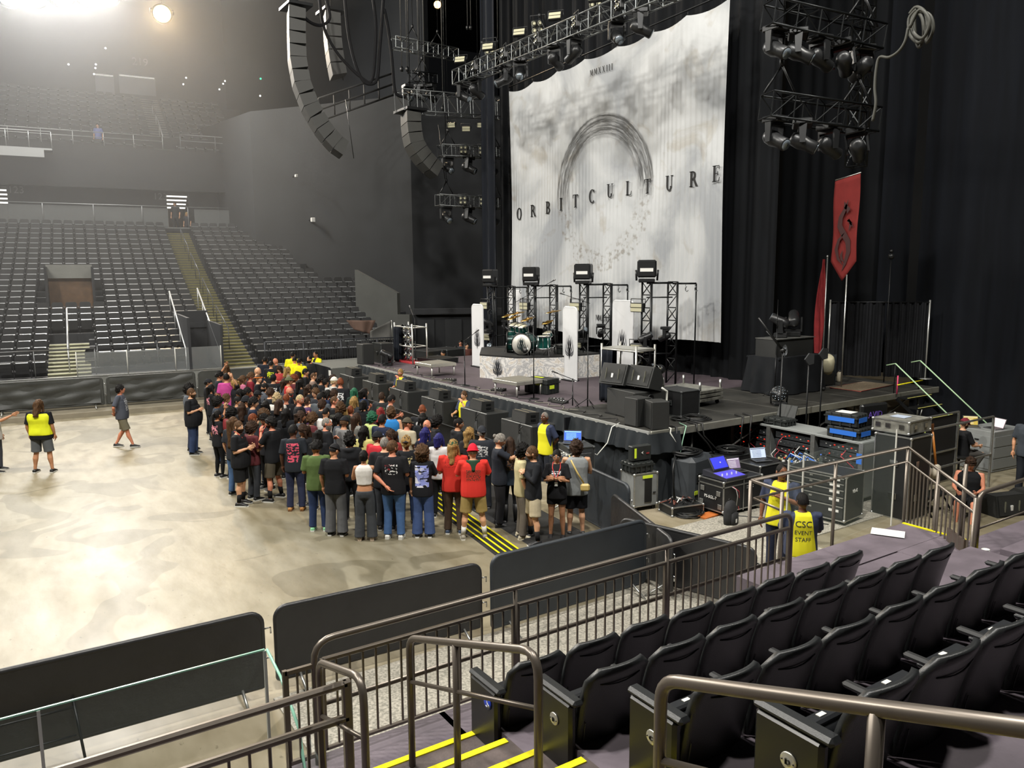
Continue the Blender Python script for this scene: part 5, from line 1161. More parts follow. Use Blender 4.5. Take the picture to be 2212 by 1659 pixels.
# shelf racks, open front
t=thing('rack_shelf','long grey open-fronted rack unit full of dark electronics, under the blue-taped cases','equipment rack',(14.75,11.0,0),0)
gm=mat('grey_shelf','8f9391',.5,.2)
mb=MB(); mb.box((.3,0,1.27),(.75,3.5,.05),b=.006); mb.box((.3,0,.12),(.75,3.5,.05)); mb.build('top_shelf',gm,t)
for y in (-1.73,-.58,.6,1.73): mb=MB(); mb.box((.3,y,.7),(.74,.06,1.15)); mb.box((-.08,y,.7),(.02,.1,1.15),1); mb.build('upright',[gm,ALU],t)
rr=random.Random(3)
for b0 in (-1.65,-.5,.68):
    for k in range(6):
        mb=MB(); z=.2+.165*k; d=rr.choice([.5,.6,.55]); mb.box((.3,b0+.5,z+.07),(d,.95,.14),0,b=.006)
        for q in range(8): mb.box((.3-d/2-.006,b0+.1+.1*q,z+.06+.03*(q%2)),(.008,.035,.02),rr.choice([1,1,2,3]))
        mb.build('rack_unit',[RACK,mat('pale_socket','a8a8a4',.4),mat('red_led','d8301c',.4,emit=3),mat('dim_grey_part','4a4c4d',.5)],t)
mb=MB()
for k in range(26):
    y=rr.uniform(-1.5,1.6); z=rr.uniform(.5,1.1); mb.tube([(-.0,y,z),(-.1,y+.05,z-.12),(-.08,y+rr.uniform(-.3,.3),z-.3),(.05,y+rr.uniform(-.3,.3),z-.45)],.009,5,rr.choice([0,0,1,2]))
mb.build('patch_cables',[BLK,WHT,mat('red_cable','b23b46',.5)],t)
mb=MB(); mb.box((-.09,-1.7,.95),(.008,.12,.22)); mb.build('blue_tape',mat('blue_tape','2d6fd0',.5),t)
bt=mat('blue_tape','2d6fd0',.5)
for i,(loc,d,rz,lb) in enumerate((((14.95,9.75,1.30),(.5,.75,.24),.05,'black case with blue tape band, lower of two on the grey rack unit'),((14.98,9.85,1.55),(.5,.72,.27),.12,'black case with blue tape band, upper one stacked near the silver case'),((14.95,11.5,1.30),(.42,.6,.16),0,'flat black case on the grey rack unit, left of the blue-taped pair'))):
    c=case('storage_case',lb,'case',loc,d,rz,mat('black_moulded','242726',.5),None,ribs=True)
    if i<2: mb=MB(); mb.box((-d[0]/2-.015,-.02,d[2]*.55),(.006,d[1]*.8,.1)); mb.box((-.02,-d[1]/2-.015,d[2]*.55),(d[0]*.7,.006,.1)); mb.build('tape',bt,c)
    if i==1: mb=MB(); mb.box((0,0,.275),(.3,.35,.005)); mb.build('paper',WHT,c)
    if i==2: mb=MB(); R_=Matrix.Rotation(.35,3,'Y'); mb.box((.24,0,.28),(.02,.5,.3),R=R_); mb.build('open_lid',mat('black_moulded','242726',.5),c)
c=case('flight_case','silver aluminium flight case with catches on top of the tall black case','case',(14.85,8.55,1.66),(.85,.75,.26),.05,mat('scuffed_silver','a7a69c',.45,.5,n=.45,ns=9),ALU,handles=0)
mb=MB(); 
for y in (-.22,.05,.25): mb.box((-.43,y,.14),(.014,.1,.09),b=.003)
for x in (-.2,.2): mb.box((x,-.38,.14),(.1,.014,.09),b=.003)
mb.build('catches',STEEL,c); mb=MB(); mb.box((.05,.05,.263),(.3,.3,.004)); mb.build('sticker',mat('faded_label','a9b4c4',.5),c)
c=case('tall_case','tall black double road case standing upright with silver edging, left of the leaning guitars','case',(14.68,8.4,0),(.72,.75,1.64),0,BLKC,ALU,wheels=False)
for z in (.45,1.1): mb=MB(); mb.box((-.365,-.05,z),(.014,.16,.12),b=.003); mb.box((-.12,-.38,z),(.1,.014,.14),b=.003); mb.build('handle',STEEL,c)
t=thing('work_cabinet','black open-framed work cabinet with silver edges between the tall case and the desk','frame',(16.6,8.75,0),.0)
mb=MB(); 
for x in (-1.4,1.6):
    for y in (-.35,.4): mb.box((x,y,.8),(.04,.04,1.6))
for z in (.75,1.6):
    for y in (-.35,.4): mb.box((.1,y,z),(3.0,.035,.035))
mb.build('frame_tubes',ALU,t); mb=MB(); mb.box((.1,.42,.8),(2.9,.02,1.5)); mb.box((-1.38,0,1.1),(.02,.7,.95)); mb.build('dark_panel',mat('dark_board','131418',.6),t)
mb=MB(); mb.box((-.35,.1,1.15),(.03,.03,.8)); mb.build('glow_tube',mat('green_glow','c9e86a',.4,emit=1.6),t)
t=thing('screen_case','black padded screen cover printed with a purple AVID mark','case',(16.2,10.0,0),-.1); mb=MB(); mb.box((0,0,1.62),(.85,.12,.5),b=.04); mb.build('cover',BLK,t); mb=MB(); text_on(mb,'AVID',.2,(0,-.065,1.56),(1,0,0),(0,0,1)); mb.build('lettering',mat('purple_print','6a4fae',.5),t); mb=MB(); mb.box((0,.05,.7),(.7,.4,1.38),b=.01); mb.build('case_body',BLKC,t)
# guitars leaning
for i,(dx,lb) in enumerate(((0,'guitar with orange-brown neck leaning in the rack, left one'),(.22,'guitar with orange-brown neck leaning in the rack, right one'))):
    t=thing('guitar',lb,'guitar',(15.15+dx*1.5,8.15,.75),0); mb=MB(); mb.tube([(0,.0,.15),(-.02,.1,.85)],[.03,.022],6); mb.build('neck',mat('orange_wood','b8742f',.4),t); mb=MB(); mb.box((-.022,.11,.93),(.07,.02,.16)); mb.build('headstock',mat('brown_wood','6b3f1e',.4),t); mb=MB(); mb.lathe([(0,-.03),(.15,-.02),(.16,.02),(0,.03)],16,(0,-.01,.05),(0,1,.1)); mb.build('guitar_body',mat('cream_guitar','d8d0bd',.4),t)
t=thing('guitar_rack','low black padded stand holding the leaning guitars','rack',(15.35,8.15,0)); mb=MB(); mb.box((0,0,.35),(.8,.3,.06),b=.01); mb.build('cradle',BLK,t)
for s in (-1,1): mb=MB(); mb.tube([(s*.36,-.25,0),(s*.36,0,.4),(s*.36,.25,0)],.02,6); mb.build('leg',BLKM,t)
# desk and task chair of the seated technician
t=thing('desk_case','grey drawer case used as a desk with two laptops on it','case',(20.15,9.3,0),-.1)
mb=MB(); mb.box((0,0,.5),(1.2,.8,.98),b=.01); mb.build('body',GREYC,t)
for k in range(3): mb=MB(); mb.box((-.605,0,.2+.27*k),(.012,.7,.24)); mb.box((-.02,-.405,.2+.27*k),(1.1,.012,.24)); mb.box((-.62,0,.22+.27*k),(.02,.1,.03),1); mb.build('drawer',[mat('grey_drawer','7e8180',.5),BLK],t)
laptop('laptop','open laptop with pinkish lit screen on the grey desk of the seated technician',(19.95,9.2,.99),-1.9,'d8b7bd','f0ecee',w=.36)
laptop('laptop','second laptop covered in colourful stickers, behind the pinkish one',(19.75,9.6,.99),-.9,'b9a24a','e9e5d0',w=.34,em=.5)
t=thing('office_chair','black mesh office chair under the seated technician','chair',(18.7,9.32,0),-2.06)
mb=MB(); mb.box((0,0,.47),(.5,.48,.07),b=.03); mb.build('seat',BLK,t); mb=MB(); mb.grid(lambda u,v:Vector((-.22+.44*u,-.25-.07*math.sin(PI*v)+.05*(2*u-1)**2,.55+.55*v)),8,8,0,True,(0,-.04,0)); mb.build('backrest',BLK,t)
mb=MB(); mb.cyl((0,0,.1),(0,0,.45),.025); mb.build('column',BLKM,t)
for k in range(5): a=k*1.257; mb=MB(); mb.tube([(0,0,.1),(.28*math.cos(a),.28*math.sin(a),.07)],.018,6); mb.ball((.28*math.cos(a),.28*math.sin(a),.03),.03,8,5); mb.build('leg',BLKM,t)
c=case('road_case','black road case with red trim and white label, beyond the desk at the right edge','case',(19.8,7.0,0),(.8,.7,.55),.3,BLKC,mat('red_trim','a03030',.5),handles=0); mb=MB(); mb.box((-.41,0,.33),(.01,.2,.12)); mb.build('label_patch',WHT,c)
for i,(x,y) in enumerate(((16.4,7.3),(17.3,7.2),(18.2,7.15))): wedge('black wedge monitor on the floor in front of the technician, %s from the guitars'%ordn[i],(x,y,0),-.3,0,.7,.42,.5)
# wiring mess, bottles, mixer between laptop and drawer case
t=thing('stage_box','open wiring box with blue and white plugs, left of the drawer case','stage box',(13.9,10.2,0)); mb=MB(); mb.box((0,0,.4),(.7,.7,.8),b=.01); mb.build('body',BLKC,t)
mb=MB(); rr=random.Random(8)
for k in range(60): mb.box((rr.uniform(-.33,.33),rr.uniform(-.33,.33),.83+rr.uniform(0,.06)),(.05,.03,.04),rr.choice([0,0,1,2,3]),rr.uniform(0,3))
for k in range(14): 
    x,y=rr.uniform(-.3,.3),rr.uniform(-.3,.3); mb.tube([(x,y,.82),(x+.05,y-.05,.95),(x+.15,y-.2,.86),(x+.1,y-.4,.7)],.01,5,rr.choice([0,1,2]))
mb.build('plugs_and_leads',[BLK,bt,WHT,mat('beige_plug','b3a77c',.6)],t)
for i,(x,y,lb,m_) in enumerate(((13.95,10.05,'clear water bottle with white cap on the wiring box','f2f2f0'),(13.45,9.35,'small bottle with blue cap on the drawer case','3c68c8'))):
    t=thing('water_bottle',lb,'bottle',(x,y,.9 if i==0 else .98)); mb=MB(); mb.lathe([(0,0),(.035,0),(.036,.14),(.015,.19),(.015,.2)],12); mb.build('bottle_body',GLS,t); mb=MB(); mb.lathe([(0,.2),(.016,.2),(.016,.225),(0,.225)],10); mb.build('cap',mat('cap_'+m_,m_,.4),t)
# cables
def coil(loc,r,n,lab,th=.012,m=BLK,tail=None,seed=0,flat=.55):
    rr=random.Random(seed); t=thing('cable_coil',lab,'cable',loc)
    for k in range(n):
        mb=MB(); q=r*rr.uniform(.75,1.08); ox,oy=rr.uniform(-.05,.05)*r*3,rr.uniform(-.05,.05)*r*3; z=th+.014*k*flat; mb.tube([(ox+q*math.cos(a),oy+q*math.sin(a)*rr.uniform(.97,1.03),z+.008*math.sin(3*a+k)) for a in (2*PI*i/22 for i in range(22))],th,6,loop=True); mb.build('loop',m,t)
    if tail: mb=MB(); mb.tube([Vector(p) for p in tail],th,6); mb.build('tail',m,t)
    return t
p=G(1485,1112,0); coil(p,.28,9,'large coil of black cable on the pale floor in front of the console case',.014,tail=[(.25,0,.02),(.6,-.5,.02),(.9,-.9,.02),(1.4,-1.4,.02),(1.7,-2.0,.02)],seed=1)
p=G(1500,905,DZ); coil((p.x,p.y,DZ),.3,6,'coil of black cable lying on the near stage deck',.014,seed=2)
p=G(1470,908,DZ); coil((p.x,p.y,DZ),.22,5,'smaller coil of black cable at the near stage edge',.014,seed=3)
coil((11.95,11.55,1.0),.32,7,'thick black and white cable hank on top of the grey cable trunk',.018,seed=4,tail=[(-.3,0,.02),(-.45,-.1,-.3),(-.5,-.2,-.8)])
coil((13.4,11.6,.86),.3,7,'cable coil on the black trunk below the stage edge',.014,seed=5)
coil((14.9,12.2-.5,1.32),.2,5,'black cable coil on the left end of the grey rack unit',.01,seed=6)
t=thing('cable_case','grey moulded cable trunk under the coiled cables, with yellow tag','trunk',(12.1,11.5,0),.2); mb=MB(); mb.box((0,0,.5),(.85,.6,.98),b=.1); mb.build('body',mat('slate_plastic','3f4347',.5,n=.15,ns=5),t)
for k in range(2): mb=MB(); mb.box((-.2+.4*k,-.31,.55),(.16,.02,.2),b=.02); mb.build('handle_recess',BLK,t)
mb=MB(); mb.box((-.3,-.312,.25),(.12,.006,.08)); mb.build('yellow_tag',mat('fluoro_tape','d9f03a',.6),t)
case('road_case','long low black trunk under the stage edge behind the console laptops','case',(13.5,11.6,0),(1.2,.6,.82),0,BLKC,mat('dark_edging','3d4040',.5))
t=wedge('grey wedge speaker lying below the stage beside the tall thin stand',(14.0,12.3,.0),-.4,0,.9,.5,.6)
c=case('open_case','small open silver-edged case full of leads between the trunk and the console case','case',(11.25,10.95,0),(.75,.5,.2),-.2,BLKC,ALU)
mb=MB(); rr=random.Random(5)
for k in range(22): x,y=rr.uniform(-.3,.3),rr.uniform(-.2,.2); mb.tube([(x,y,.2),(x+rr.uniform(-.1,.1),y+.05,.27),(x+rr.uniform(-.2,.2),y+rr.uniform(-.1,.1),.22)],.012,5,rr.choice([0,0,1,2]))
mb.build('loose_leads',[BLK,mat('brown_lead','6e3d31',.6),WHT],c)
t=thing('tool_board','flat orange board under the console case edge','board',(11.5,10.55,0),.1); mb=MB(); mb.box((0,-.1,.02),(.5,.25,.03)); mb.build('board',mat('orange_board','b5652c',.6),t)
# cables over the stage edge
for i,(pp,lb,cm,th) in enumerate((([(1440,918),(1448,935),(1462,960),(1470,1000),(1462,1030)],'pair of pale cables draped over the near stage corner','cfd0c8',.016),([(1478,925),(1475,950),(1468,985),(1466,1010)],'green-white cable hanging beside the pale pair','9cc7ac',.012),([(1452,925),(1460,980),(1460,1050)],'black cable drop below the near stage corner','222222',.02),([(1495,905),(1505,930),(1530,960),(1545,985)],'bundle of black cables sliding off the near stage edge','222222',.02),([(1503,905),(1520,940),(1540,962),(1560,985)],'second black cable bundle next to the sliding one','222222',.02),([(1598,900),(1602,925),(1600,960)],'black cable drop left of the tall thin stand','222222',.018),([(1615,898),(1620,930),(1619,962)],'black cable drop nearest the tall thin stand','222222',.018))):
    t=thing('draped_cable',lb,'cable'); n=len(pp); q=[]
    for k,(x,y) in enumerate(pp): 
        g=G(x,y,11.72 if k else 11.95,1); q.append(g if k else Vector((g.x,12.1,DZ+.03)))
    q=[q[0],Vector((q[0].x*.5+q[1].x*.5,11.76,DZ+.03))]+q[1:]; mb=MB(); mb.tube(q,th,6); mb.build('strand',mat('cable_'+cm,cm,.5),t)
t=thing('white_cable','thick white cable curling down from the black cabinets onto the stage','cable'); mb=MB(); q=[G(x,y,12.4,1) for x,y in ((1430,838),(1441,845),(1440,870),(1437,895),(1442,912))]; mb.tube(q,.022,7); mb.build('strand',mat('cable_cfd0c8','cfd0c8',.5),t)
# cable litter along the stage front
for i in range(9):
    rr=random.Random(40+i); y=13.2+1.5*i; t=thing('stage_lead','thin dark lead snaking along the stage lip, %s from the near corner'%ordn[i],'cable'); mb=MB(); mb.tube([(11.42+.12*math.sin(k*1.7+i)+.1*rr.random(),y+.16*k,DZ+.018) for k in range(12)],.012,5); mb.build('strand',mat('cable_light_'+str(i%2),('232323','6d6a60')[i%2],.5),t)
for i,(x,y) in enumerate(((12.0,13.9),(11.9,15.9),(11.75,18.6),(11.6,21.2),(12.0,16.2))):
    t=thing('pedal_box','small black pedal box among the leads on the front stage, %s from the near corner'%ordn[i],'pedal',(x,y,DZ),.2*i); mb=MB(); mb.prism([(-.12,0),(.12,0),(.12,.07),(-.12,.03)],(0,-.2,0),(1,0,0),(0,0,1),(0,.4,0)); mb.build('body',BLK,t); mb=MB()
    for k in range(4): mb.lathe([(0,0),(.018,0),(.015,.025),(0,.025)],8,(0,-.14+.09*k,.055))
    mb.build('switches',STEEL,t)
# rack with laptop in the pit beside the stage skirt
c=case('amp_rack','black amplifier rack on the pit floor against the stage skirt, carrying a laptop','equipment rack',(10.3,13.15,0),(.6,.62,1.12),-.3,RACK,mat('dark_edging','3d4040',.5))
for k in range(5): mb=MB(); mb.box((-.305,0,.15+.19*k),(.02,.55,.15),b=.006); mb.box((-.03,-.315,.15+.19*k),(.5,.02,.15),b=.006); mb.build('rack_unit',RACK,c)
mb=MB(); 
for k in range(12): mb.box((-.2+.11*(k%4),-.33,.2+.25*(k//4)),(.05,.01,.03))
mb.build('handles',mat('pale_socket','a8a8a4',.4),c)
laptop('laptop','open laptop with blue lit screen on the amplifier rack in the pit',(10.25,13.25,1.13),-.75,'3f63c8','9fd6a8',em=1.8,w=.4)
c=case('mixer_case','small open case with mixer and white leads beside the amplifier rack','case',(9.85,12.95,0),(.5,.5,.95),-.2,BLKC,mat('dark_edging','3d4040',.5)); mb=MB(); rr=random.Random(2)
for k in range(16): x,y=rr.uniform(-.2,.2),rr.uniform(-.2,.2); mb.tube([(x,y,.95),(x+.05,y,1.0),(x+rr.uniform(-.15,.15),y+rr.uniform(-.1,.1),.97)],.009,5)
mb.build('white_leads',mat('cable_cfd0c8','cfd0c8',.5),c)
t=thing('white_cable','thin white cable swagged from the stage lip to the pit rack','cable'); mb=MB(); mb.tube([(11.3,12.9,DZ+.02),(11.08,12.9,DZ-.05),(11.0,12.95,1.1),(10.75,13.0,.85),(10.6,13.1,.95)],.012,6); mb.build('strand',mat('cable_cfd0c8','cfd0c8',.5),t)
# antenna paddles and tall thin stands in front of the stage edge
def tallstand(p,h,lab,pad=None):
    t=thing('antenna_stand',lab,'stand',p); mb=MB(); mb.cyl((0,0,.0),(0,0,h),.018,n=7); mb.build('pole',BLKM,t)
    for k in range(3): a=k*2.09+.5; mb=MB(); mb.cyl((0,0,.35),(.35*math.cos(a),.35*math.sin(a),0),.012,n=5); mb.build('leg',BLKM,t)
    if pad=='paddle': mb=MB(); mb.prism([(-.18,0),(-.02,.14),(.16,.12),(.16,-.12),(-.02,-.14)],(0,-.03,h),(1,0,0),(0,0,1),(0,.03,0)); mb.build('paddle',mat('charcoal_paddle','3a3c3e',.5),t)
    if pad=='mic': mb=MB(); mb.cyl((0,0,h),(-.35,.2,h+.45),.012,n=6); mb.cyl((0,0,h),(-.5,.3,h+.75),.03,.02,n=8); mb.ball((.0,0,h),.06,8,6); mb.build('boom_light',BLK,t)
    return t
tallstand((15.0,11.55,0),3.0,'tall thin black stand with antenna arm rising past the draped stack, left of three',"mic")
tallstand((15.9,11.5,0),2.75,'tall stand with dark antenna paddle in front of the draped stack, left paddle','paddle')
tallstand((16.35,11.45,0),2.85,'tall stand with dark antenna paddle in front of the draped stack, right paddle','paddle')
p=G(1972,648,21.8,0); t=thing('work_light','small cluster light on a thin pole above the pipe-and-drape','light',(22.0,p.y*0+13.3,DZ)); mb=MB(); mb.cyl((0,0,0),(0,0,3.6),.018,n=6); mb.build('pole',BLKM,t); mb=MB(); mb.ball((0,0,3.7),.09,10,6); mb.ball((.08,.05,3.85),.06,8,5); mb.build('lamp',HEADM,t)
# stage steps with taped handrails
t=thing('stage_steps','black steps down from the near stage edge with green-taped handrails','steps',(20.7,11.75,0),0)
for k in range(6): mb=MB(); mb.box((0,-.15-.3*k,DZ-.1-.23*k),(1.15,.3,.05),0,b=.005); mb.box((0,-.29-.3*k,DZ-.075-.23*k),(1.15,.03,.008),1); mb.build('tread',[BLKM,mat('pale_tape','c6c26a',.5)],t)
for s in (-1,1):
    mb=MB(); mb.tube([(s*.6,.35,DZ+.75),(s*.6,.1,DZ+.82),(s*.6,-2.2,DZ-1.0)],.018,7,0); mb.build('handrail',mat('green_white_tape','a9c9a0',.4),t)
    mb=MB(); mb.cyl((s*.6,.1,DZ),(s*.6,.1,DZ+.8),.016,n=6); mb.cyl((s*.6,-2.0,0),(s*.6,-2.0,DZ-.85),.016,n=6); mb.box((s*.6,-.95,DZ-.85),(.03,2.4,.08),R=Matrix.Rotation(.65,3,'X')); mb.build('stringer',BLKM,t)
mb=MB(); mb.tube([(-.6,.0,DZ+.25),(.6,.0,DZ+.28)],.018,6); mb.build('yellow_bar',YEL,t); mb=MB(); mb.cyl((-.58,.02,DZ),(-.58,.02,DZ+.5),.02,n=6); mb.build('red_post',mat('pink_tape','d0406a',.5),t)
# stage side beam chairs on near floor: paper and cup on the platform
t=thing('paper_sheet','white paper sheet lying on the purple platform','paper',G(1918,1150,1.215),.5); mb=MB(); mb.grid(lambda u,v:Vector((-.16+.32*u,-.21+.42*v,.006*math.sin(u*5))),6,6,0,True); mb.build('sheet',mat('white_paper','dcdcd8',.7),t)
t=thing('paper_cup','white paper cup on the dark step by the right platform edge','cup',G(2128,1203,1.2)); mb=MB(); mb.lathe([(0,0),(.035,0),(.05,.1),(.047,.1),(.034,.01)],16); mb.build('cup_body',WHT,t); mb=MB(); mb.lathe([(.05,.098),(.053,.1),(.05,.104)],16,cap=False); mb.build('rim',WHT,t)
# ================================================================ FAR SEATING
FS=mat('far_seat_black','131416',.5,spec=.35); FST=mat('far_seat_painted_highlight_edge','5d6062',.3,spec=.8)  # paler edge tone paints in the highlights along the seat tops
def farseat_mb(mb,T=None,hi=True):
    if T is not None: mb.T=T
    # seat faces -y locally (towards the arena)
    b=[(-.22,0,.15),(.22,0,.15),(.24,.08,.78),(.18,.09,.86),(-.18,.09,.86),(-.24,.08,.78)]; b=[(x*.92,y,.15+(z-.15)*.92) for x,y,z in b]
    vs=[Vector(p) for p in b]+[Vector(p)+Vector((0,.04,0)) for p in b]; n=6
    mb.add(vs,[tuple(range(n-1,-1,-1)),tuple(range(n,2*n))]+[(i,(i+1)%n,n+(i+1)%n,n+i) for i in range(n)],0)
    mb.box((0,-.12,.35),(.40,.05,.38),0); mb.box((0,-.13,.555),(.38,.09,.03),1,R=Matrix.Rotation(.35,3,'X'))
    mb.box((-.265,-.08,.6),(.05,.3,.04),0); mb.box((-.265,-.05,.3),(.03,.08,.6),0); mb.box((-.265,-.24,.6),(.05,.03,.05),1)
mb=MB(); farseat_mb(mb); PM=mb.mesh('stadium_seat',[FS,FST])
rest=MB(); cnt=0; left_n={}
def seatspots():
    out=[]
    for j in range(NR):
        r=RJ(j)+.12; z=ZJ(j); c_=0
        for k in range(46):
            s=-.35-.53*k; P=FB(s,r,z); x,y=pix(P)
            if x<-12: break
            if j<6 and (-6.1<s<-4.35 or s>-1.35): continue
            if 7.6<r<10.6 and -6.3<s<-3.9: continue
            if j==0 and s>-4.4: continue
            out.append((0,j,c_,P,x)); c_+=1
        c_=0; e=6.0 if j<7 else (8.3 if j<13 else 5.4)
        for k in range(int(e/.53)):
            s=.35+.53*k; P=FB2(s,r,z)
            if j>13 and k>9-(j-14)*.15: continue
            out.append((1,j,c_,P,0)); c_+=1
    return out
sp_=seatspots(); sp_.sort(key=lambda q:(q[3]-CC).length)
LIM=300-36
lo=[q for q in sp_]; names=['left','right']
for i,(sec,j,k,P,x) in enumerate(lo):
    a=math.radians(-5 if sec==0 else -12)
    if i<LIM:
        o=bpy.data.objects.new('stadium_seat',PM); COL.objects.link(o); o.location=P; o.rotation_euler=(0,0,a)
        nth=ordn[k] if k<len(ordn) else 'far'
        tag(o,'black tip-up seat, far bowl row %d, %s seat %s of the yellow stairs'%(j+1,nth,names[sec]),'seat','tip-up seats in the far lower bowl, %s of the stairs'%names[sec])
    else: farseat_mb(rest,Matrix.Translation(P)@Matrix.Rotation(a,4,'Z'))
for m_ in range(11):
    r=RUj(m_)+.1; z=ZU(m_)
    for k in range(60):
        s=-.5-.55*k; P=FB(s,r,z)
        if pix(P)[0]<-12: break
        farseat_mb(rest,Matrix.Translation(P)@Matrix.Rotation(math.radians(-5),4,'Z'))
    for k in range(7): P=FB(1.3+.55*k,r,z); farseat_mb(rest,Matrix.Translation(P)@Matrix.Rotation(math.radians(-5),4,'Z'))
rest.T=Matrix(); o=rest.build('stadium_seating',[FS,FST]); tag(o,'remaining rows of small black seats higher up the far bowl and upper deck','seating',kind='stuff')
# row of loose black chairs behind the far glass
pv=None
for k in range(8):
    px_=200+26.5*k+(3 if k>2 else 0)+(4 if k>5 else 0); P=FB(-3.9+.62*k-.25,.95,1.2); P=G(px_,797-k*1.1,1.25)
    lab='black loose chair with rounded back behind the far glass, %s from the left'%ordn[k]
    if pv is None:
        t=thing('loose_chair',lab,'chair',P,-.1,'loose chairs behind the far glass')
        mb=MB(); mb.grid(lambda u,v:Vector(((u*2-1)*.22*math.sqrt(max(.02,1-max(0,(v-.55)/.45)**2*.75)),-.02+.05*(2*u-1)**2*-1,.42+.4*v)),8,8,0,True,(0,.04,0)); mb.build('backrest',FS,t)
        mb=MB(); mb.box((0,-.2,.42),(.44,.42,.06),b=.02); mb.build('seat',FS,t)
        for sx in (-1,1):
            for sy in (-.38,-.02): mb=MB(); mb.cyl((sx*.2,sy,0),(sx*.2,sy,.42),.014,n=5); mb.build('leg',BLKM,t)
        pv=t
    else: dup(pv,P,-.1,lab)
# far glass panels on the dasher wall
t=thing('far_glass','clear low glass panels with pale posts on top of the far dasher wall','glass panel')
a,b=FB(-5.0,.1,1.24),FB(-.1,.1,1.24); mb=MB(); quadbox(mb,a,b,1.24+.85,1.24+.85,1.24,.02); mb.build('pane',mat('smoky_glass','9fa3a3',.05),t); _mats['smoky_glass'].node_tree.nodes['Principled BSDF'].inputs['Alpha'].default_value=.22
for k in range(4): p=a.lerp(b,k/3); mb=MB(); mb.cyl(p,p+Vector((0,0,.87)),.02,n=6); mb.build('post',mat('pale_trim','c9c9c2',.4),t)
FR=mat('far_rail_grey','6c6e70',.35,.6); FRL=mat('far_rail_bright','c5c7c8',.3,.4)
def frail(name,label,s0,s1,r,z0,h,n,m,pick=0,fn=FB,mid=True):
    t=thing(name,label,'railing'); a,b=fn(s0,r,z0),fn(s1,r,z0); up=Vector((0,0,1))
    mb=MB(); mb.cyl(a+up*h,b+up*h,.025,n=6); mb.build('top_rail',m,t)
    if mid: mb=MB(); mb.cyl(a+up*h*.62,b+up*h*.62,.02,n=6); mb.build('mid_rail',m,t)
    for k in range(n+1): p=a.lerp(b,k/n); mb=MB(); mb.cyl(p,p+up*h,.022,n=6); mb.build('post',m,t)
    if pick:
        mb=MB(); 
        for k in range(pick): p=a.lerp(b,(k+.5)/pick); mb.cyl(p+up*.05,p+up*h,.009,n=4,sm=False)
        mb.cyl(a+up*.06,b+up*.06,.015,n=4); mb.build('pickets',m,t)
    return t
frail('far_guard_rail','dark guard rail with bars in front of the far lower seats at the left edge',-12,-4.4,.35,1.24,.95,4,FR)
frail('far_guard_rail','picket rail in front of the far seats right of the yellow stairs',.3,6.3,.1,1.2,.95,4,mat('dark_far_rail','43454a',.4,.5),60,fn=FB2)
frail('far_guard_rail','two-bar rail in front of the far seats above the loose chairs',-4.3,-1.2,1.45,1.45,.75,3,FR)
frail('concourse_rail','thin bright rail along the concourse edge above the far lower bowl',-14,9,RC+.1,7.66,1.25,9,mat('thin_grey_rail','8d8f90',.35,.5),mid=False)
t=thing('concourse_glass','long dim glass balustrade below the thin concourse rail','glass panel'); mb=MB(); quadbox(mb,FB(-14,RC+.12,7.7),FB(sB0-.1,RC+.12,7.7),8.8,8.8,7.7,.02); quadbox(mb,FB(sB1+.1,RC+.12,7.7),FB(8,RC+.12,7.7),8.8,8.8,7.7,.02); mb.build('pane',mat('smoky_glass','9fa3a3',.05),t)
frail('upper_deck_rail','pale rail along the lower edge of the upper deck',-14,.2,RU,12.3,.75,9,mat('pale_far_rail','b0b2b3',.3,.5))
frail('upper_deck_rail','dim glass-front rail of the upper deck right of the aisle',1.2,9.2,RU,12.3,.95,4,FR)
t=thing('camera_ledge','pale-edged small platform hanging in front of the upper deck rail','ledge'); mb=MB(); slab(mb,-11.0,-5.6,RU-.9,RU,11.75,11.85); slab(mb,-10.6,-6.0,RU-.92,RU-.88,11.35,11.8); mb.build('deck',mat('pale_ledge','8f9192',.4,.3),t); mb=MB(); a,b=FB(-11,RU-.9,11.85),FB(-5.6,RU-.9,11.85)
for k in range(6): p=a.lerp(b,k/5); mb.cyl(p,p+Vector((0,0,.9)),.025,n=5)
mb.cyl(a+Vector((0,0,.9)),b+Vector((0,0,.9)),.03,n=5); mb.build('ledge_rail',mat('pale_far_rail','b0b2b3',.3,.5),t)
def diag(name,label,s,r0,z0,r1,z1,m,th=.028,fn=FB,drop=True):
    t=thing(name,label,'railing'); a,b=fn(s,r0,z0),fn(s,r1,z1); mb=MB(); mb.cyl(a,b,th,n=6)
    mb.build('handrail',m,t); mb=MB(); n=max(2,int((b-a).length/1.6))
    for k in range(n+1): p=a.lerp(b,k/n); mb.cyl(p,p-Vector((0,0,.9)),th*.7,n=5)
    mb.build('posts',m,t); return t
for k in range(4):
    j0,j1=2.5+5.2*k,6.5+5.2*k; diag('stair_rail','slim dark centre handrail on the far yellow stairs, %s flight up'%ordn[k],.62,RJ(j0),ZJ(j0)+.9,RJ(j1),ZJ(j1)+.9,mat('dark_far_rail','43454a',.4,.5),.022)
diag('stair_rail','bright diagonal handrail right of the dark doorway in the far lower bowl',-.05,.6,1.9,6.6,4.2,FRL,.035)
diag('stair_rail','bright diagonal handrail left of the dark doorway in the far lower bowl',-1.3,.6,2.0,5.8,4.1,FRL,.035)
diag('stair_rail','bright centre handrail on the small far stairs at the left',-5.25,1.0,2.2,4.5,3.5,FRL,.035)
diag('stair_rail','bright centre handrail on the upper deck stairs',.35,RUj(1),ZU(1)+.9,RUj(8),ZU(8)+.9,FRL,.04)
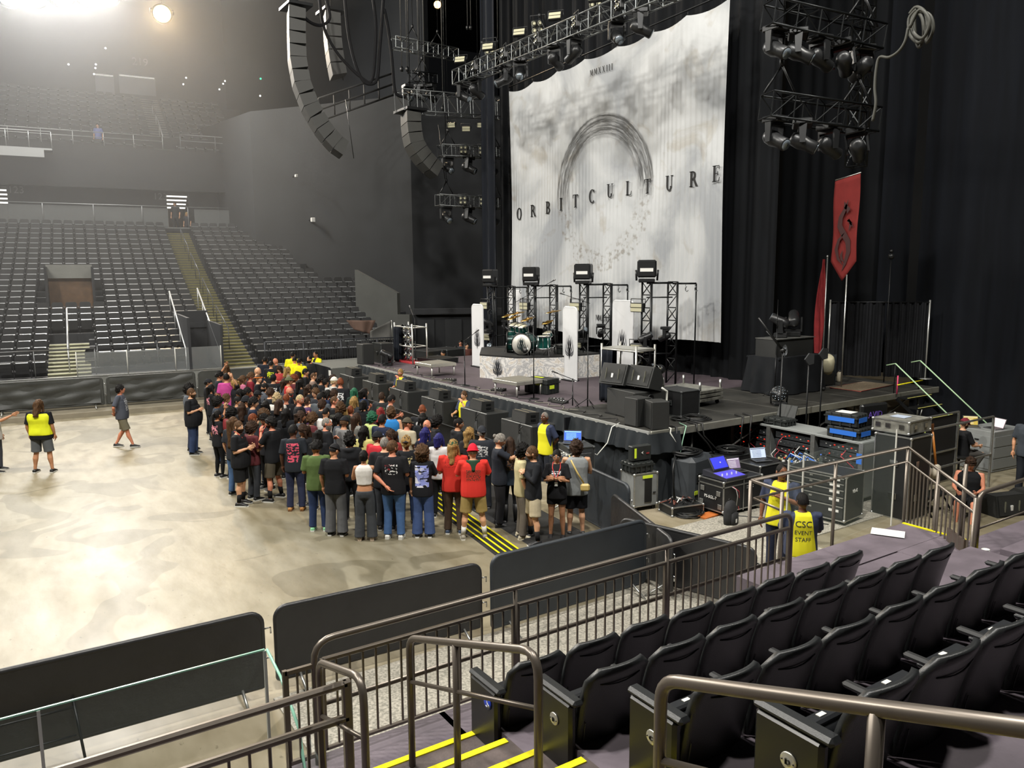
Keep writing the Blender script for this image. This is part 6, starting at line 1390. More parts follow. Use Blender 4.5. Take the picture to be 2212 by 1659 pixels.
# upper deck portal and back wall boxes
t=thing('glowing_portal','brown portal box with painted-in glow at the right end of the upper deck','portal'); pa,pb=G(585,305,50,1),G(622,335,50,1); mb=MB(); mb.box(((pa.x+pb.x)/2,50,(pa.z+pb.z)/2),(pb.x-pa.x,.3,pa.z-pb.z)); mb.build('box',mat('portal_painted_glow','6d5c47',.6,emit=.12),t); mb=MB(); mb.tube([(pa.x,49.83,pb.z),(pb.x,49.83,pa.z)],.06,5); mb.build('diagonal_brace',mat('brace_brown','3a332c',.6),t)  # faint emission puts light into the portal colour; no lamp inside
for i,(x,y,w_,h_,lb) in enumerate(((0,150,26,34,'pale suite window at the far left of the upper deck wall'),(245,185,26,34,'dim suite window left of the orange light, left pane'),(300,188,52,34,'dim suite window left of the orange light, wide pane'))):
    p=FB(px_s(x+w_/2,y,RUj(11)+1.0),RUj(11)+1.0,4.8); z=G(x+w_/2,y,p.y,1).z; k=(p-CC).length/FPX
    t=thing('suite_window',lb,'window',(p.x,p.y,z),math.radians(-5)); mb=MB(); mb.box((0,0,0),(w_*k*1.2,.06,h_*k)); mb.build('pane',mat('dim_window','54585c',.2),t); mb=MB(); mb.box((0,-.05,h_*k*.45),(w_*k*1.15,.05,.1)); mb.build('light_strip',mat('strip_white','d8d8d2',.5,emit=1.0),t)
for i,(x,y,c_) in enumerate(((148,139,'ffffff'),(207,139,'ffffff'),(206,147,'ffffff'),(203,160,'ffffff'),(402,168,'ffffff'),(396,182,'ffffff'),(521,144,'ffffff'),(482,181,'ffffff'),(486,175,'ffffff'),(474,193,'ffffff'),(562,207,'ffffff'),(563,170,'36e0a0'),(228,104,'ffffff'))):
    p=G(x,y,61,1) if x<540 else G(x,y,52,1); t=thing('indicator_light','tiny %s point light high in the dark far stand, %s from the left'%('green' if c_[0]=='3' else 'white',ordn[sorted([148,207,206.1,203,402,396,521,482,486,474,562,563,228]).index(x if x!=206 else 206.1)]),'light',p)
    mb=MB(); mb.ball((0,0,0),.06,8,5); mb.build('bulb',mat('pin_'+c_,c_,.5,emit=5),t); mb=MB(); mb.cyl((0,.03,0),(0,.2,0),.05,n=8); mb.build('socket',BLKM,t)
for i,(x,y) in enumerate(((676,475),(640,380))):
    p=G(x,y,44.2,1); t=thing('wall_box','small white box on the tall charcoal end wall, %s one'%('lower' if i==0 else 'upper'),'wall box',p); s=.22-.08*i; mb=MB(); mb.box((0,0,0),(s,.2,s*1.1),b=.02); mb.build('body',WHT,t); mb=MB(); mb.box((0,.3,0),(.06,.6,.06)); mb.build('bracket',BLKM,t)
# ================================================================ PEOPLE
def H(a): return Vector((-a.x,a.y,a.z))
def remesh(mb,vox,smooth=3,name='m'):
    me=mb.mesh(name,[]); o=bpy.data.objects.new('tmp',me); COL.objects.link(o)
    md=o.modifiers.new('r','REMESH'); md.mode='VOXEL'; md.voxel_size=vox; md.use_smooth_shade=True
    bpy.context.view_layer.update(); e=o.evaluated_get(bpy.context.evaluated_depsgraph_get()); nm=bpy.data.meshes.new_from_object(e)
    bpy.data.objects.remove(o); bpy.data.meshes.remove(me)
    bm=bmesh.new(); bm.from_mesh(nm)
    for _ in range(smooth): bmesh.ops.smooth_vert(bm,verts=bm.verts,factor=.5,use_axis_x=True,use_axis_y=True,use_axis_z=True)
    vs=[v.co.copy() for v in bm.verts]; fs=[tuple(v.index for v in f.verts) for f in bm.faces]; bm.free(); bpy.data.meshes.remove(nm)
    return vs,fs
ARM={'down':((.06,-.02,-.29),(.06,.07,-.53)),'phone':((.05,.0,-.28),(-.09,.23,-.22)),'cross':((.07,.07,-.27),(-.2,.21,-.19)),'back':((.09,-.1,-.27),(-.12,-.16,-.45)),
'pocket':((.1,-.06,-.27),(.03,.07,-.49)),'chin':((.03,.15,-.22),(-.1,.2,.03)),'up':((.1,.12,.22),(.06,.26,.46)),'point':((.1,.2,-.12),(.1,.45,.0)),'lap':((.05,.1,-.27),(-.04,.33,-.3)),'hug':((.05,.2,-.1),(-.22,.42,-.1)),'fold':((.08,.1,-.25),(-.16,.2,-.14))}
def rotx(a): return Matrix.Rotation(a,3,'X')
def rotz(a): return Matrix.Rotation(a,3,'Z')
def skeleton(pl,pr,legs,w,f,lean=0):
    S={}; sx=.185*w if not f else .165*w
    for s,p in ((1,pr),(-1,pl)):
        sh=Vector((s*sx,-.01,1.43)); e,h=ARM[p]; S['sh',s]=sh; S['el',s]=sh+Vector((s*e[0],e[1],e[2])); S['wr',s]=sh+Vector((s*h[0],h[1],h[2]))
    hw=.092*max(w,.95)
    if legs=='stand': L_={1:((hw,0,.9),(.105,.02,.49),(.12,-.02,.09)),-1:((-hw,0,.9),(-.105,.02,.49),(-.12,-.01,.09))}
    elif legs=='wide': L_={1:((hw,0,.89),(.15,.02,.48),(.2,-.02,.09)),-1:((-hw,0,.89),(-.15,.02,.48),(-.2,-.01,.09))}
    elif legs=='stride': L_={1:((hw,0,.88),(.1,.14,.48),(.1,.26,.1)),-1:((-hw,0,.88),(-.1,.0,.47),(-.1,-.22,.1))}
    elif legs=='sit': L_={1:((hw,0,.92),(.14,.42,.92),(.13,.45,.5)),-1:((-hw,0,.92),(-.14,.42,.92),(-.13,.45,.5))}
    elif legs=='tuck': L_={1:((hw,0,.92),(.14,.42,.94),(.1,.2,.56)),-1:((-hw,0,.92),(-.14,.42,.92),(-.2,.28,.52))}
    for s in (1,-1): S['hip',s],S['kn',s],S['an',s]=[Vector(q) for q in L_[s]]
    return S
def ring(c,rx,ry,n=14,p=2.3):
    o=[]
    for k in range(n):
        a=2*PI*k/n; ca,sa=math.cos(a),math.sin(a); o.append(Vector(c)+Vector((math.copysign(abs(ca)**(2/p),ca)*rx,math.copysign(abs(sa)**(2/p),sa)*ry,0)))
    return o
def torso(mb,w,f,g=0,z0=.86,z1=1.5,belly=0,neck=True):
    T=[(.84,.16,.105,0),(.92,.175*(1.02 if f else 1),.118,0),(1.0,.165,.112,0),(1.1,.14 if f else .155,.1,.005),(1.2,.148 if f else .168,.108,.01),(1.3,.165 if f else .185,.12,.012 if f else 0),(1.38,.17 if f else .19,.108,0),(1.44,.14 if f else .155,.085,-.008)]
    R_=[]
    for z,a,b,y in T:
        if z<z0-.03 or z>z1: continue
        bl=belly*math.exp(-((z-1.08)/.14)**2); R_.append(ring((0,y+bl*.6,z),a*w+g+bl*.4,b*(.5+.5*w)+g+bl*.8))
    if neck: R_.append(ring((0,-.01,1.48),.075+g*.6,.068+g*.6)); 
    mb.loft(R_)
def hand(mb,wr,d,side,curl=.5,m=0):
    d=d.normalized(); pal=Vector((side*-1,0,0)); pal=(pal-d*pal.dot(d)).normalized(); ac=d.cross(pal).normalized()
    c=wr+d*.045
    mb.tube([wr-d*.012,wr+d*.03,wr+d*.085],[(.024,.02),(.014,.038),(.013,.04)],8,m)
    # u axis of tube is arbitrary, so finish the palm with an oriented slab
    R_=Matrix((ac,pal,d)).transposed(); mb.box(c+d*.005,(.078,.026,.088),m,R=R_,b=.012)
    for i,(o,l) in enumerate(((-.029,.07),(-.01,.08),(.01,.075),(.029,.058))):
        p=c+d*.045+ac*o; b1=(d*math.cos(curl)+pal*math.sin(curl)); b2=(d*math.cos(curl*2.1)+pal*math.sin(curl*2.1))
        mb.tube([p-d*.01,p+b1*l*.5,p+b1*l*.5+b2*l*.5],[.0098,.0088,.007],6,m)
    p=c-ac*.034-d*.015; sgn=-1
    mb.tube([p,p-ac*.024+d*.022+pal*.012,p-ac*.026+d*.052+pal*.024],[.012,.0105,.008],6,m)
_cache={}
def cached(key,fn):
    if key not in _cache: _cache[key]=fn()
    return _cache[key]
def head_mb(mb,c,Rh,f,beard,m_eye=1,m_lip=2):
    nu,nv=24,18
    def P(u,v):
        th=2*PI*u; ph=-PI/2+PI*v; x=math.cos(ph)*math.sin(th); y=math.cos(ph)*math.cos(th); z=math.sin(ph)
        X,Y,Z=x*.076,y*.098,z*.122
        if z<0: k=1-.28*(-z)**1.3; X*=k; Y=Y*(1-.12*(-z)) + .012*(-z)*(1 if y>0 else 0)
        if y>0:
            g=math.exp(-(x/.16)**2)
            Y+=.024*g*math.exp(-((z+.12)/.17)**2)          # nose
            Y+=.006*math.exp(-(x/.35)**2)*math.exp(-((z+.42)/.09)**2)  # lips
            Y-=.011*math.exp(-((abs(x)-.42)/.2)**2)*math.exp(-((z-.1)/.13)**2) # eye sockets
            Y+=.006*math.exp(-((z-.3)/.1)**2)*math.exp(-(x/.6)**2)      # brow
            Y+=.010*math.exp(-(x/.35)**2)*math.exp(-((z+.78)/.15)**2)   # chin
        return c+Rh@Vector((X,Y,Z))
    mb.grid(P,nu,nv)
    for s in (-1,1):
        mb.ball(c+Rh@Vector((s*.031,.082,.008)),.0125,8,6,m_eye); mb.ball(c+Rh@Vector((s*.031,.0935,.008)),.0055,6,4,3)
        mb.ball(c+Rh@Vector((s*.078,-.005,-.005)),(.012,.022,.034),8,6,0,R=Rh)
        mb.tube([c+Rh@Vector((s*.015,.093,.03)),c+Rh@Vector((s*.03,.092,.036)),c+Rh@Vector((s*.048,.08,.031))],.0035,4,3)
    mb.tube([c+Rh@Vector((x,.098-abs(x)*.35,-.048+.05*abs(x))) for x in (-.024,-.01,.01,.024)],.0045,5,m_lip)
def body_mesh(pl,pr,legs,w,f,lower,upper,vox,hy,hp,beard):
    def mk():
        S=skeleton(pl,pr,legs,w,f); mb=MB(); torso(mb,w,f,-.006,belly=0)
        for s in (1,-1):
            a,e,h=S['sh',s],S['el',s],S['wr',s]; k=.9 if f else 1+.2*(w-1)
            mb.tube([a+Vector((-s*.05,0,.0)),a,a.lerp(e,.35),a.lerp(e,.8),e,e.lerp(h,.3),e.lerp(h,.75),h],[.045*k,.052*k,.047*k,.04*k,.038*k,.041*k,.03*k,.024*k],10)
            hp_,kn,an=S['hip',s],S['kn',s],S['an',s]; k=(1+.35*(w-1))*(.8 if lower in('long','wide','tight') else 1)
            mb.tube([hp_+Vector((0,0,.03)),hp_.lerp(kn,.25),hp_.lerp(kn,.7),kn,kn.lerp(an,.12)+Vector((0,-.005,0)),kn.lerp(an,.35)+Vector((0,-.018,0)),kn.lerp(an,.7),an,an-(an-kn).normalized()*-.03],[.09*k,.088*k,.066*k,.055*k,.052*k,.058*k,.04*k,.034*k,.034*k],12)
        nb=Vector((0,-.012,1.42)); mb.tube([nb,nb+Vector((0,.004,.06)),Vector((0,.012,1.56))],[.072,.056,.054] if not f else [.062,.046,.045],12)
        vs,fs=remesh(mb,vox); out=MB(); out.add(vs,fs,0,True)
        Rh=rotz(hy)@rotx(-hp); head_mb(out,Vector((0,.02,1.625))+Rh@Vector((0,.004,0)),Rh,f,beard)
        for s in (1,-1): hand(out,S['wr',s],(S['wr',s]-S['el',s]),s,.55 if (pr if s>0 else pl) in('phone','chin','lap','cross','hug','fold') else .3)
        return out
    return mk()
def shirt_mb(pl,pr,w,f,style,belly,vox,length=.84):
    S=skeleton(pl,pr,'stand',w,f); mb=MB(); torso(mb,w,f,.014 if style!='hoodie' else .026,z0=max(length,1.15) if length<.95 else length,belly=belly*.3 if length<.95 else belly)
    lo=length; R_=[]
    prof=[(.78,.182,.125),(.9,.184,.126),(1.0,.176,.12),(1.1,.158 if f else .168,.112),(1.2,.158 if f else .174,.114),(1.3,.168 if f else .185,.12)]
    for i in range(16):
        z=lo-.03+(1.3-lo+.03)*i/15; q=max(a for a in range(len(prof)-1) if prof[a][0]<=max(z,.78)); a,b_=prof[q],prof[q+1]; u=min(1,max(0,(z-a[0])/(b_[0]-a[0]))); bl=belly*math.exp(-((z-1.06)/(.2 if z>1.06 else .3))**2)
        R_.append(ring((0,bl*.55+.004,z),(a[1]+(b_[1]-a[1])*u)*w+.016+bl*.45,(a[2]+(b_[2]-a[2])*u)*(.5+.5*w)+.016+bl*.75,18))
    if style not in('tank','vest') or lo<.95: mb.loft(R_)
    for s in (1,-1):
        a,e,h=S['sh',s],S['el',s],S['wr',s]
        if style in ('tee','polo'): mb.tube([a+Vector((-s*.06,0,0)),a+Vector((0,0,.004)),a.lerp(e,.4),a.lerp(e,.86)],[.062,.068,.066,.07],12)
        elif style in ('hoodie','long','jacket'): mb.tube([a+Vector((-s*.06,0,0)),a,a.lerp(e,.5),e,e.lerp(h,.5),e.lerp(h,.93)],[.064,.07,.062,.06,.05,.042],12)
        elif style=='vest': mb.tube([a+Vector((-s*.07,0,0)),a+Vector((-s*.02,0,.008))],[.06,.062],12)
        elif style=='tank': mb.tube([a+Vector((-s*.09,0,-.02)),a+Vector((-s*.055,0,.012))],[.05,.05],12)
    if style in('hoodie','jacket'): mb.tube([(.11*math.cos(t_),-.04-.06*math.sin(t_),1.46-.02*math.sin(t_)) for t_ in (0,.5,1,1.57,2.1,2.6,3.14)],[.03,.04,.05,.055,.05,.04,.03],8)
    if style=='polo': mb.tube([(.075*math.cos(t_),.02+.075*math.sin(t_)-.02,1.49-.02*max(0,math.sin(t_))) for t_ in [k*2*PI/14 for k in range(14)]],.016,6,loop=True)
    vs,fs=remesh(mb,vox,2); o=MB(); o.add(vs,fs,0,True); return o
def pants_mb(legs,w,f,style,vox):
    S=skeleton('down','down',legs,w,f); mb=MB(); k=1+.35*(w-1)
    mb.loft([ring((0,0,.98),.168*w+.008,.118*(.5+.5*w)+.008),ring((0,0,.92),.178*w+.008,.12*(.5+.5*w)+.01),ring((0,0,.84),.165*w+.006,.11*(.5+.5*w)+.008)])
    for s in (1,-1):
        a,kn,an=S['hip',s],S['kn',s],S['an',s]
        if style=='long': P_,r_=[a,a.lerp(kn,.3),a.lerp(kn,.75),kn,kn.lerp(an,.5),an+(kn-an)*.06,an+(an-kn)*.03],[.098*k,.1*k,.083*k,.076*k,.07*k,.07*k,.074*k]
        elif style=='wide': P_,r_=[a,a.lerp(kn,.3),a.lerp(kn,.75),kn,kn.lerp(an,.5),an+(kn-an)*.06,an+(an-kn)*.06],[.1*k,.105*k,.1*k,.098*k,.098*k,.104*k,.108*k]
        elif style=='tight': P_,r_=[a,a.lerp(kn,.3),a.lerp(kn,.75),kn,kn.lerp(an,.35),an],[.094*k,.092*k,.069*k,.059*k,.062*k,.04*k]
        elif style=='shorts': P_,r_=[a,a.lerp(kn,.3),a.lerp(kn,.75),a.lerp(kn,.93)],[.1*k,.108*k,.105*k,.108*k]
        elif style=='mini': P_,r_=[a,a.lerp(kn,.25),a.lerp(kn,.5)],[.1*k,.102*k,.098*k]
        mb.tube(P_,r_,12)
    vs,fs=remesh(mb,vox,2); o=MB(); o.add(vs,fs,0,True); return o
def shoe_mb(an,kn,sit,boot=False):
    mb=MB(); x,y,z=an.x,an.y,an.z-.09
    R_=[]
    for (yy,wx,h) in ((-.075,.03,.06),(-.06,.042,.09),(0,.044,.1),(.06,.046,.085),(.12,.052,.06),(.165,.046,.045),(.19,.025,.03)):
        R_.append([Vector((x+wx*math.cos(a),y+yy,z+max(.012,h*.5+h*.5*math.sin(a)))) for a in (2*PI*k/10 for k in range(10))])
    mb.loft(R_,0)
    if boot: mb.tube([an+Vector((0,0,-.03)),an.lerp(kn,.4),an.lerp(kn,.8)],[.056,.068,.072],12,0)
    mb.prism([(-.034,-.082),(.034,-.082),(.046,0),(.054,.12),(.03,.195),(-.03,.195),(-.054,.12),(-.046,0)],(x,y,z),(1,0,0),(0,1,0),(0,0,.022),1)
    return mb
def hair_mb(style,Rh,seed=0):
    c=Vector((0,.02,1.625)); mb=MB(); rr=random.Random(seed); ns=Vector((seed*1.7,seed*.3,0))
    def shell(g,amp,freq,zmin=-.25,front=.35,nu=26,nv=16):
        vs=[]; 
        def P(u,v):
            th=2*PI*u; back=(1-math.cos(th))/2; lo=zmin*1.0*back+front*(1-back); sside=abs(math.sin(th)); lo=lo-(.18*sside if front>0 else 0)
            ph=math.asin(max(-.99,min(.99,lo)))+(PI/2-math.asin(max(-.99,min(.99,lo))))*v
            x,y,z=math.cos(ph)*math.sin(th),math.cos(ph)*math.cos(th),math.sin(ph)
            d=1+amp*noise.noise(Vector((x,y,z))*freq+ns)
            return c+Rh@Vector((x*(.076+g)*d,y*(.098+g)*d-.002,z*(.122+g)*d))
        mb.grid(P,nu,nv)
        def Q(u,v):
            p=P(u,0); q=c+Rh@((Rh.inverted()@(p-c))*.86); return p.lerp(q,v)
        mb.grid(Q,nu,1)
    def fall(length,wd,thick,wave,freq=9,front=False):
        for ly,(xw,yo) in enumerate(((wd,-.075),(wd*.8,-.1))):
            R_=[]
            for k in range(12):
                t_=k/11; z=.06-t_*length; R_.append([c+Rh@Vector((math.cos(a)*(xw*(1-.25*t_)+wave*math.sin(k*1.3+a*3+seed)),yo*(1-.1*t_)+(-.02-.01*t_)*ly+math.sin(a)*thick+wave*.5*math.sin(freq*t_+a*2),z)) for a in (2*PI*j/14 for j in range(14))])
            mb.loft(R_)
        if front:
            for s in (-1,1): mb.tube([c+Rh@Vector((s*.07,.03,.05)),c+Rh@Vector((s*.088,.025,-.05)),c+Rh@Vector((s*.095,.03,-.14)),c+Rh@Vector((s*.09+wave,.04,-length*.8))],[.018,.026,.028,.012],8)
    if style=='short': shell(.012,.10,9,-.35,.42)
    elif style=='buzz': shell(.004,.02,9,-.3,.5)
    elif style=='mess': shell(.024,.35,8,-.45,.38)
    elif style=='curly': shell(.034,.5,13,-.75,.25,34,22)
    elif style=='bigcurl': shell(.05,.5,12,-1,.1,38,26)
    elif style=='long': shell(.016,.06,6,-.7,.3); fall(.33,.082,.035,.006,front=True)
    elif style=='vlong': shell(.016,.06,6,-.7,.3); fall(.6,.09,.04,.008,front=True)
    elif style=='wavy': shell(.022,.3,9,-.8,.28); fall(.36,.09,.045,.016,16,front=True)
    elif style=='bob': shell(.02,.06,6,-1.2,.25); fall(.2,.085,.045,.004,front=True)
    elif style=='bun': shell(.01,.05,7,-.5,.4); mb.ball(c+Rh@Vector((0,-.115,.03)),(.04,.036,.04),12,8)
    elif style=='topbun': shell(.01,.05,7,-.5,.42); mb.ball(c+Rh@Vector((0,-.06,.125)),(.042,.042,.036),12,8)
    elif style=='pony': shell(.011,.05,7,-.5,.4); mb.tube([c+Rh@Vector((0,-.1,.05)),c+Rh@Vector((0,-.15,.02)),c+Rh@Vector((0,-.15,-.12)),c+Rh@Vector((.01,-.13,-.28))],[.025,.034,.036,.01],10)
    elif style=='fringe': # balding, hair only at the sides and back
        shell(.008,.05,9,-.4,.05); mb.v=[v for v in mb.v]
    return mb
def cap_mb(Rh,back=False,kind='cap'):
    c=Vector((0,.02,1.625)); mb=MB()
    def P(u,v):
        th=2*PI*u; lo=.28 if kind=='cap' else .12; ph=math.asin(lo)+(PI/2-math.asin(lo))*v; x,y,z=math.cos(ph)*math.sin(th),math.cos(ph)*math.cos(th),math.sin(ph); g=.02 if kind=='cap' else .024
        return c+Rh@Vector((x*(.076+g),y*(.098+g),z*(.122+g)+(.012*z if kind=='beanie' else 0)))
    mb.grid(P,24,10)
    mb.tube([P(k/24,0) for k in range(24)],.008 if kind=='cap' else .014,6,0,loop=True)
    if kind=='cap':
        s=-1 if back else 1
        mb.grid(lambda u,v:c+Rh@Vector(((u*2-1)*.068*(1-.25*v*v),s*(.095*math.sqrt(max(.05,1-((u*2-1)*.7)**2))+.075*v*(1-.35*(u*2-1)**2)),.038-.012*v-.012*(u*2-1)**2)),8,4,0,True,Rh@Vector((0,0,.006)))
        mb.ball(c+Rh@Vector((0,0,.148)),.008,6,4)
    return mb
SK={'l':'d2a07e','m':'b98563','r':'c98468','t':'a56f4c','d':'5d3a29','n':'7d5239'}
HC={'k':'14110f','b':'3a281c','n':'5a4029','y':'a5834e','w':'c4ad82','g':'8d8880','r':'8c2f2e','v':'2b2a6b','e':'2f6b4e','o':'7a3f22','s':'6e6760'}
EYE=mat('eye_white','d8d4cc',.3); 
def skinm(k): return mat('skin_'+k,SK[k],.5,n=.08,ns=18,spec=.35)
def hairm(k): return mat('hair_'+k,HC[k],.65,n=.55,ns=45,stretch=(1,1,.35),bump=.5,bs=120,spec=.2)
def cloth(c): 
    return mat('cloth_'+c,c,.85,n=.10,ns=6,bump=.35,bs=9,spec=.2)
_pr=[0]
def printed(base,ink_,side,z0=1.12,z1=1.38,w_=.12,dens=.5,sc=22,ink2=None):
    """cloth with a printed motif on front (+1) or back (-1) of the chest, in object space"""
    _pr[0]+=1; M=mat('print_cloth_%d'%_pr[0],base,.85,spec=.2); global tc,N,L
    nt,N,L=nodes(M); B=N['Principled BSDF']; tc=N.new('ShaderNodeTexCoord'); sp=N.new('ShaderNodeSeparateXYZ'); L.new(tc.outputs['Object'],sp.inputs[0])
    X,Y,Z=sp.outputs
    ax_=mth('ABSOLUTE',X); a=mth('LESS_THAN',ax_,w_); b=mth('GREATER_THAN',Z,z0); c=mth('LESS_THAN',Z,z1); d=mth('GREATER_THAN',mth('MULTIPLY',Y,float(side)),.04)
    m=mth('MULTIPLY',mth('MULTIPLY',a,b),mth('MULTIPLY',c,d)); nz=noise_node(sc,3,stretch=(1,1,1.6)); th=mth('GREATER_THAN',nz.outputs['Fac'],1-dens)
    m=mth('MULTIPLY',m,th); col=lin(ink_)
    if ink2: n3=noise_node(7,1); r2=ramp(n3.outputs['Fac'],[(.47,ink_),(.53,ink2)]); o_=mix(lin(base),r2.outputs[0],m)
    else: o_=mix(lin(base),col,m)
    L.new(o_,B.inputs['Base Color']); return M
PEOPLE=[]
def person(loc,face,label,h=1.75,w=1.0,f=False,arms=('down','down'),legs='stand',top=('tee','1c1d20'),bot=('long','22252b'),shoes=('1a1a1a','d8d8d2'),skin='l',hair=('short','b'),hat=None,beard=None,hy=0.,hp=0.,belly=0.,vox=.02,socks=None,glasses=False,extra=None,mat_top=None,length=.84,low=False,group=None,boot=False,lanyard=None,apron=None):
    t=thing('person',label,'person',loc,0,group)
    t.rotation_euler=(0,0,math.radians(face)-PI/2); sc=h/1.75; t.scale=(sc,sc,sc)
    pl,pr=arms; hyq=round(hy,1); hpq=round(hp,1); wq=round(w,2); S=skeleton(pl,pr,legs,wq,f); mats=[skinm(skin),EYE,mat('lip_'+skin,'8d5348' if skin not in'dn' else '4c2c24',.5),hairm('k')]
    key=('b',pl,pr,legs,wq,f,hyq,hpq,vox,bot[0] in('long','wide','tight'))
    def mkb(): return body_mesh(pl,pr,legs,wq,f,bot[0],top[0],vox,hyq,hpq,False).mesh('person_body',mats)
    me=cached(key,mkb)
    o=bpy.data.objects.new('body',me); COL.objects.link(o); o.parent=t
    def setm(o,ms):
        for i,m in enumerate(ms):
            if i<len(o.material_slots): o.material_slots[i].link='OBJECT'; o.material_slots[i].material=m
    setm(o,mats)
    def sub(name,key,fn,ms):
        me=cached(key,lambda:fn().mesh(name,ms)); q=bpy.data.objects.new(name,me); COL.objects.link(q); q.parent=t; setm(q,ms); return q
    st,tcx=top; tm=mat_top or cloth(tcx)
    sh=sub('shirt' if st!='hoodie' else 'hooded_top',('s',pl,pr,wq,f,st,belly,vox,length),lambda:shirt_mb(pl,pr,wq,f,st,belly,vox,length),[tm])
    if bot: sub('trousers' if bot[0] in('long','wide','tight') else 'shorts',('p',legs,wq,f,bot[0],vox),lambda:pants_mb(legs,wq,f,bot[0],vox),[cloth(bot[1])])
    if not low:
        for s in (1,-1): sub('shoe',('sh',legs,s,boot,wq),lambda:shoe_mb(S['an',s],S['kn',s],False,boot),[mat('shoe_'+shoes[0],shoes[0],.5),mat('sole_'+shoes[1],shoes[1],.6)])
    if socks:
        for s in (1,-1): sub('sock',('sock',legs,s,wq),lambda:(lambda m:(m.tube([S['an',s],S['an',s].lerp(S['kn',s],.42)],[.041,.049],12),m)[1])(MB()),[cloth(socks)])
    Rh=rotz(hyq)@rotx(-hpq); hs,hc=hair
    if hs!='bald' : sub('hair',('h',hs,hyq,hpq,len(label)%3),lambda:hair_mb(hs,Rh,len(label)%3),[hairm(hc)])
    if hat: sub('cap' if hat[0]!='beanie' else 'beanie',('c',hat[0],hyq,hpq),lambda:cap_mb(Rh,hat[0]=='back','beanie' if hat[0]=='beanie' else 'cap'),[cloth(hat[1])])
    if beard:
        def bm_():
            m=MB(); c=Vector((0,.02,1.625))
            ln={'s':0,'m':.02,'l':.06}[beard[0]]
            def P(u,v):
                th=(u-.5)*PI*1.05; z=-.30-.58*v; q=math.sqrt(max(.02,1-z*z)); x,y=q*math.sin(th),q*math.cos(th); g=.009+ln*.3*v
                return c+Rh@Vector((x*(.076+g)*(1-.22*v),y*(.098+g)+.008-ln*.05+(-.1 if 0 else 0),z*.122-ln*v))
            m.grid(P,16,8); return m
        sub('beard',('bd',beard[0],hyq,hpq),bm_,[hairm(beard[1])])
    if glasses:
        def gm_():
            m=MB(); c=Vector((0,.02,1.625))
            for s in (-1,1): m.tube([c+Rh@Vector((s*.033+.02*math.cos(a),.103,.006+.016*math.sin(a))) for a in (2*PI*k/10 for k in range(10))],.0025,4,loop=True); m.tube([c+Rh@Vector((s*.053,.1,.01)),c+Rh@Vector((s*.078,.0,.012))],.0025,4)
            m.tube([c+Rh@Vector((-.013,.104,.008)),c+Rh@Vector((.013,.104,.008))],.0025,4); return m
        sub('glasses',('gl',hyq,hpq),gm_,[BLK])
    if lanyard:
        m=MB(); m.tube([(-.07,.02,1.5),(-.075,.10,1.42),(-.03,.145,1.28),(0,.15,1.16),(.03,.145,1.28),(.075,.10,1.42),(.07,.02,1.5),(0,-.075,1.53)],.008,5,loop=True); m.box((0,.155,1.12),(.06,.006,.08),1); q=m.build('lanyard',[mat('lanyard_'+lanyard,lanyard,.6),WHT],t)
    if any(a in('phone',) for a in arms) and 'phone' in label:
        p=S['wr',1]+(S['wr',1]-S['el',1]).normalized()*.08; m=MB(); m.box(p+Vector((-.02,.02,.03)),(.07,.012,.14),R=rotx(-.6),b=.004)
        q=m.build('phone',[BLK],t)
    if extra: extra(t,S,sh)
    PEOPLE.append(t); return t
def back_text(lines,o,col,side=-1):
    def fn(t,S,sh):
        bvh=BVHTree.FromPolygons([v.co for v in sh.data.vertices],[tuple(p.vertices) for p in sh.data.polygons]); mb=MB()
        for txt,size,z in lines:
            vs,fs=text_mb(txt,size,0)
            bm=bmesh.new(); bv=[bm.verts.new(v) for v in vs]
            for f_ in fs:
                try: bm.faces.new([bv[i] for i in f_])
                except ValueError: pass
            bmesh.ops.triangulate(bm,faces=bm.faces); bmesh.ops.subdivide_edges(bm,edges=[e for e in bm.edges if e.calc_length()>.02],cuts=1,use_grid_fill=False)
            bmesh.ops.triangulate(bm,faces=bm.faces); bm.verts.index_update(); P=[]
            for v in bm.verts:
                x=v.co.x*(1 if side<0 else -1); h_=bvh.ray_cast(Vector((x,side*.6,z+v.co.y)),Vector((0,-side,0)))
                y=h_[0].y if h_[0] else side*.14; P.append(Vector((x,y+side*.004,z+v.co.y)))
            mb.add(P,[tuple(v.index for v in f_.verts) for f_ in bm.faces]); bm.free()
        mb.build('lettering',mat('ink_'+col,col,.8),sh)
    return fn
def ZP(k,x,y):
    s,ox,oy={1:(3.95,380,740),2:(4.148,660,780),3:(4.366,960,820),0:(1,0,0)}[k]; return ox+x/s,oy+y/s
def feet(k,x,y,z=0): p=G(*ZP(k,x,y),z); return (p.x,p.y,z)
def hd(k,x,y,h=1.75,z=0): p=G(*ZP(k,x,y),z+1.625*h/1.75); return (p.x,p.y,z)
B_='1b1c1f'
fr=.013
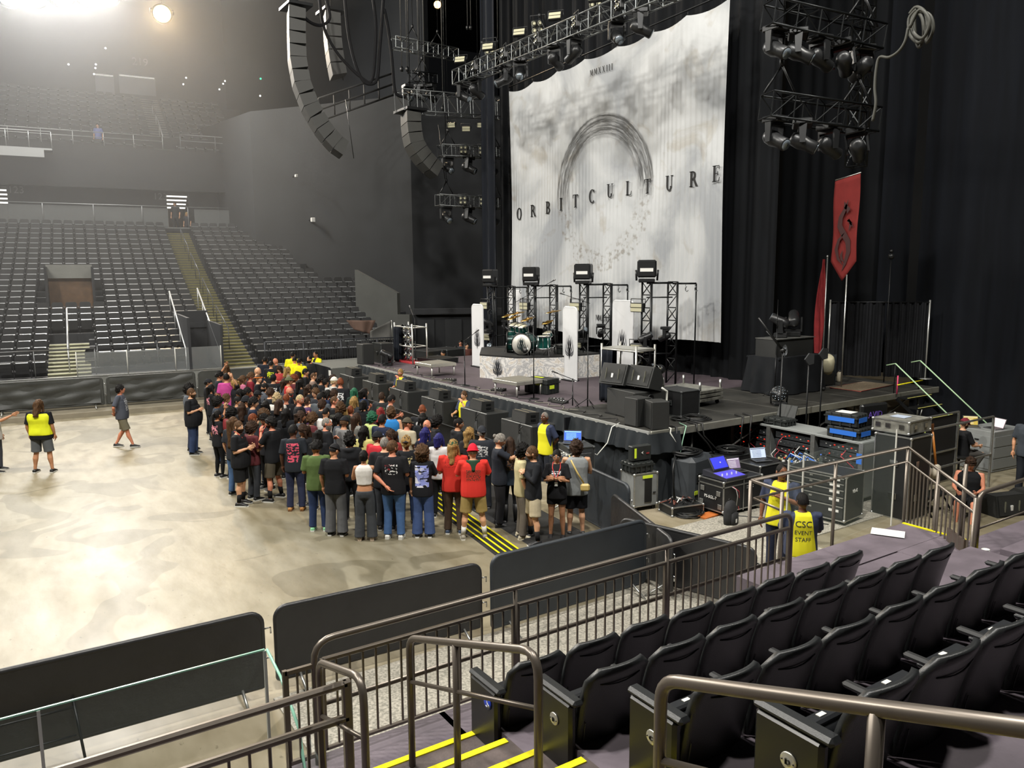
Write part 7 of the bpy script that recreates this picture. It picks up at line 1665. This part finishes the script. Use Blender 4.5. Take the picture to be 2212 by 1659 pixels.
# ---- front figures, placed by their feet
person(feet(0,96,1020),62,'person in neon yellow vest over black shirt and grey shorts, standing alone at far left',1.8,1.22,arms=('down','down'),legs='wide',top=('tee',B_),bot=('shorts','5c6063'),skin='m',hair=('wavy','n'),belly=.06,vox=fr,hp=.35,
 extra=lambda t,S,sh:(lambda vs_fs:(lambda m:(m.add(vs_fs[0],vs_fs[1],0,True),m.build('neon_vest',mat('neon_yellow_cloth','e3ea1c',.7,n=.08,ns=6,bump=.2,bs=9),t)))(MB()))(remesh((lambda m:(torso(m,1.24,False,.045,z0=.95,z1=1.46,belly=.06,neck=False),m)[1])(MB()),.02,2)))
person(feet(0,268,966),-22,'person in grey T-shirt and camouflage shorts, hands behind back, walking alone on the floor',1.77,1.12,arms=('back','back'),legs='stride',bot=('shorts','6f6a58'),skin='r',hair=('mess','k'),belly=.03,vox=fr,hy=.3,hp=-.2,mat_top=printed('4a4e58','b9bcc0',1,1.05,1.38,.12,.5,26))
person(feet(0,420,981),-25,'heavy bearded person in oversized black T-shirt and jeans at the crowd left edge',1.8,1.42,arms=('down','phone'),legs='stand',top=('tee',B_),bot=('long','33405f'),skin='l',hair=('short','n'),beard=('m','n'),belly=.08,vox=fr,length=.8)
person(hd(1,105,398,1.84),-20,'person in grey T-shirt half hidden behind the heavy black-shirted person',1.84,1.15,top=('tee','5a5f66'),bot=('long','3a4258'),hair=('curly','k'),hy=.2)
person(feet(0,-2,1018),-10,'person cut off by the left frame edge, pointing with outstretched tattooed arm',1.75,1.0,arms=('down','point'),legs='wide',top=('tee','c9c9c9'),bot=('long','4a4c55'),skin='m',vox=fr)
person(feet(1,565,1385),-32,'bun-haired bearded person in black T-shirt and black shorts at the near left crowd corner',1.8,1.2,arms=('phone','phone'),legs='stand',top=('tee',B_),bot=('shorts','1d1e20'),skin='l',hair=('topbun','n'),beard=('m','b'),belly=.05,vox=fr,socks='1a1a1c',hy=-.5,lanyard='c0392b')
person(feet(1,850,1340),130,'person in black T-shirt and olive-brown shorts facing the bun-haired one, dark beard',1.8,1.1,arms=('chin','phone'),legs='wide',top=('tee',B_),bot=('shorts','4c463a'),skin='r',hair=('mess','k'),beard=('s','b'),vox=fr,socks='1a1a1c',hy=.4)
person(feet(1,790,1250),200,'person in black T-shirt with glasses, red lanyard and red sash, holding a woven bag',1.72,.92,arms=('phone','phone'),top=('tee','202024'),bot=('tight','1a1a1c'),skin='t',hair=('mess','k'),glasses=True,vox=fr,lanyard='d0342c',hp=.25,hy=.3)
person(feet(1,1030,1430),62,'person in black T-shirt with pink back design, navy work trousers and tan boots',1.78,.98,arms=('down','down'),bot=('long','2b3047'),shoes=('a8763f','6b4a2c'),skin='d',hair=('short','k'),vox=fr,hy=-.6,hp=.3,mat_top=printed('24282e','d5566c',-1,1.02,1.4,.12,.5,20))
person(feet(1,1225,1600),62,'person in olive green T-shirt, jeans and mint green high-top sneakers, seen from behind',1.72,1.08,arms=('phone','down'),top=('tee','54683c'),bot=('long','2d3b5c'),shoes=('8fd1a0','e5e8e2'),skin='t',hair=('mess','k'),vox=fr,hy=-.7,hp=.5)
person(feet(1,1375,1640),52,'person in black T-shirt and grey cargo trousers with black cap, looking down to the right',1.72,1.02,arms=('down','phone'),legs='stand',top=('tee',B_),bot=('wide','606163'),skin='m',hair=('buzz','k'),hat=('cap','202022'),vox=fr,hy=-.5,hp=.45)
person(feet(2,545,1600),60,'person in white crop tank top and charcoal trousers with black hair bun and tattooed shoulder',1.66,.95,True,arms=('fold','fold'),top=('tank','dedbd6'),bot=('wide','3e4145'),shoes=('c9b8a8','a99884'),skin='m',hair=('bun','k'),vox=fr,length=1.06,hy=-.2)
person(feet(2,800,1585),52,'person in black printed T-shirt and blue jeans, arm folded behind the back, white sneakers',1.82,1.12,arms=('back','phone'),bot=('long','45638f'),shoes=('d7d6d0','c9c8c0'),skin='r',hair=('short','n'),beard=('s','n'),vox=fr,hy=-.7,mat_top=printed('1c1c1f','dcdcdc',-1,1.18,1.36,.11,.45,24,'a83238'))
person(feet(2,1060,1572),58,'person with big curly light brown hair, black T-shirt with blue-white back print and blue jeans',1.68,1.0,True,arms=('down','fold'),bot=('wide','41547f'),shoes=('2a2c30','dcdcd6'),skin='l',hair=('bigcurl','n'),vox=fr,hy=-.2,mat_top=printed('1b1c20','8d97d8',-1,1.0,1.42,.13,.56,14,'e4e4ee'))
person(feet(2,1335,1540),55,'person with green cap and long hair in red hooded top and dark brown trousers',1.76,1.12,arms=('phone','down'),bot=('long','4a3c31'),shoes=('34435a','dcdcd6'),skin='l',hair=('wavy','y'),hat=('cap','2c4a35'),vox=fr,hy=-.1,mat_top=printed('c7352c','4a1a16',-1,1.28,1.42,.14,.4,60))
person(feet(2,1510,1590),62,'person in red knit beanie, red pullover with green hood and khaki shorts, white socks',1.74,1.15,arms=('fold','fold'),legs='wide',bot=('shorts','a08a55'),shoes=('8b8576','d6d3c8'),skin='l',hair=('short','n'),hat=('beanie','d01f34'),vox=fr,socks='d9d7d2',hp=.35,belly=.03,mat_top=printed('d2362e','2a3a2c',-1,1.12,1.32,.13,.5,70),
 extra=lambda t,S,sh:(lambda m:(m.grid(lambda u,v:Vector(((u*2-1)*.13*(1-.35*v),-.125-.03*v+.05*(2*u-1)**2+.02,1.5-.2*v)),8,6,0,True,(0,-.012,0)),m.build('green_hood',cloth('2e4a38'),t)))(MB()))
person(feet(3,520,1375),-25,'grey-blond person in black shirt and laced boots hugging the long-haired person',1.8,1.1,arms=('hug','hug'),top=('tee','23272f'),bot=('long','222226'),shoes=('17171a','17171a'),skin='l',hair=('bun','g'),vox=fr,boot=True,hy=-.3,hp=.4)
person(feet(3,625,1360),62,'person with long brown hair and navy printed T-shirt in black knee boots, being hugged',1.7,1.15,True,arms=('hug','fold'),bot=('tight','1c1d20'),shoes=('141416','141416'),skin='l',hair=('long','b'),vox=fr,boot=True,hp=.3,mat_top=printed('2a3440','7d5f4a',-1,1.12,1.42,.1,.5,30))
person(feet(3,730,1490),-20,'person in pale yellow printed T-shirt and grey joggers with glasses and dark curls',1.74,.98,arms=('fold','down'),bot=('long','6e675f'),shoes=('c6bda4','d6cfb8'),skin='m',hair=('curly','k'),beard=('s','k'),glasses=True,vox=fr,hy=.4,mat_top=printed('b9b088','c23b30',1,1.2,1.38,.1,.5,26,'d8c62a'))
person(feet(3,840,1530),165,'person in black hooded jacket and beige shorts with glasses, clasping hands, black Nike-like sneakers'.replace(' Nike-like',''),1.76,1.05,arms=('fold','fold'),legs='wide',top=('hoodie','1f2125'),bot=('shorts','b7ab90'),shoes=('1c1c1e','e2e2de'),skin='l',hair=('short','n'),glasses=True,beard=('s','n'),vox=fr,socks='1c1c1e',hy=-.2)
person(feet(3,1060,1500),228,'smiling person with tied black hair, glasses, red lanyard and black hooded top, bare legs',1.66,.98,True,arms=('cross','cross'),bot=('mini','1a1a1c'),shoes=('1c1c1e','d6d6d0'),skin='m',hair=('bun','k'),glasses=True,vox=fr,lanyard='d0342c',mat_top=printed('1d1d20','d8d8dc',1,1.18,1.36,.09,.5,26))
def bagx(t,S,sh):
    m=MB(); m.tube([(-.12,.04,1.48),(-.1,-.1,1.42),(0,-.17,1.22),(.12,-.17,1.02)],[.016,.018,.018,.016],6); m.box((.14,-.2,.95),(.17,.07,.14),b=.03); m.build('sling_bag',mat('tan_leather','c9b06c',.5),t)
person(feet(3,1240,1465),58,'person in grey tank top with cream cross-body bag at the crowd right edge',1.76,1.12,arms=('cross','cross'),top=('tank','8f9394'),bot=('shorts','17181b'),skin='l',hair=('curly','b'),vox=fr,hy=.2,length=.8,extra=bagx)
# stage security in the pit and yellow staff
YS='e6df1e'
def staffcol(front=True): return printed(YS,'1e2a4a',1 if front else -1,1.3,1.36,.1,.45,40)
def sideblue():
    M=mat('staff_polo','e6df1e',.75)
    if not M.get('done'):
        M['done']=1; global tc,N,L; nt,N,L=nodes(M); B=N['Principled BSDF']; tc=N.new('ShaderNodeTexCoord'); sp=N.new('ShaderNodeSeparateXYZ'); L.new(tc.outputs['Object'],sp.inputs[0])
        X,Y,Z=sp.outputs; edge=mth('ADD',.155,mth('MULTIPLY',mth('SUBTRACT',Z,1.2),-.16)); L.new(mix(lin(YS),lin('27304a'),mth('GREATER_THAN',mth('ABSOLUTE',X),edge)),B.inputs['Base Color'])
    return M
q_=G(1178,902,10.35,0); person((10.35,q_.y,q_.z-1.69),185,'security guard with grey beard in yellow polo with navy sleeves standing in the pit',1.82,.98,arms=('back','back'),bot=('long','2a2d35'),skin='d',hair=('buzz','g'),vox=fr,hy=.3,hp=-.15,mat_top=sideblue())
for k,(zz,x,y,lb,hy_) in enumerate(((3,190,150,'pit staff member in yellow and navy shirt leaning beside the middle subwoofer, hand at chin',.2),(2,855,105,'pit staff member with reddish beard resting arms on a subwoofer at the far end',.5))):
    q_=G(*ZP(zz,x,y),10.85,0); p=(10.85,q_.y,q_.z-1.65); person(p,195,lb,1.78,1.0,arms=('chin','lap'),skin='r' if k else 'l',hair=('short','n' if k==0 else 'y'),beard=('s','y') if k else None,hy=hy_,mat_top=sideblue(),bot=('long','2a2d35'))
# ---- the standing crowd: (zoom, x, y, hair, tone, top, colour, extras, description)
A1,A2,A3,A4=('down','down'),('phone','phone'),('cross','cross'),('fold','down')
CR_=[
(1,270,345,'short','k','m',B_,dict(hat=('back','222326')),'backward black cap at the far left back'),
(1,295,395,'long','k','m',B_,dict(f=1,pr=('d98f9c',-1)),'long black hair and black top with pink back print'),
(1,365,283,'mess','k','m','23262c',dict(arms=('up','down')),'black hair, raising a hand to the forehead'),
(1,430,300,'short','k','m','b8468a',dict(h=1.85,face=70),'bright pink shirt, tallest at the left back'),
(1,503,350,'bob','y','l',B_,dict(f=1,arms=('up','down'),face=200),'blonde bob, black top, one arm raised high'),
(1,565,318,'wavy','n','l','b86a86',dict(f=1),'brown wavy hair and dusty pink top'),
(1,633,292,'mess','n','r','7a2430',{},'brown hair and dark red shirt'),
(1,700,312,'short','n','l',B_,dict(band='e0782c'),'orange headband and black T-shirt'),
(1,765,382,'short','k','m','4b4f57',dict(beard=('m','k'),face=190),'thick black beard and slate T-shirt'),
(1,690,245,'bald','k','l',B_,dict(h=1.82),'bald head, at the back left'),
(1,757,152,'buzz','k','t','1e222c',dict(face=60,h=1.8),'shaved head and navy T-shirt at the very back'),
(1,810,188,'short','k','m',B_,dict(face=60,pr=('c9d92c',-1)),'black shirt lettered in neon yellow, at the back'),
(1,855,160,'bald','k','r',B_,dict(face=200),'red-faced bald man in black at the very back'),
(1,885,228,'wavy','b','l','a33a3a',dict(f=1,face=210),'brunette in red top facing away from the stage'),
(1,950,238,'long','y','l','8a7a6a',dict(f=1,h=1.66),'long blond hair and beige top at the back'),
(1,1040,280,'wavy','b','m',B_,dict(f=1,face=200),'dark wavy hair near the back middle'),
(1,1100,255,'short','k','m',B_,{},'short black hair just before the yellow staff'),
(1,1168,290,'buzz','n','l','7c6a60',dict(h=1.7),'shaved head and brown-grey shirt at the back right'),
(1,830,308,'short','k','m',B_,dict(hat=('cap','17181a'),face=62,pr=('e0e0e0',-1)),'black cap and black jersey lettered in white'),
(1,958,330,'short','b','m','b3302e',dict(hat=('cap','5a5f45')),'olive cap and red hood'),
(1,1060,352,'long','k','m',B_,dict(h=1.8,beard=('s','k')),'long black dreadlocks and black T-shirt'),
(1,1130,398,'wavy','b','l',B_,dict(f=1),'long wavy brown hair, black top, back middle'),
(1,1238,318,'mess','k','m',B_,{},'messy black hair near the wing platform'),
(1,1275,342,'short','k','m','c9c9c6',dict(face=40),'black hair and white T-shirt, back right'),
(1,1345,332,'short','w','l','a8a8a4',dict(hat=('cap','d6d4c8')),'pale cap and white-blond hair'),
(1,1402,342,'short','o','r',B_,dict(face=50,h=1.85,pr=('e0e0e0',-1)),'reddish neck and black T-shirt with white back logo'),
(1,1520,425,'long','e','l','1f2f2a',dict(f=1,face=50),'long bright green hair'),
(1,1605,425,'pony','b','l','3b3f48',dict(f=1),'brown ponytail, glancing down'),
(1,552,432,'bob','k','m','2b3038',dict(f=1,face=215,glasses=True),'glasses and dark hair looking back over the shoulder'),
(1,603,425,'mess','k','t',B_,{},'black hair, upper left of the crowd'),
(1,690,450,'short','k','m','1d2026',dict(hat=('cap','1b1c1f')),'black cap with grey badge'),
(1,800,432,'mess','b','l',B_,{},'dark brown mop of hair'),
(1,860,482,'curly','w','l','c9c4bb',dict(face=50),'curly platinum hair and white shirt'),
(1,962,418,'bald','k','r','23262c',dict(beard=('m','s'),glasses=True),'bald with grey beard and glasses'),
(1,350,508,'curly','k','t','2c323c',dict(face=-15,w=1.15,arms=('phone','chin'),h=1.72),'curly black hair and slate T-shirt on the left flank, holding a phone up'),
(1,592,502,'short','k','m',B_,dict(hat=('beanie','1f2024')),'black beanie in the left part of the crowd'),
(1,655,515,'mess','k','l','20283a',dict(h=1.82,arms=A2),'tall, black hair and navy T-shirt, looking at a phone'),
(1,880,530,'long','b','l','16171a',dict(face=60),'brown mullet and black leather jacket'),
(1,940,480,'short','o','r',B_,dict(face=60,pr=('cfcfcf',-1)),'short red-brown hair, black T-shirt with round white print'),
(1,1050,488,'buzz','w','r',B_,dict(h=1.86,w=1.2,arms=A4),'tall with cropped blond hair and tattooed arms, in profile'),
(1,1112,505,'bun','b','l','4a3558',dict(f=1),'dark bun and purple top beside the tall cropped-blond man'),
(1,1198,432,'mess','n','l','22242a',dict(glasses=True,face=200),'brown hair and glasses, turned away from the stage'),
(1,1232,472,'short','k','m','4d5257',dict(face=50),'grey T-shirt and short black hair, middle'),
(1,1345,502,'buzz','n','r',B_,dict(h=1.78),'sunburnt shaved head in the middle'),
(1,1275,600,'buzz','k','m','cdc9c4',dict(face=30,hp=.4),'white T-shirt and shaved black hair, head bowed'),
(1,1400,565,'curly','n','l','2b2c26',dict(face=50),'light brown frizzy curls in the middle'),
(1,1432,600,'long','y','l','2c2f33',dict(f=1,face=55),'long straight blond hair, middle'),
(1,1488,580,'buzz','o','r',B_,dict(face=60,w=1.15),'red shaved head and broad black back'),
(1,1520,505,'wavy','y','l','33363b',dict(f=1,face=60),'blonde waves behind the green-haired one'),
(1,1600,535,'bob','k','m',B_,dict(f=1,face=60),'sleek black bob'),
(1,1535,650,'vlong','b','l','7d7d78',dict(face=10,h=1.74),'very long wavy brown hair over patterned top'),
(1,350,620,'pony','k','t',B_,dict(f=1,h=1.62,pr=('d98f9c',-1),bot=('tight','151618')),'curly black ponytail and black leggings on the left flank'),
(1,465,605,'curly','k','m','7a2a2e',dict(face=20),'curly dark hair and dark red top, left flank'),
(1,560,565,'wavy','b','l',B_,dict(face=50,h=1.72),'long curly brown hair, left side'),
(1,485,685,'vlong','n','l','2a2d33',dict(face=40,bot=('long','4b668c')),'waist-long blond-brown hair and blue jeans'),
(1,742,622,'curly','n','m','3f4a3a',dict(hat=('cap','4a4d44')),'curly hair under a flat grey cap'),
(1,940,612,'wavy','k','m',B_,dict(f=1,face=60),'black curls gathered high, black T-shirt'),
(1,1092,750,'wavy','b','l',B_,dict(face=215,h=1.7,pr=('d4557c',1)),'long brown hair facing the camera, pink lettered black T-shirt'),
(1,1278,692,'buzz','g','r',B_,dict(beard=('l','g'),h=1.78),'long grey beard, in profile'),
(1,1432,682,'short','n','m','6b6b6b',dict(hat=('cap','1b1c1f'),beard=('s','b')),'black cap and grey heather T-shirt'),
(1,1212,800,'bob','k','m',B_,dict(f=1,face=60),'long black hair behind the green-shirted man'),
(1,1480,830,'curly','k','t','202124',dict(face=60,h=1.74,hood=1),'black curls and black hooded sweatshirt'),
(2,768,668,'wavy','b','l','8a3030',dict(f=1,face=225,glasses=True),'brown hair and glasses, face to the camera'),
(2,522,640,'wavy','k','l','c4bb78',dict(f=1,face=50),'long dark curls over a pale yellow printed top'),
(2,640,688,'short','b','l','b32a34',dict(hat=('cap','1d1e22'),beard=('m','o'),w=1.15,face=20),'black cap with red brim and red T-shirt'),
(2,707,742,'buzz','g','l',B_,dict(face=60,w=1.15,h=1.78,pr=('d07a35',-1)),'grey cropped hair and orange flame on a black T-shirt'),
(2,902,735,'mess','y','m',B_,dict(hat=('back','25272b'),face=60,h=1.72,pr=('cdbf8a',-1)),'blond curls under a dark bandana, cream print on the back'),
(2,905,560,'buzz','n','r','a9a08a',dict(hat=('cap','4c473b'),arms=('chin','down'),pr=('8c2f2a',1)),'brown flat cap and flowered shirt'),
(2,684,530,'short','k','t','20263a',dict(face=30,w=1.1,pr=('8d9fd0',-1)),'thick black hair and navy printed T-shirt'),
(2,765,465,'curly','n','l','2f7fc4',dict(top='tank',face=60,w=1.1),'brown curls and bright blue tank top'),
(2,672,462,'long','r','l','3a2a2e',dict(f=1,face=60),'long dyed red hair'),
(2,590,512,'curly','e','l','b3c27a',dict(f=1),'curly green hair and lime top'),
(2,1045,440,'buzz','o','r',B_,dict(face=50,h=1.82,w=1.15,hp=.4,pr=('cfcfcf',-1)),'close-cropped reddish hair, bowing beside the subwoofers'),
(2,762,345,'short','k','r','85878a',dict(arms=A2,hp=.4),'black hair and light grey T-shirt, head bowed'),
(2,682,322,'short','b','l','26282a',dict(w=1.1,pr=('4f6a4a',-1),face=50),'brown hair and printed black leather vest'),
(2,1050,520,'wavy','k','m',B_,dict(f=1,face=60),'long black hair near the subwoofers'),
(2,1095,575,'bald','k','r','1f1f22',dict(glasses=True,face=200,beard=('s','g')),'bald head and glasses, near the front right'),
(2,1168,545,'curly','k','m',B_,dict(h=1.7),'dark curls just left of the bun-haired jacket wearer'),
(2,1072,655,'wavy','v','l','1c1e2a',dict(f=1,face=58),'dark blue-violet hair and black top'),
(2,1195,705,'bob','v','l','d4d2d0',dict(f=1,face=58,h=1.68),'bright indigo hair and white hooded top'),
(2,1362,560,'topbun','k','m','1d1e21',dict(glasses=True,h=1.78,face=-10,hood=1),'black top bun, glasses and black jacket'),
(2,1468,652,'wavy','y','l','2c2a2b',dict(f=1,face=58,h=1.66),'half-blond half-dark long hair'),
(2,1580,640,'short','g','l','2a2d33',dict(hat=('back','2c2e33'),face=58,w=1.1,pr=('c4c4c4',-1)),'grey snapback and black denim vest with white patches'),
]
fill_=[(1,430,470),(1,520,490),(1,930,330),(1,1010,300),(1,1290,430),(1,1350,430),(1,1180,380),(1,1060,620),(1,1150,640),(1,760,530),(1,1240,520),(1,650,640),(1,1380,640),(1,640,720),(1,1600,420),(1,1330,300)]
adj=['sandy','ash brown','coal black','chestnut','auburn','mousy brown','jet black','dark brown']
for i,(k,x,y) in enumerate(fill_):
    CR_.append((k,x+rnd.uniform(-6,6),y+12,['mess','short','wavy','curly','bob'][i%5],'nkbokbkb'[i%8],'lmtlr'[i%5],['202226','2d3036','4a4e55','5a2a2e','24304a'][i%5],dict(h=1.68),'partly hidden, %s %s hair, %s filler spot %s'%(adj[i%8],['messy','short','wavy','curly','bobbed'][i%5],'',i)))
used_lb={}
for i,(k,x,y,hs,hc,sk,tc_,ex,desc) in enumerate(CR_):
    r_=random.Random(i*7+3); h=ex.get('h',r_.choice([1.7,1.74,1.78]) if not ex.get('f') else 1.66); face=ex.get('face',3+r_.uniform(-28,25))
    if 'filler spot' in desc:
        nb=min(CR_[:i],key=lambda q:(ZP(q[0],q[1],q[2])[0]-ZP(k,x,y)[0])**2+(ZP(q[0],q[1],q[2])[1]-ZP(k,x,y)[1])**2)
        desc=desc.split(',')[1].strip()+', half hidden beside one with '+' '.join(nb[8].replace(',','').replace('partly hidden ','').split()[:4])
    lab='crowd member, '+desc; 
    w=ex.get('w',r_.choice([.95,1.05])); 
    if ex.get('f'): w=.95
    top=(ex.get('top','hoodie' if ex.get('hood') else 'tee'),tc_); mt=None
    if 'pr' in ex: mt=printed(tc_,ex['pr'][0],ex['pr'][1],1.15,1.38,.12,.5,22)
    arms=ex.get('arms',r_.choice([A1,A1,A2,A3,A4])); hp=ex.get('hp',r_.choice([0,.1,.3,0])); hy=r_.choice([-.6,0,-.3,.3,-.4])
    def band(t,S,sh,c=ex.get('band')):
        m=MB(); m.tube([(.088*math.cos(a),.02+.112*math.sin(a),1.675) for a in (2*PI*q/16 for q in range(16))],.014,6,loop=True); m.build('headband',cloth(c),t)
    person(hd(k,x,y,h),face,lab,h,w,bool(ex.get('f')),arms=arms,top=top,bot=ex.get('bot',('long',r_.choice(['22252b','2d3a56','1d1e21','3a3d42']))),skin=sk,hair=(hs,hc),hat=ex.get('hat'),beard=ex.get('beard'),hy=hy,hp=hp,glasses=ex.get('glasses',False),mat_top=mt,vox=.022,extra=band if 'band' in ex else None,group='concert crowd on the arena floor')
# yellow-vested staff at the back of the crowd
for i,(x,y,a,lb) in enumerate(((993,108,60,'event staff in yellow at the back of the crowd, shaved head, leftmost'),(1012,150,70,'event staff in yellow bending at the back of the crowd'),(1050,165,60,'event staff in yellow and black, broad back, at the crowd rear'),(1197,102,200,'event staff with bald head and open yellow vest beside the wing platform'))):
    person(hd(1,x,y,1.8),a,lb,1.8,1.1,arms=A1 if i<3 else A4,skin='t' if i!=1 else 'r',hair=('buzz','k'),hp=.3 if i in(1,2) else .1,mat_top=printed(YS,'17181a',1,.9,1.5,.07,.99,1) if i==3 else None,top=('polo',YS),group='yellow staff behind the crowd')
person(hd(1,1145,145,1.82),200,'bearded person in black shirt beside the yellow staff at the wing platform',1.82,1.05,hair=('buzz','k'),beard=('m','k'),skin='m')
p=G(*ZP(1,430,215),1.3+.3); person((p.x,p.y,0),60,'long brown haired person in brown top at the foot of the yellow stairs',1.7,1.0,True,top=('tank','7a5a44'),hair=('wavy','n'),skin='m')
# people in the concourse doorway and elsewhere in the stands
s_=(sB0+sB1)/2
person(FB(s_-.25,RC+.9,7.45),240,'person in long black clothes standing in the narrow lit concourse doorway',1.8,1.0,bot=('long','17181a'),skin='l',hair=('short','n'))
person(FB(s_+.38,RC+.75,7.05),240,'shorter person with orange hair in the narrow lit concourse doorway',1.6,1.0,True,skin='l',hair=('bob','y'),top=('tee','23242a'))
p=G(236,300,51,1); person((FB(px_s(236,300,RU+1.0),RU+1.0,12.0)),250,'person in blue-grey clothes among the lowest upper deck seats',1.7,1.0,top=('tee','6b76b0'),bot=('long','8a92b8'))
# right-hand side: staff and technicians
p=G(1700,1180,0.35)
person((10.3,7.85,-.1),205,'event staff in yellow polo standing by the platform rail, turned to the camera',1.86,1.12,arms=('fold','down'),bot=('long','23283a'),skin='n',hair=('buzz','k'),vox=fr,hy=.7,mat_top=sideblue())
CSC=back_text((('CSC',.13,1.28),('EVENT',.085,1.165),('STAFF',.085,1.06)),None,'2a2f3a')
p=G(1733,1130,1.15)
person((9.62,6.95,-.13),48,'event staff seated on the platform edge, yellow back lettered CSC EVENT STAFF',1.72,1.22,arms=('lap','lap'),legs='sit',bot=('long','23283a'),skin='d',hair=('short','k'),vox=fr,hp=.35,hy=.3,belly=.02,mat_top=sideblue(),extra=CSC)
person((18.75,9.3,-.42),-28,'seated technician in maroon cap and black T-shirt working at the grey desk',1.78,1.05,arms=('lap','lap'),legs='tuck',top=('tee','1b1c1e'),bot=('long','4c4a47'),shoes=('dededa','cfcfca'),skin='l',hair=('short','b'),hat=('cap','6e2430'),beard=('m','b'),vox=fr,hp=.4)
person((15.6,7.55,-.55),200,'technician in black bending down behind the picket stairs rail',1.75,1.1,arms=('lap','lap'),legs='sit',top=('tank','17181a'),bot=('shorts','17181a'),skin='r',hair=('mess','b'),vox=.02,hp=.5)
p=G(2228,900,1.7); person((p.x,p.y,0),200,'person in grey and yellow cut off by the right frame edge',1.8,1.1,top=('polo','3a3f45'),skin='m',hat=('cap','3a3d42'))
for i,(x,y) in enumerate(((958,765),(985,755),(995,742),(1008,748))):
    p=G(x,y,1.6); person((p.x,p.y,0),200+20*i,['crew member in yellow shirt in the dim area behind the far stage end','crew member in dark clothes behind the far road cases','crew member with red face in the dim backstage gap','crew member in brown-red shirt next to the tall emblem panel'][i],1.75,1.0,top=('tee',['e6df1e','2a2c30','2a2c30','5d3a34'][i]),skin='mtrl'[i],hair=('short','k'))
# ================================================================ LIGHT AND CAMERA
w=bpy.data.worlds.new('World'); scn.world=w; w.use_nodes=True
w.node_tree.nodes['Background'].inputs[0].default_value=(.5,.52,.56,1); w.node_tree.nodes['Background'].inputs[1].default_value=.02
def flood(name,label,loc,target,power,size,col,vis=True,spread=None,cat='floodlight',group=None):
    loc,target=Vector(loc),Vector(target); d=(target-loc).normalized(); q=d.to_track_quat('-Z','Y')
    la=bpy.data.lights.new(name+'_lamp','AREA'); la.shape='DISK'; la.size=size; la.energy=power; la.color=col
    if spread: la.spread=math.radians(spread)
    o=bpy.data.objects.new(name+'_lamp',la); COL.objects.link(o)
    t=thing(name,label,cat,loc,0,group)
    t.rotation_mode='QUATERNION'; t.rotation_quaternion=q
    o.parent=t; o.location=(0,0,-.06)
    mb=MB(); s=size/2; mb.lathe([(s*1.15,-.02),(s*1.1,.12),(s*.6,.45),(s*.3,.6),(.02,.62)],20,m=0,cap=False); mb.build('housing',BLKM,t)
    mb=MB(); mb.tube([(-s*1.2,0,.1),(-s*1.3,0,.9),(s*1.3,0,.9),(s*1.2,0,.1)],.04,6); mb.tube([(0,0,.9),(0,0,1.6)],.04,6); mb.build('yoke',BLKM,t)
    hg=MB(); hg.cyl((0,0,.3),(0,0,27-loc.z),.03,n=6); ho=hg.build('hanger_rod',BLKM,t); ho.rotation_mode='QUATERNION'; ho.rotation_quaternion=q.inverted()
    e=mat('lens_%02x%02x%02x'%tuple(int(c*255) for c in col),col,.5,emit=26)
    mb=MB(); mb.lathe([(0,0),(s*.95,0),(s*.95,.02),(0,.02)],20); mb.build('lens',e,t)
    return t
W=(1,.96,.88)
p=G(350,30,22); 
flood('floodlight','round glaring orange floodlight hanging left of the long line array',G(350,30,46,1),(2,14,0),3800,.9,(1,.72,.38))
flood('floodlight','small orange lamp glowing above the far trusses',G(945,10,44,1),(14,20,4),900,.45,(1,.75,.45))
for i,px in enumerate((20,75,130,185,232)):
    flood('floodlight','glaring white floodlight in the top left bank, %s from the left edge'%ordn[i],G(px,-12-i*.5,50,1),(3,8,0),3600,1.2,(1,.98,.94))
# house lights over the floor, out of the frame
for i,(x,y,z,tx,ty,P_,cc) in enumerate(((-6,44,25,1,12,7000,W),(0,46,25,3,14,7000,W),(-10,12,22,10,17,12000,W),(-6,24,22,12,18,6500,W),(2,4,22,13,20,12000,(1,.97,.92)),(12,2,20,14,14,7000,W),(-14,28,24,4,22,8000,W))):
    flood('house_light','white ceiling floodlight above the arena floor, outside the view',(x,y,z),(tx,ty,2),P_,1.3,cc,group='house floodlights')
# thin scattering volume added to imitate lens glare over the hall's far half
hz=bpy.data.materials.new('glare_scatter'); hz.use_nodes=True; hn=hz.node_tree; hn.nodes.remove(hn.nodes['Principled BSDF']); vsn=hn.nodes.new('ShaderNodeVolumeScatter'); vsn.inputs['Density'].default_value=.0055; vsn.inputs['Anisotropy'].default_value=.35; hn.links.new(vsn.outputs[0],hn.nodes['Material Output'].inputs['Volume'])
f=MB(); f.box((-9,49,13),(44,40,25.6)); o=f.build('glare_haze',hz); tag(o,'thin pale veil added to imitate lens glare over the far seats',None,kind='stuff')
cam=bpy.data.cameras.new('camera'); co=bpy.data.objects.new('camera',cam); COL.objects.link(co)
cam.sensor_fit='HORIZONTAL'; cam.sensor_width=36; cam.lens=FPX/2212*36; cam.clip_start=.05; cam.clip_end=300
Mx=Matrix((CR,CU,-CF)).transposed().to_4x4(); Mx.translation=CC; co.matrix_world=Mx; scn.camera=co
vs=scn.view_settings; vs.view_transform='Standard'; vs.look='None'; vs.exposure=-1.5; vs.gamma=1; vs.use_curve_mapping=False
cy=scn.cycles; cy.use_adaptive_sampling=True; cy.adaptive_threshold=.055; cy.adaptive_min_samples=12; cy.max_bounces=5; cy.diffuse_bounces=2; cy.glossy_bounces=2; cy.transmission_bounces=4; cy.transparent_max_bounces=12; cy.caustics_reflective=False; cy.caustics_refractive=False; cy.sample_clamp_indirect=4; cy.use_denoising=True
try: cy.denoiser='OPENIMAGEDENOISE'
except Exception: pass
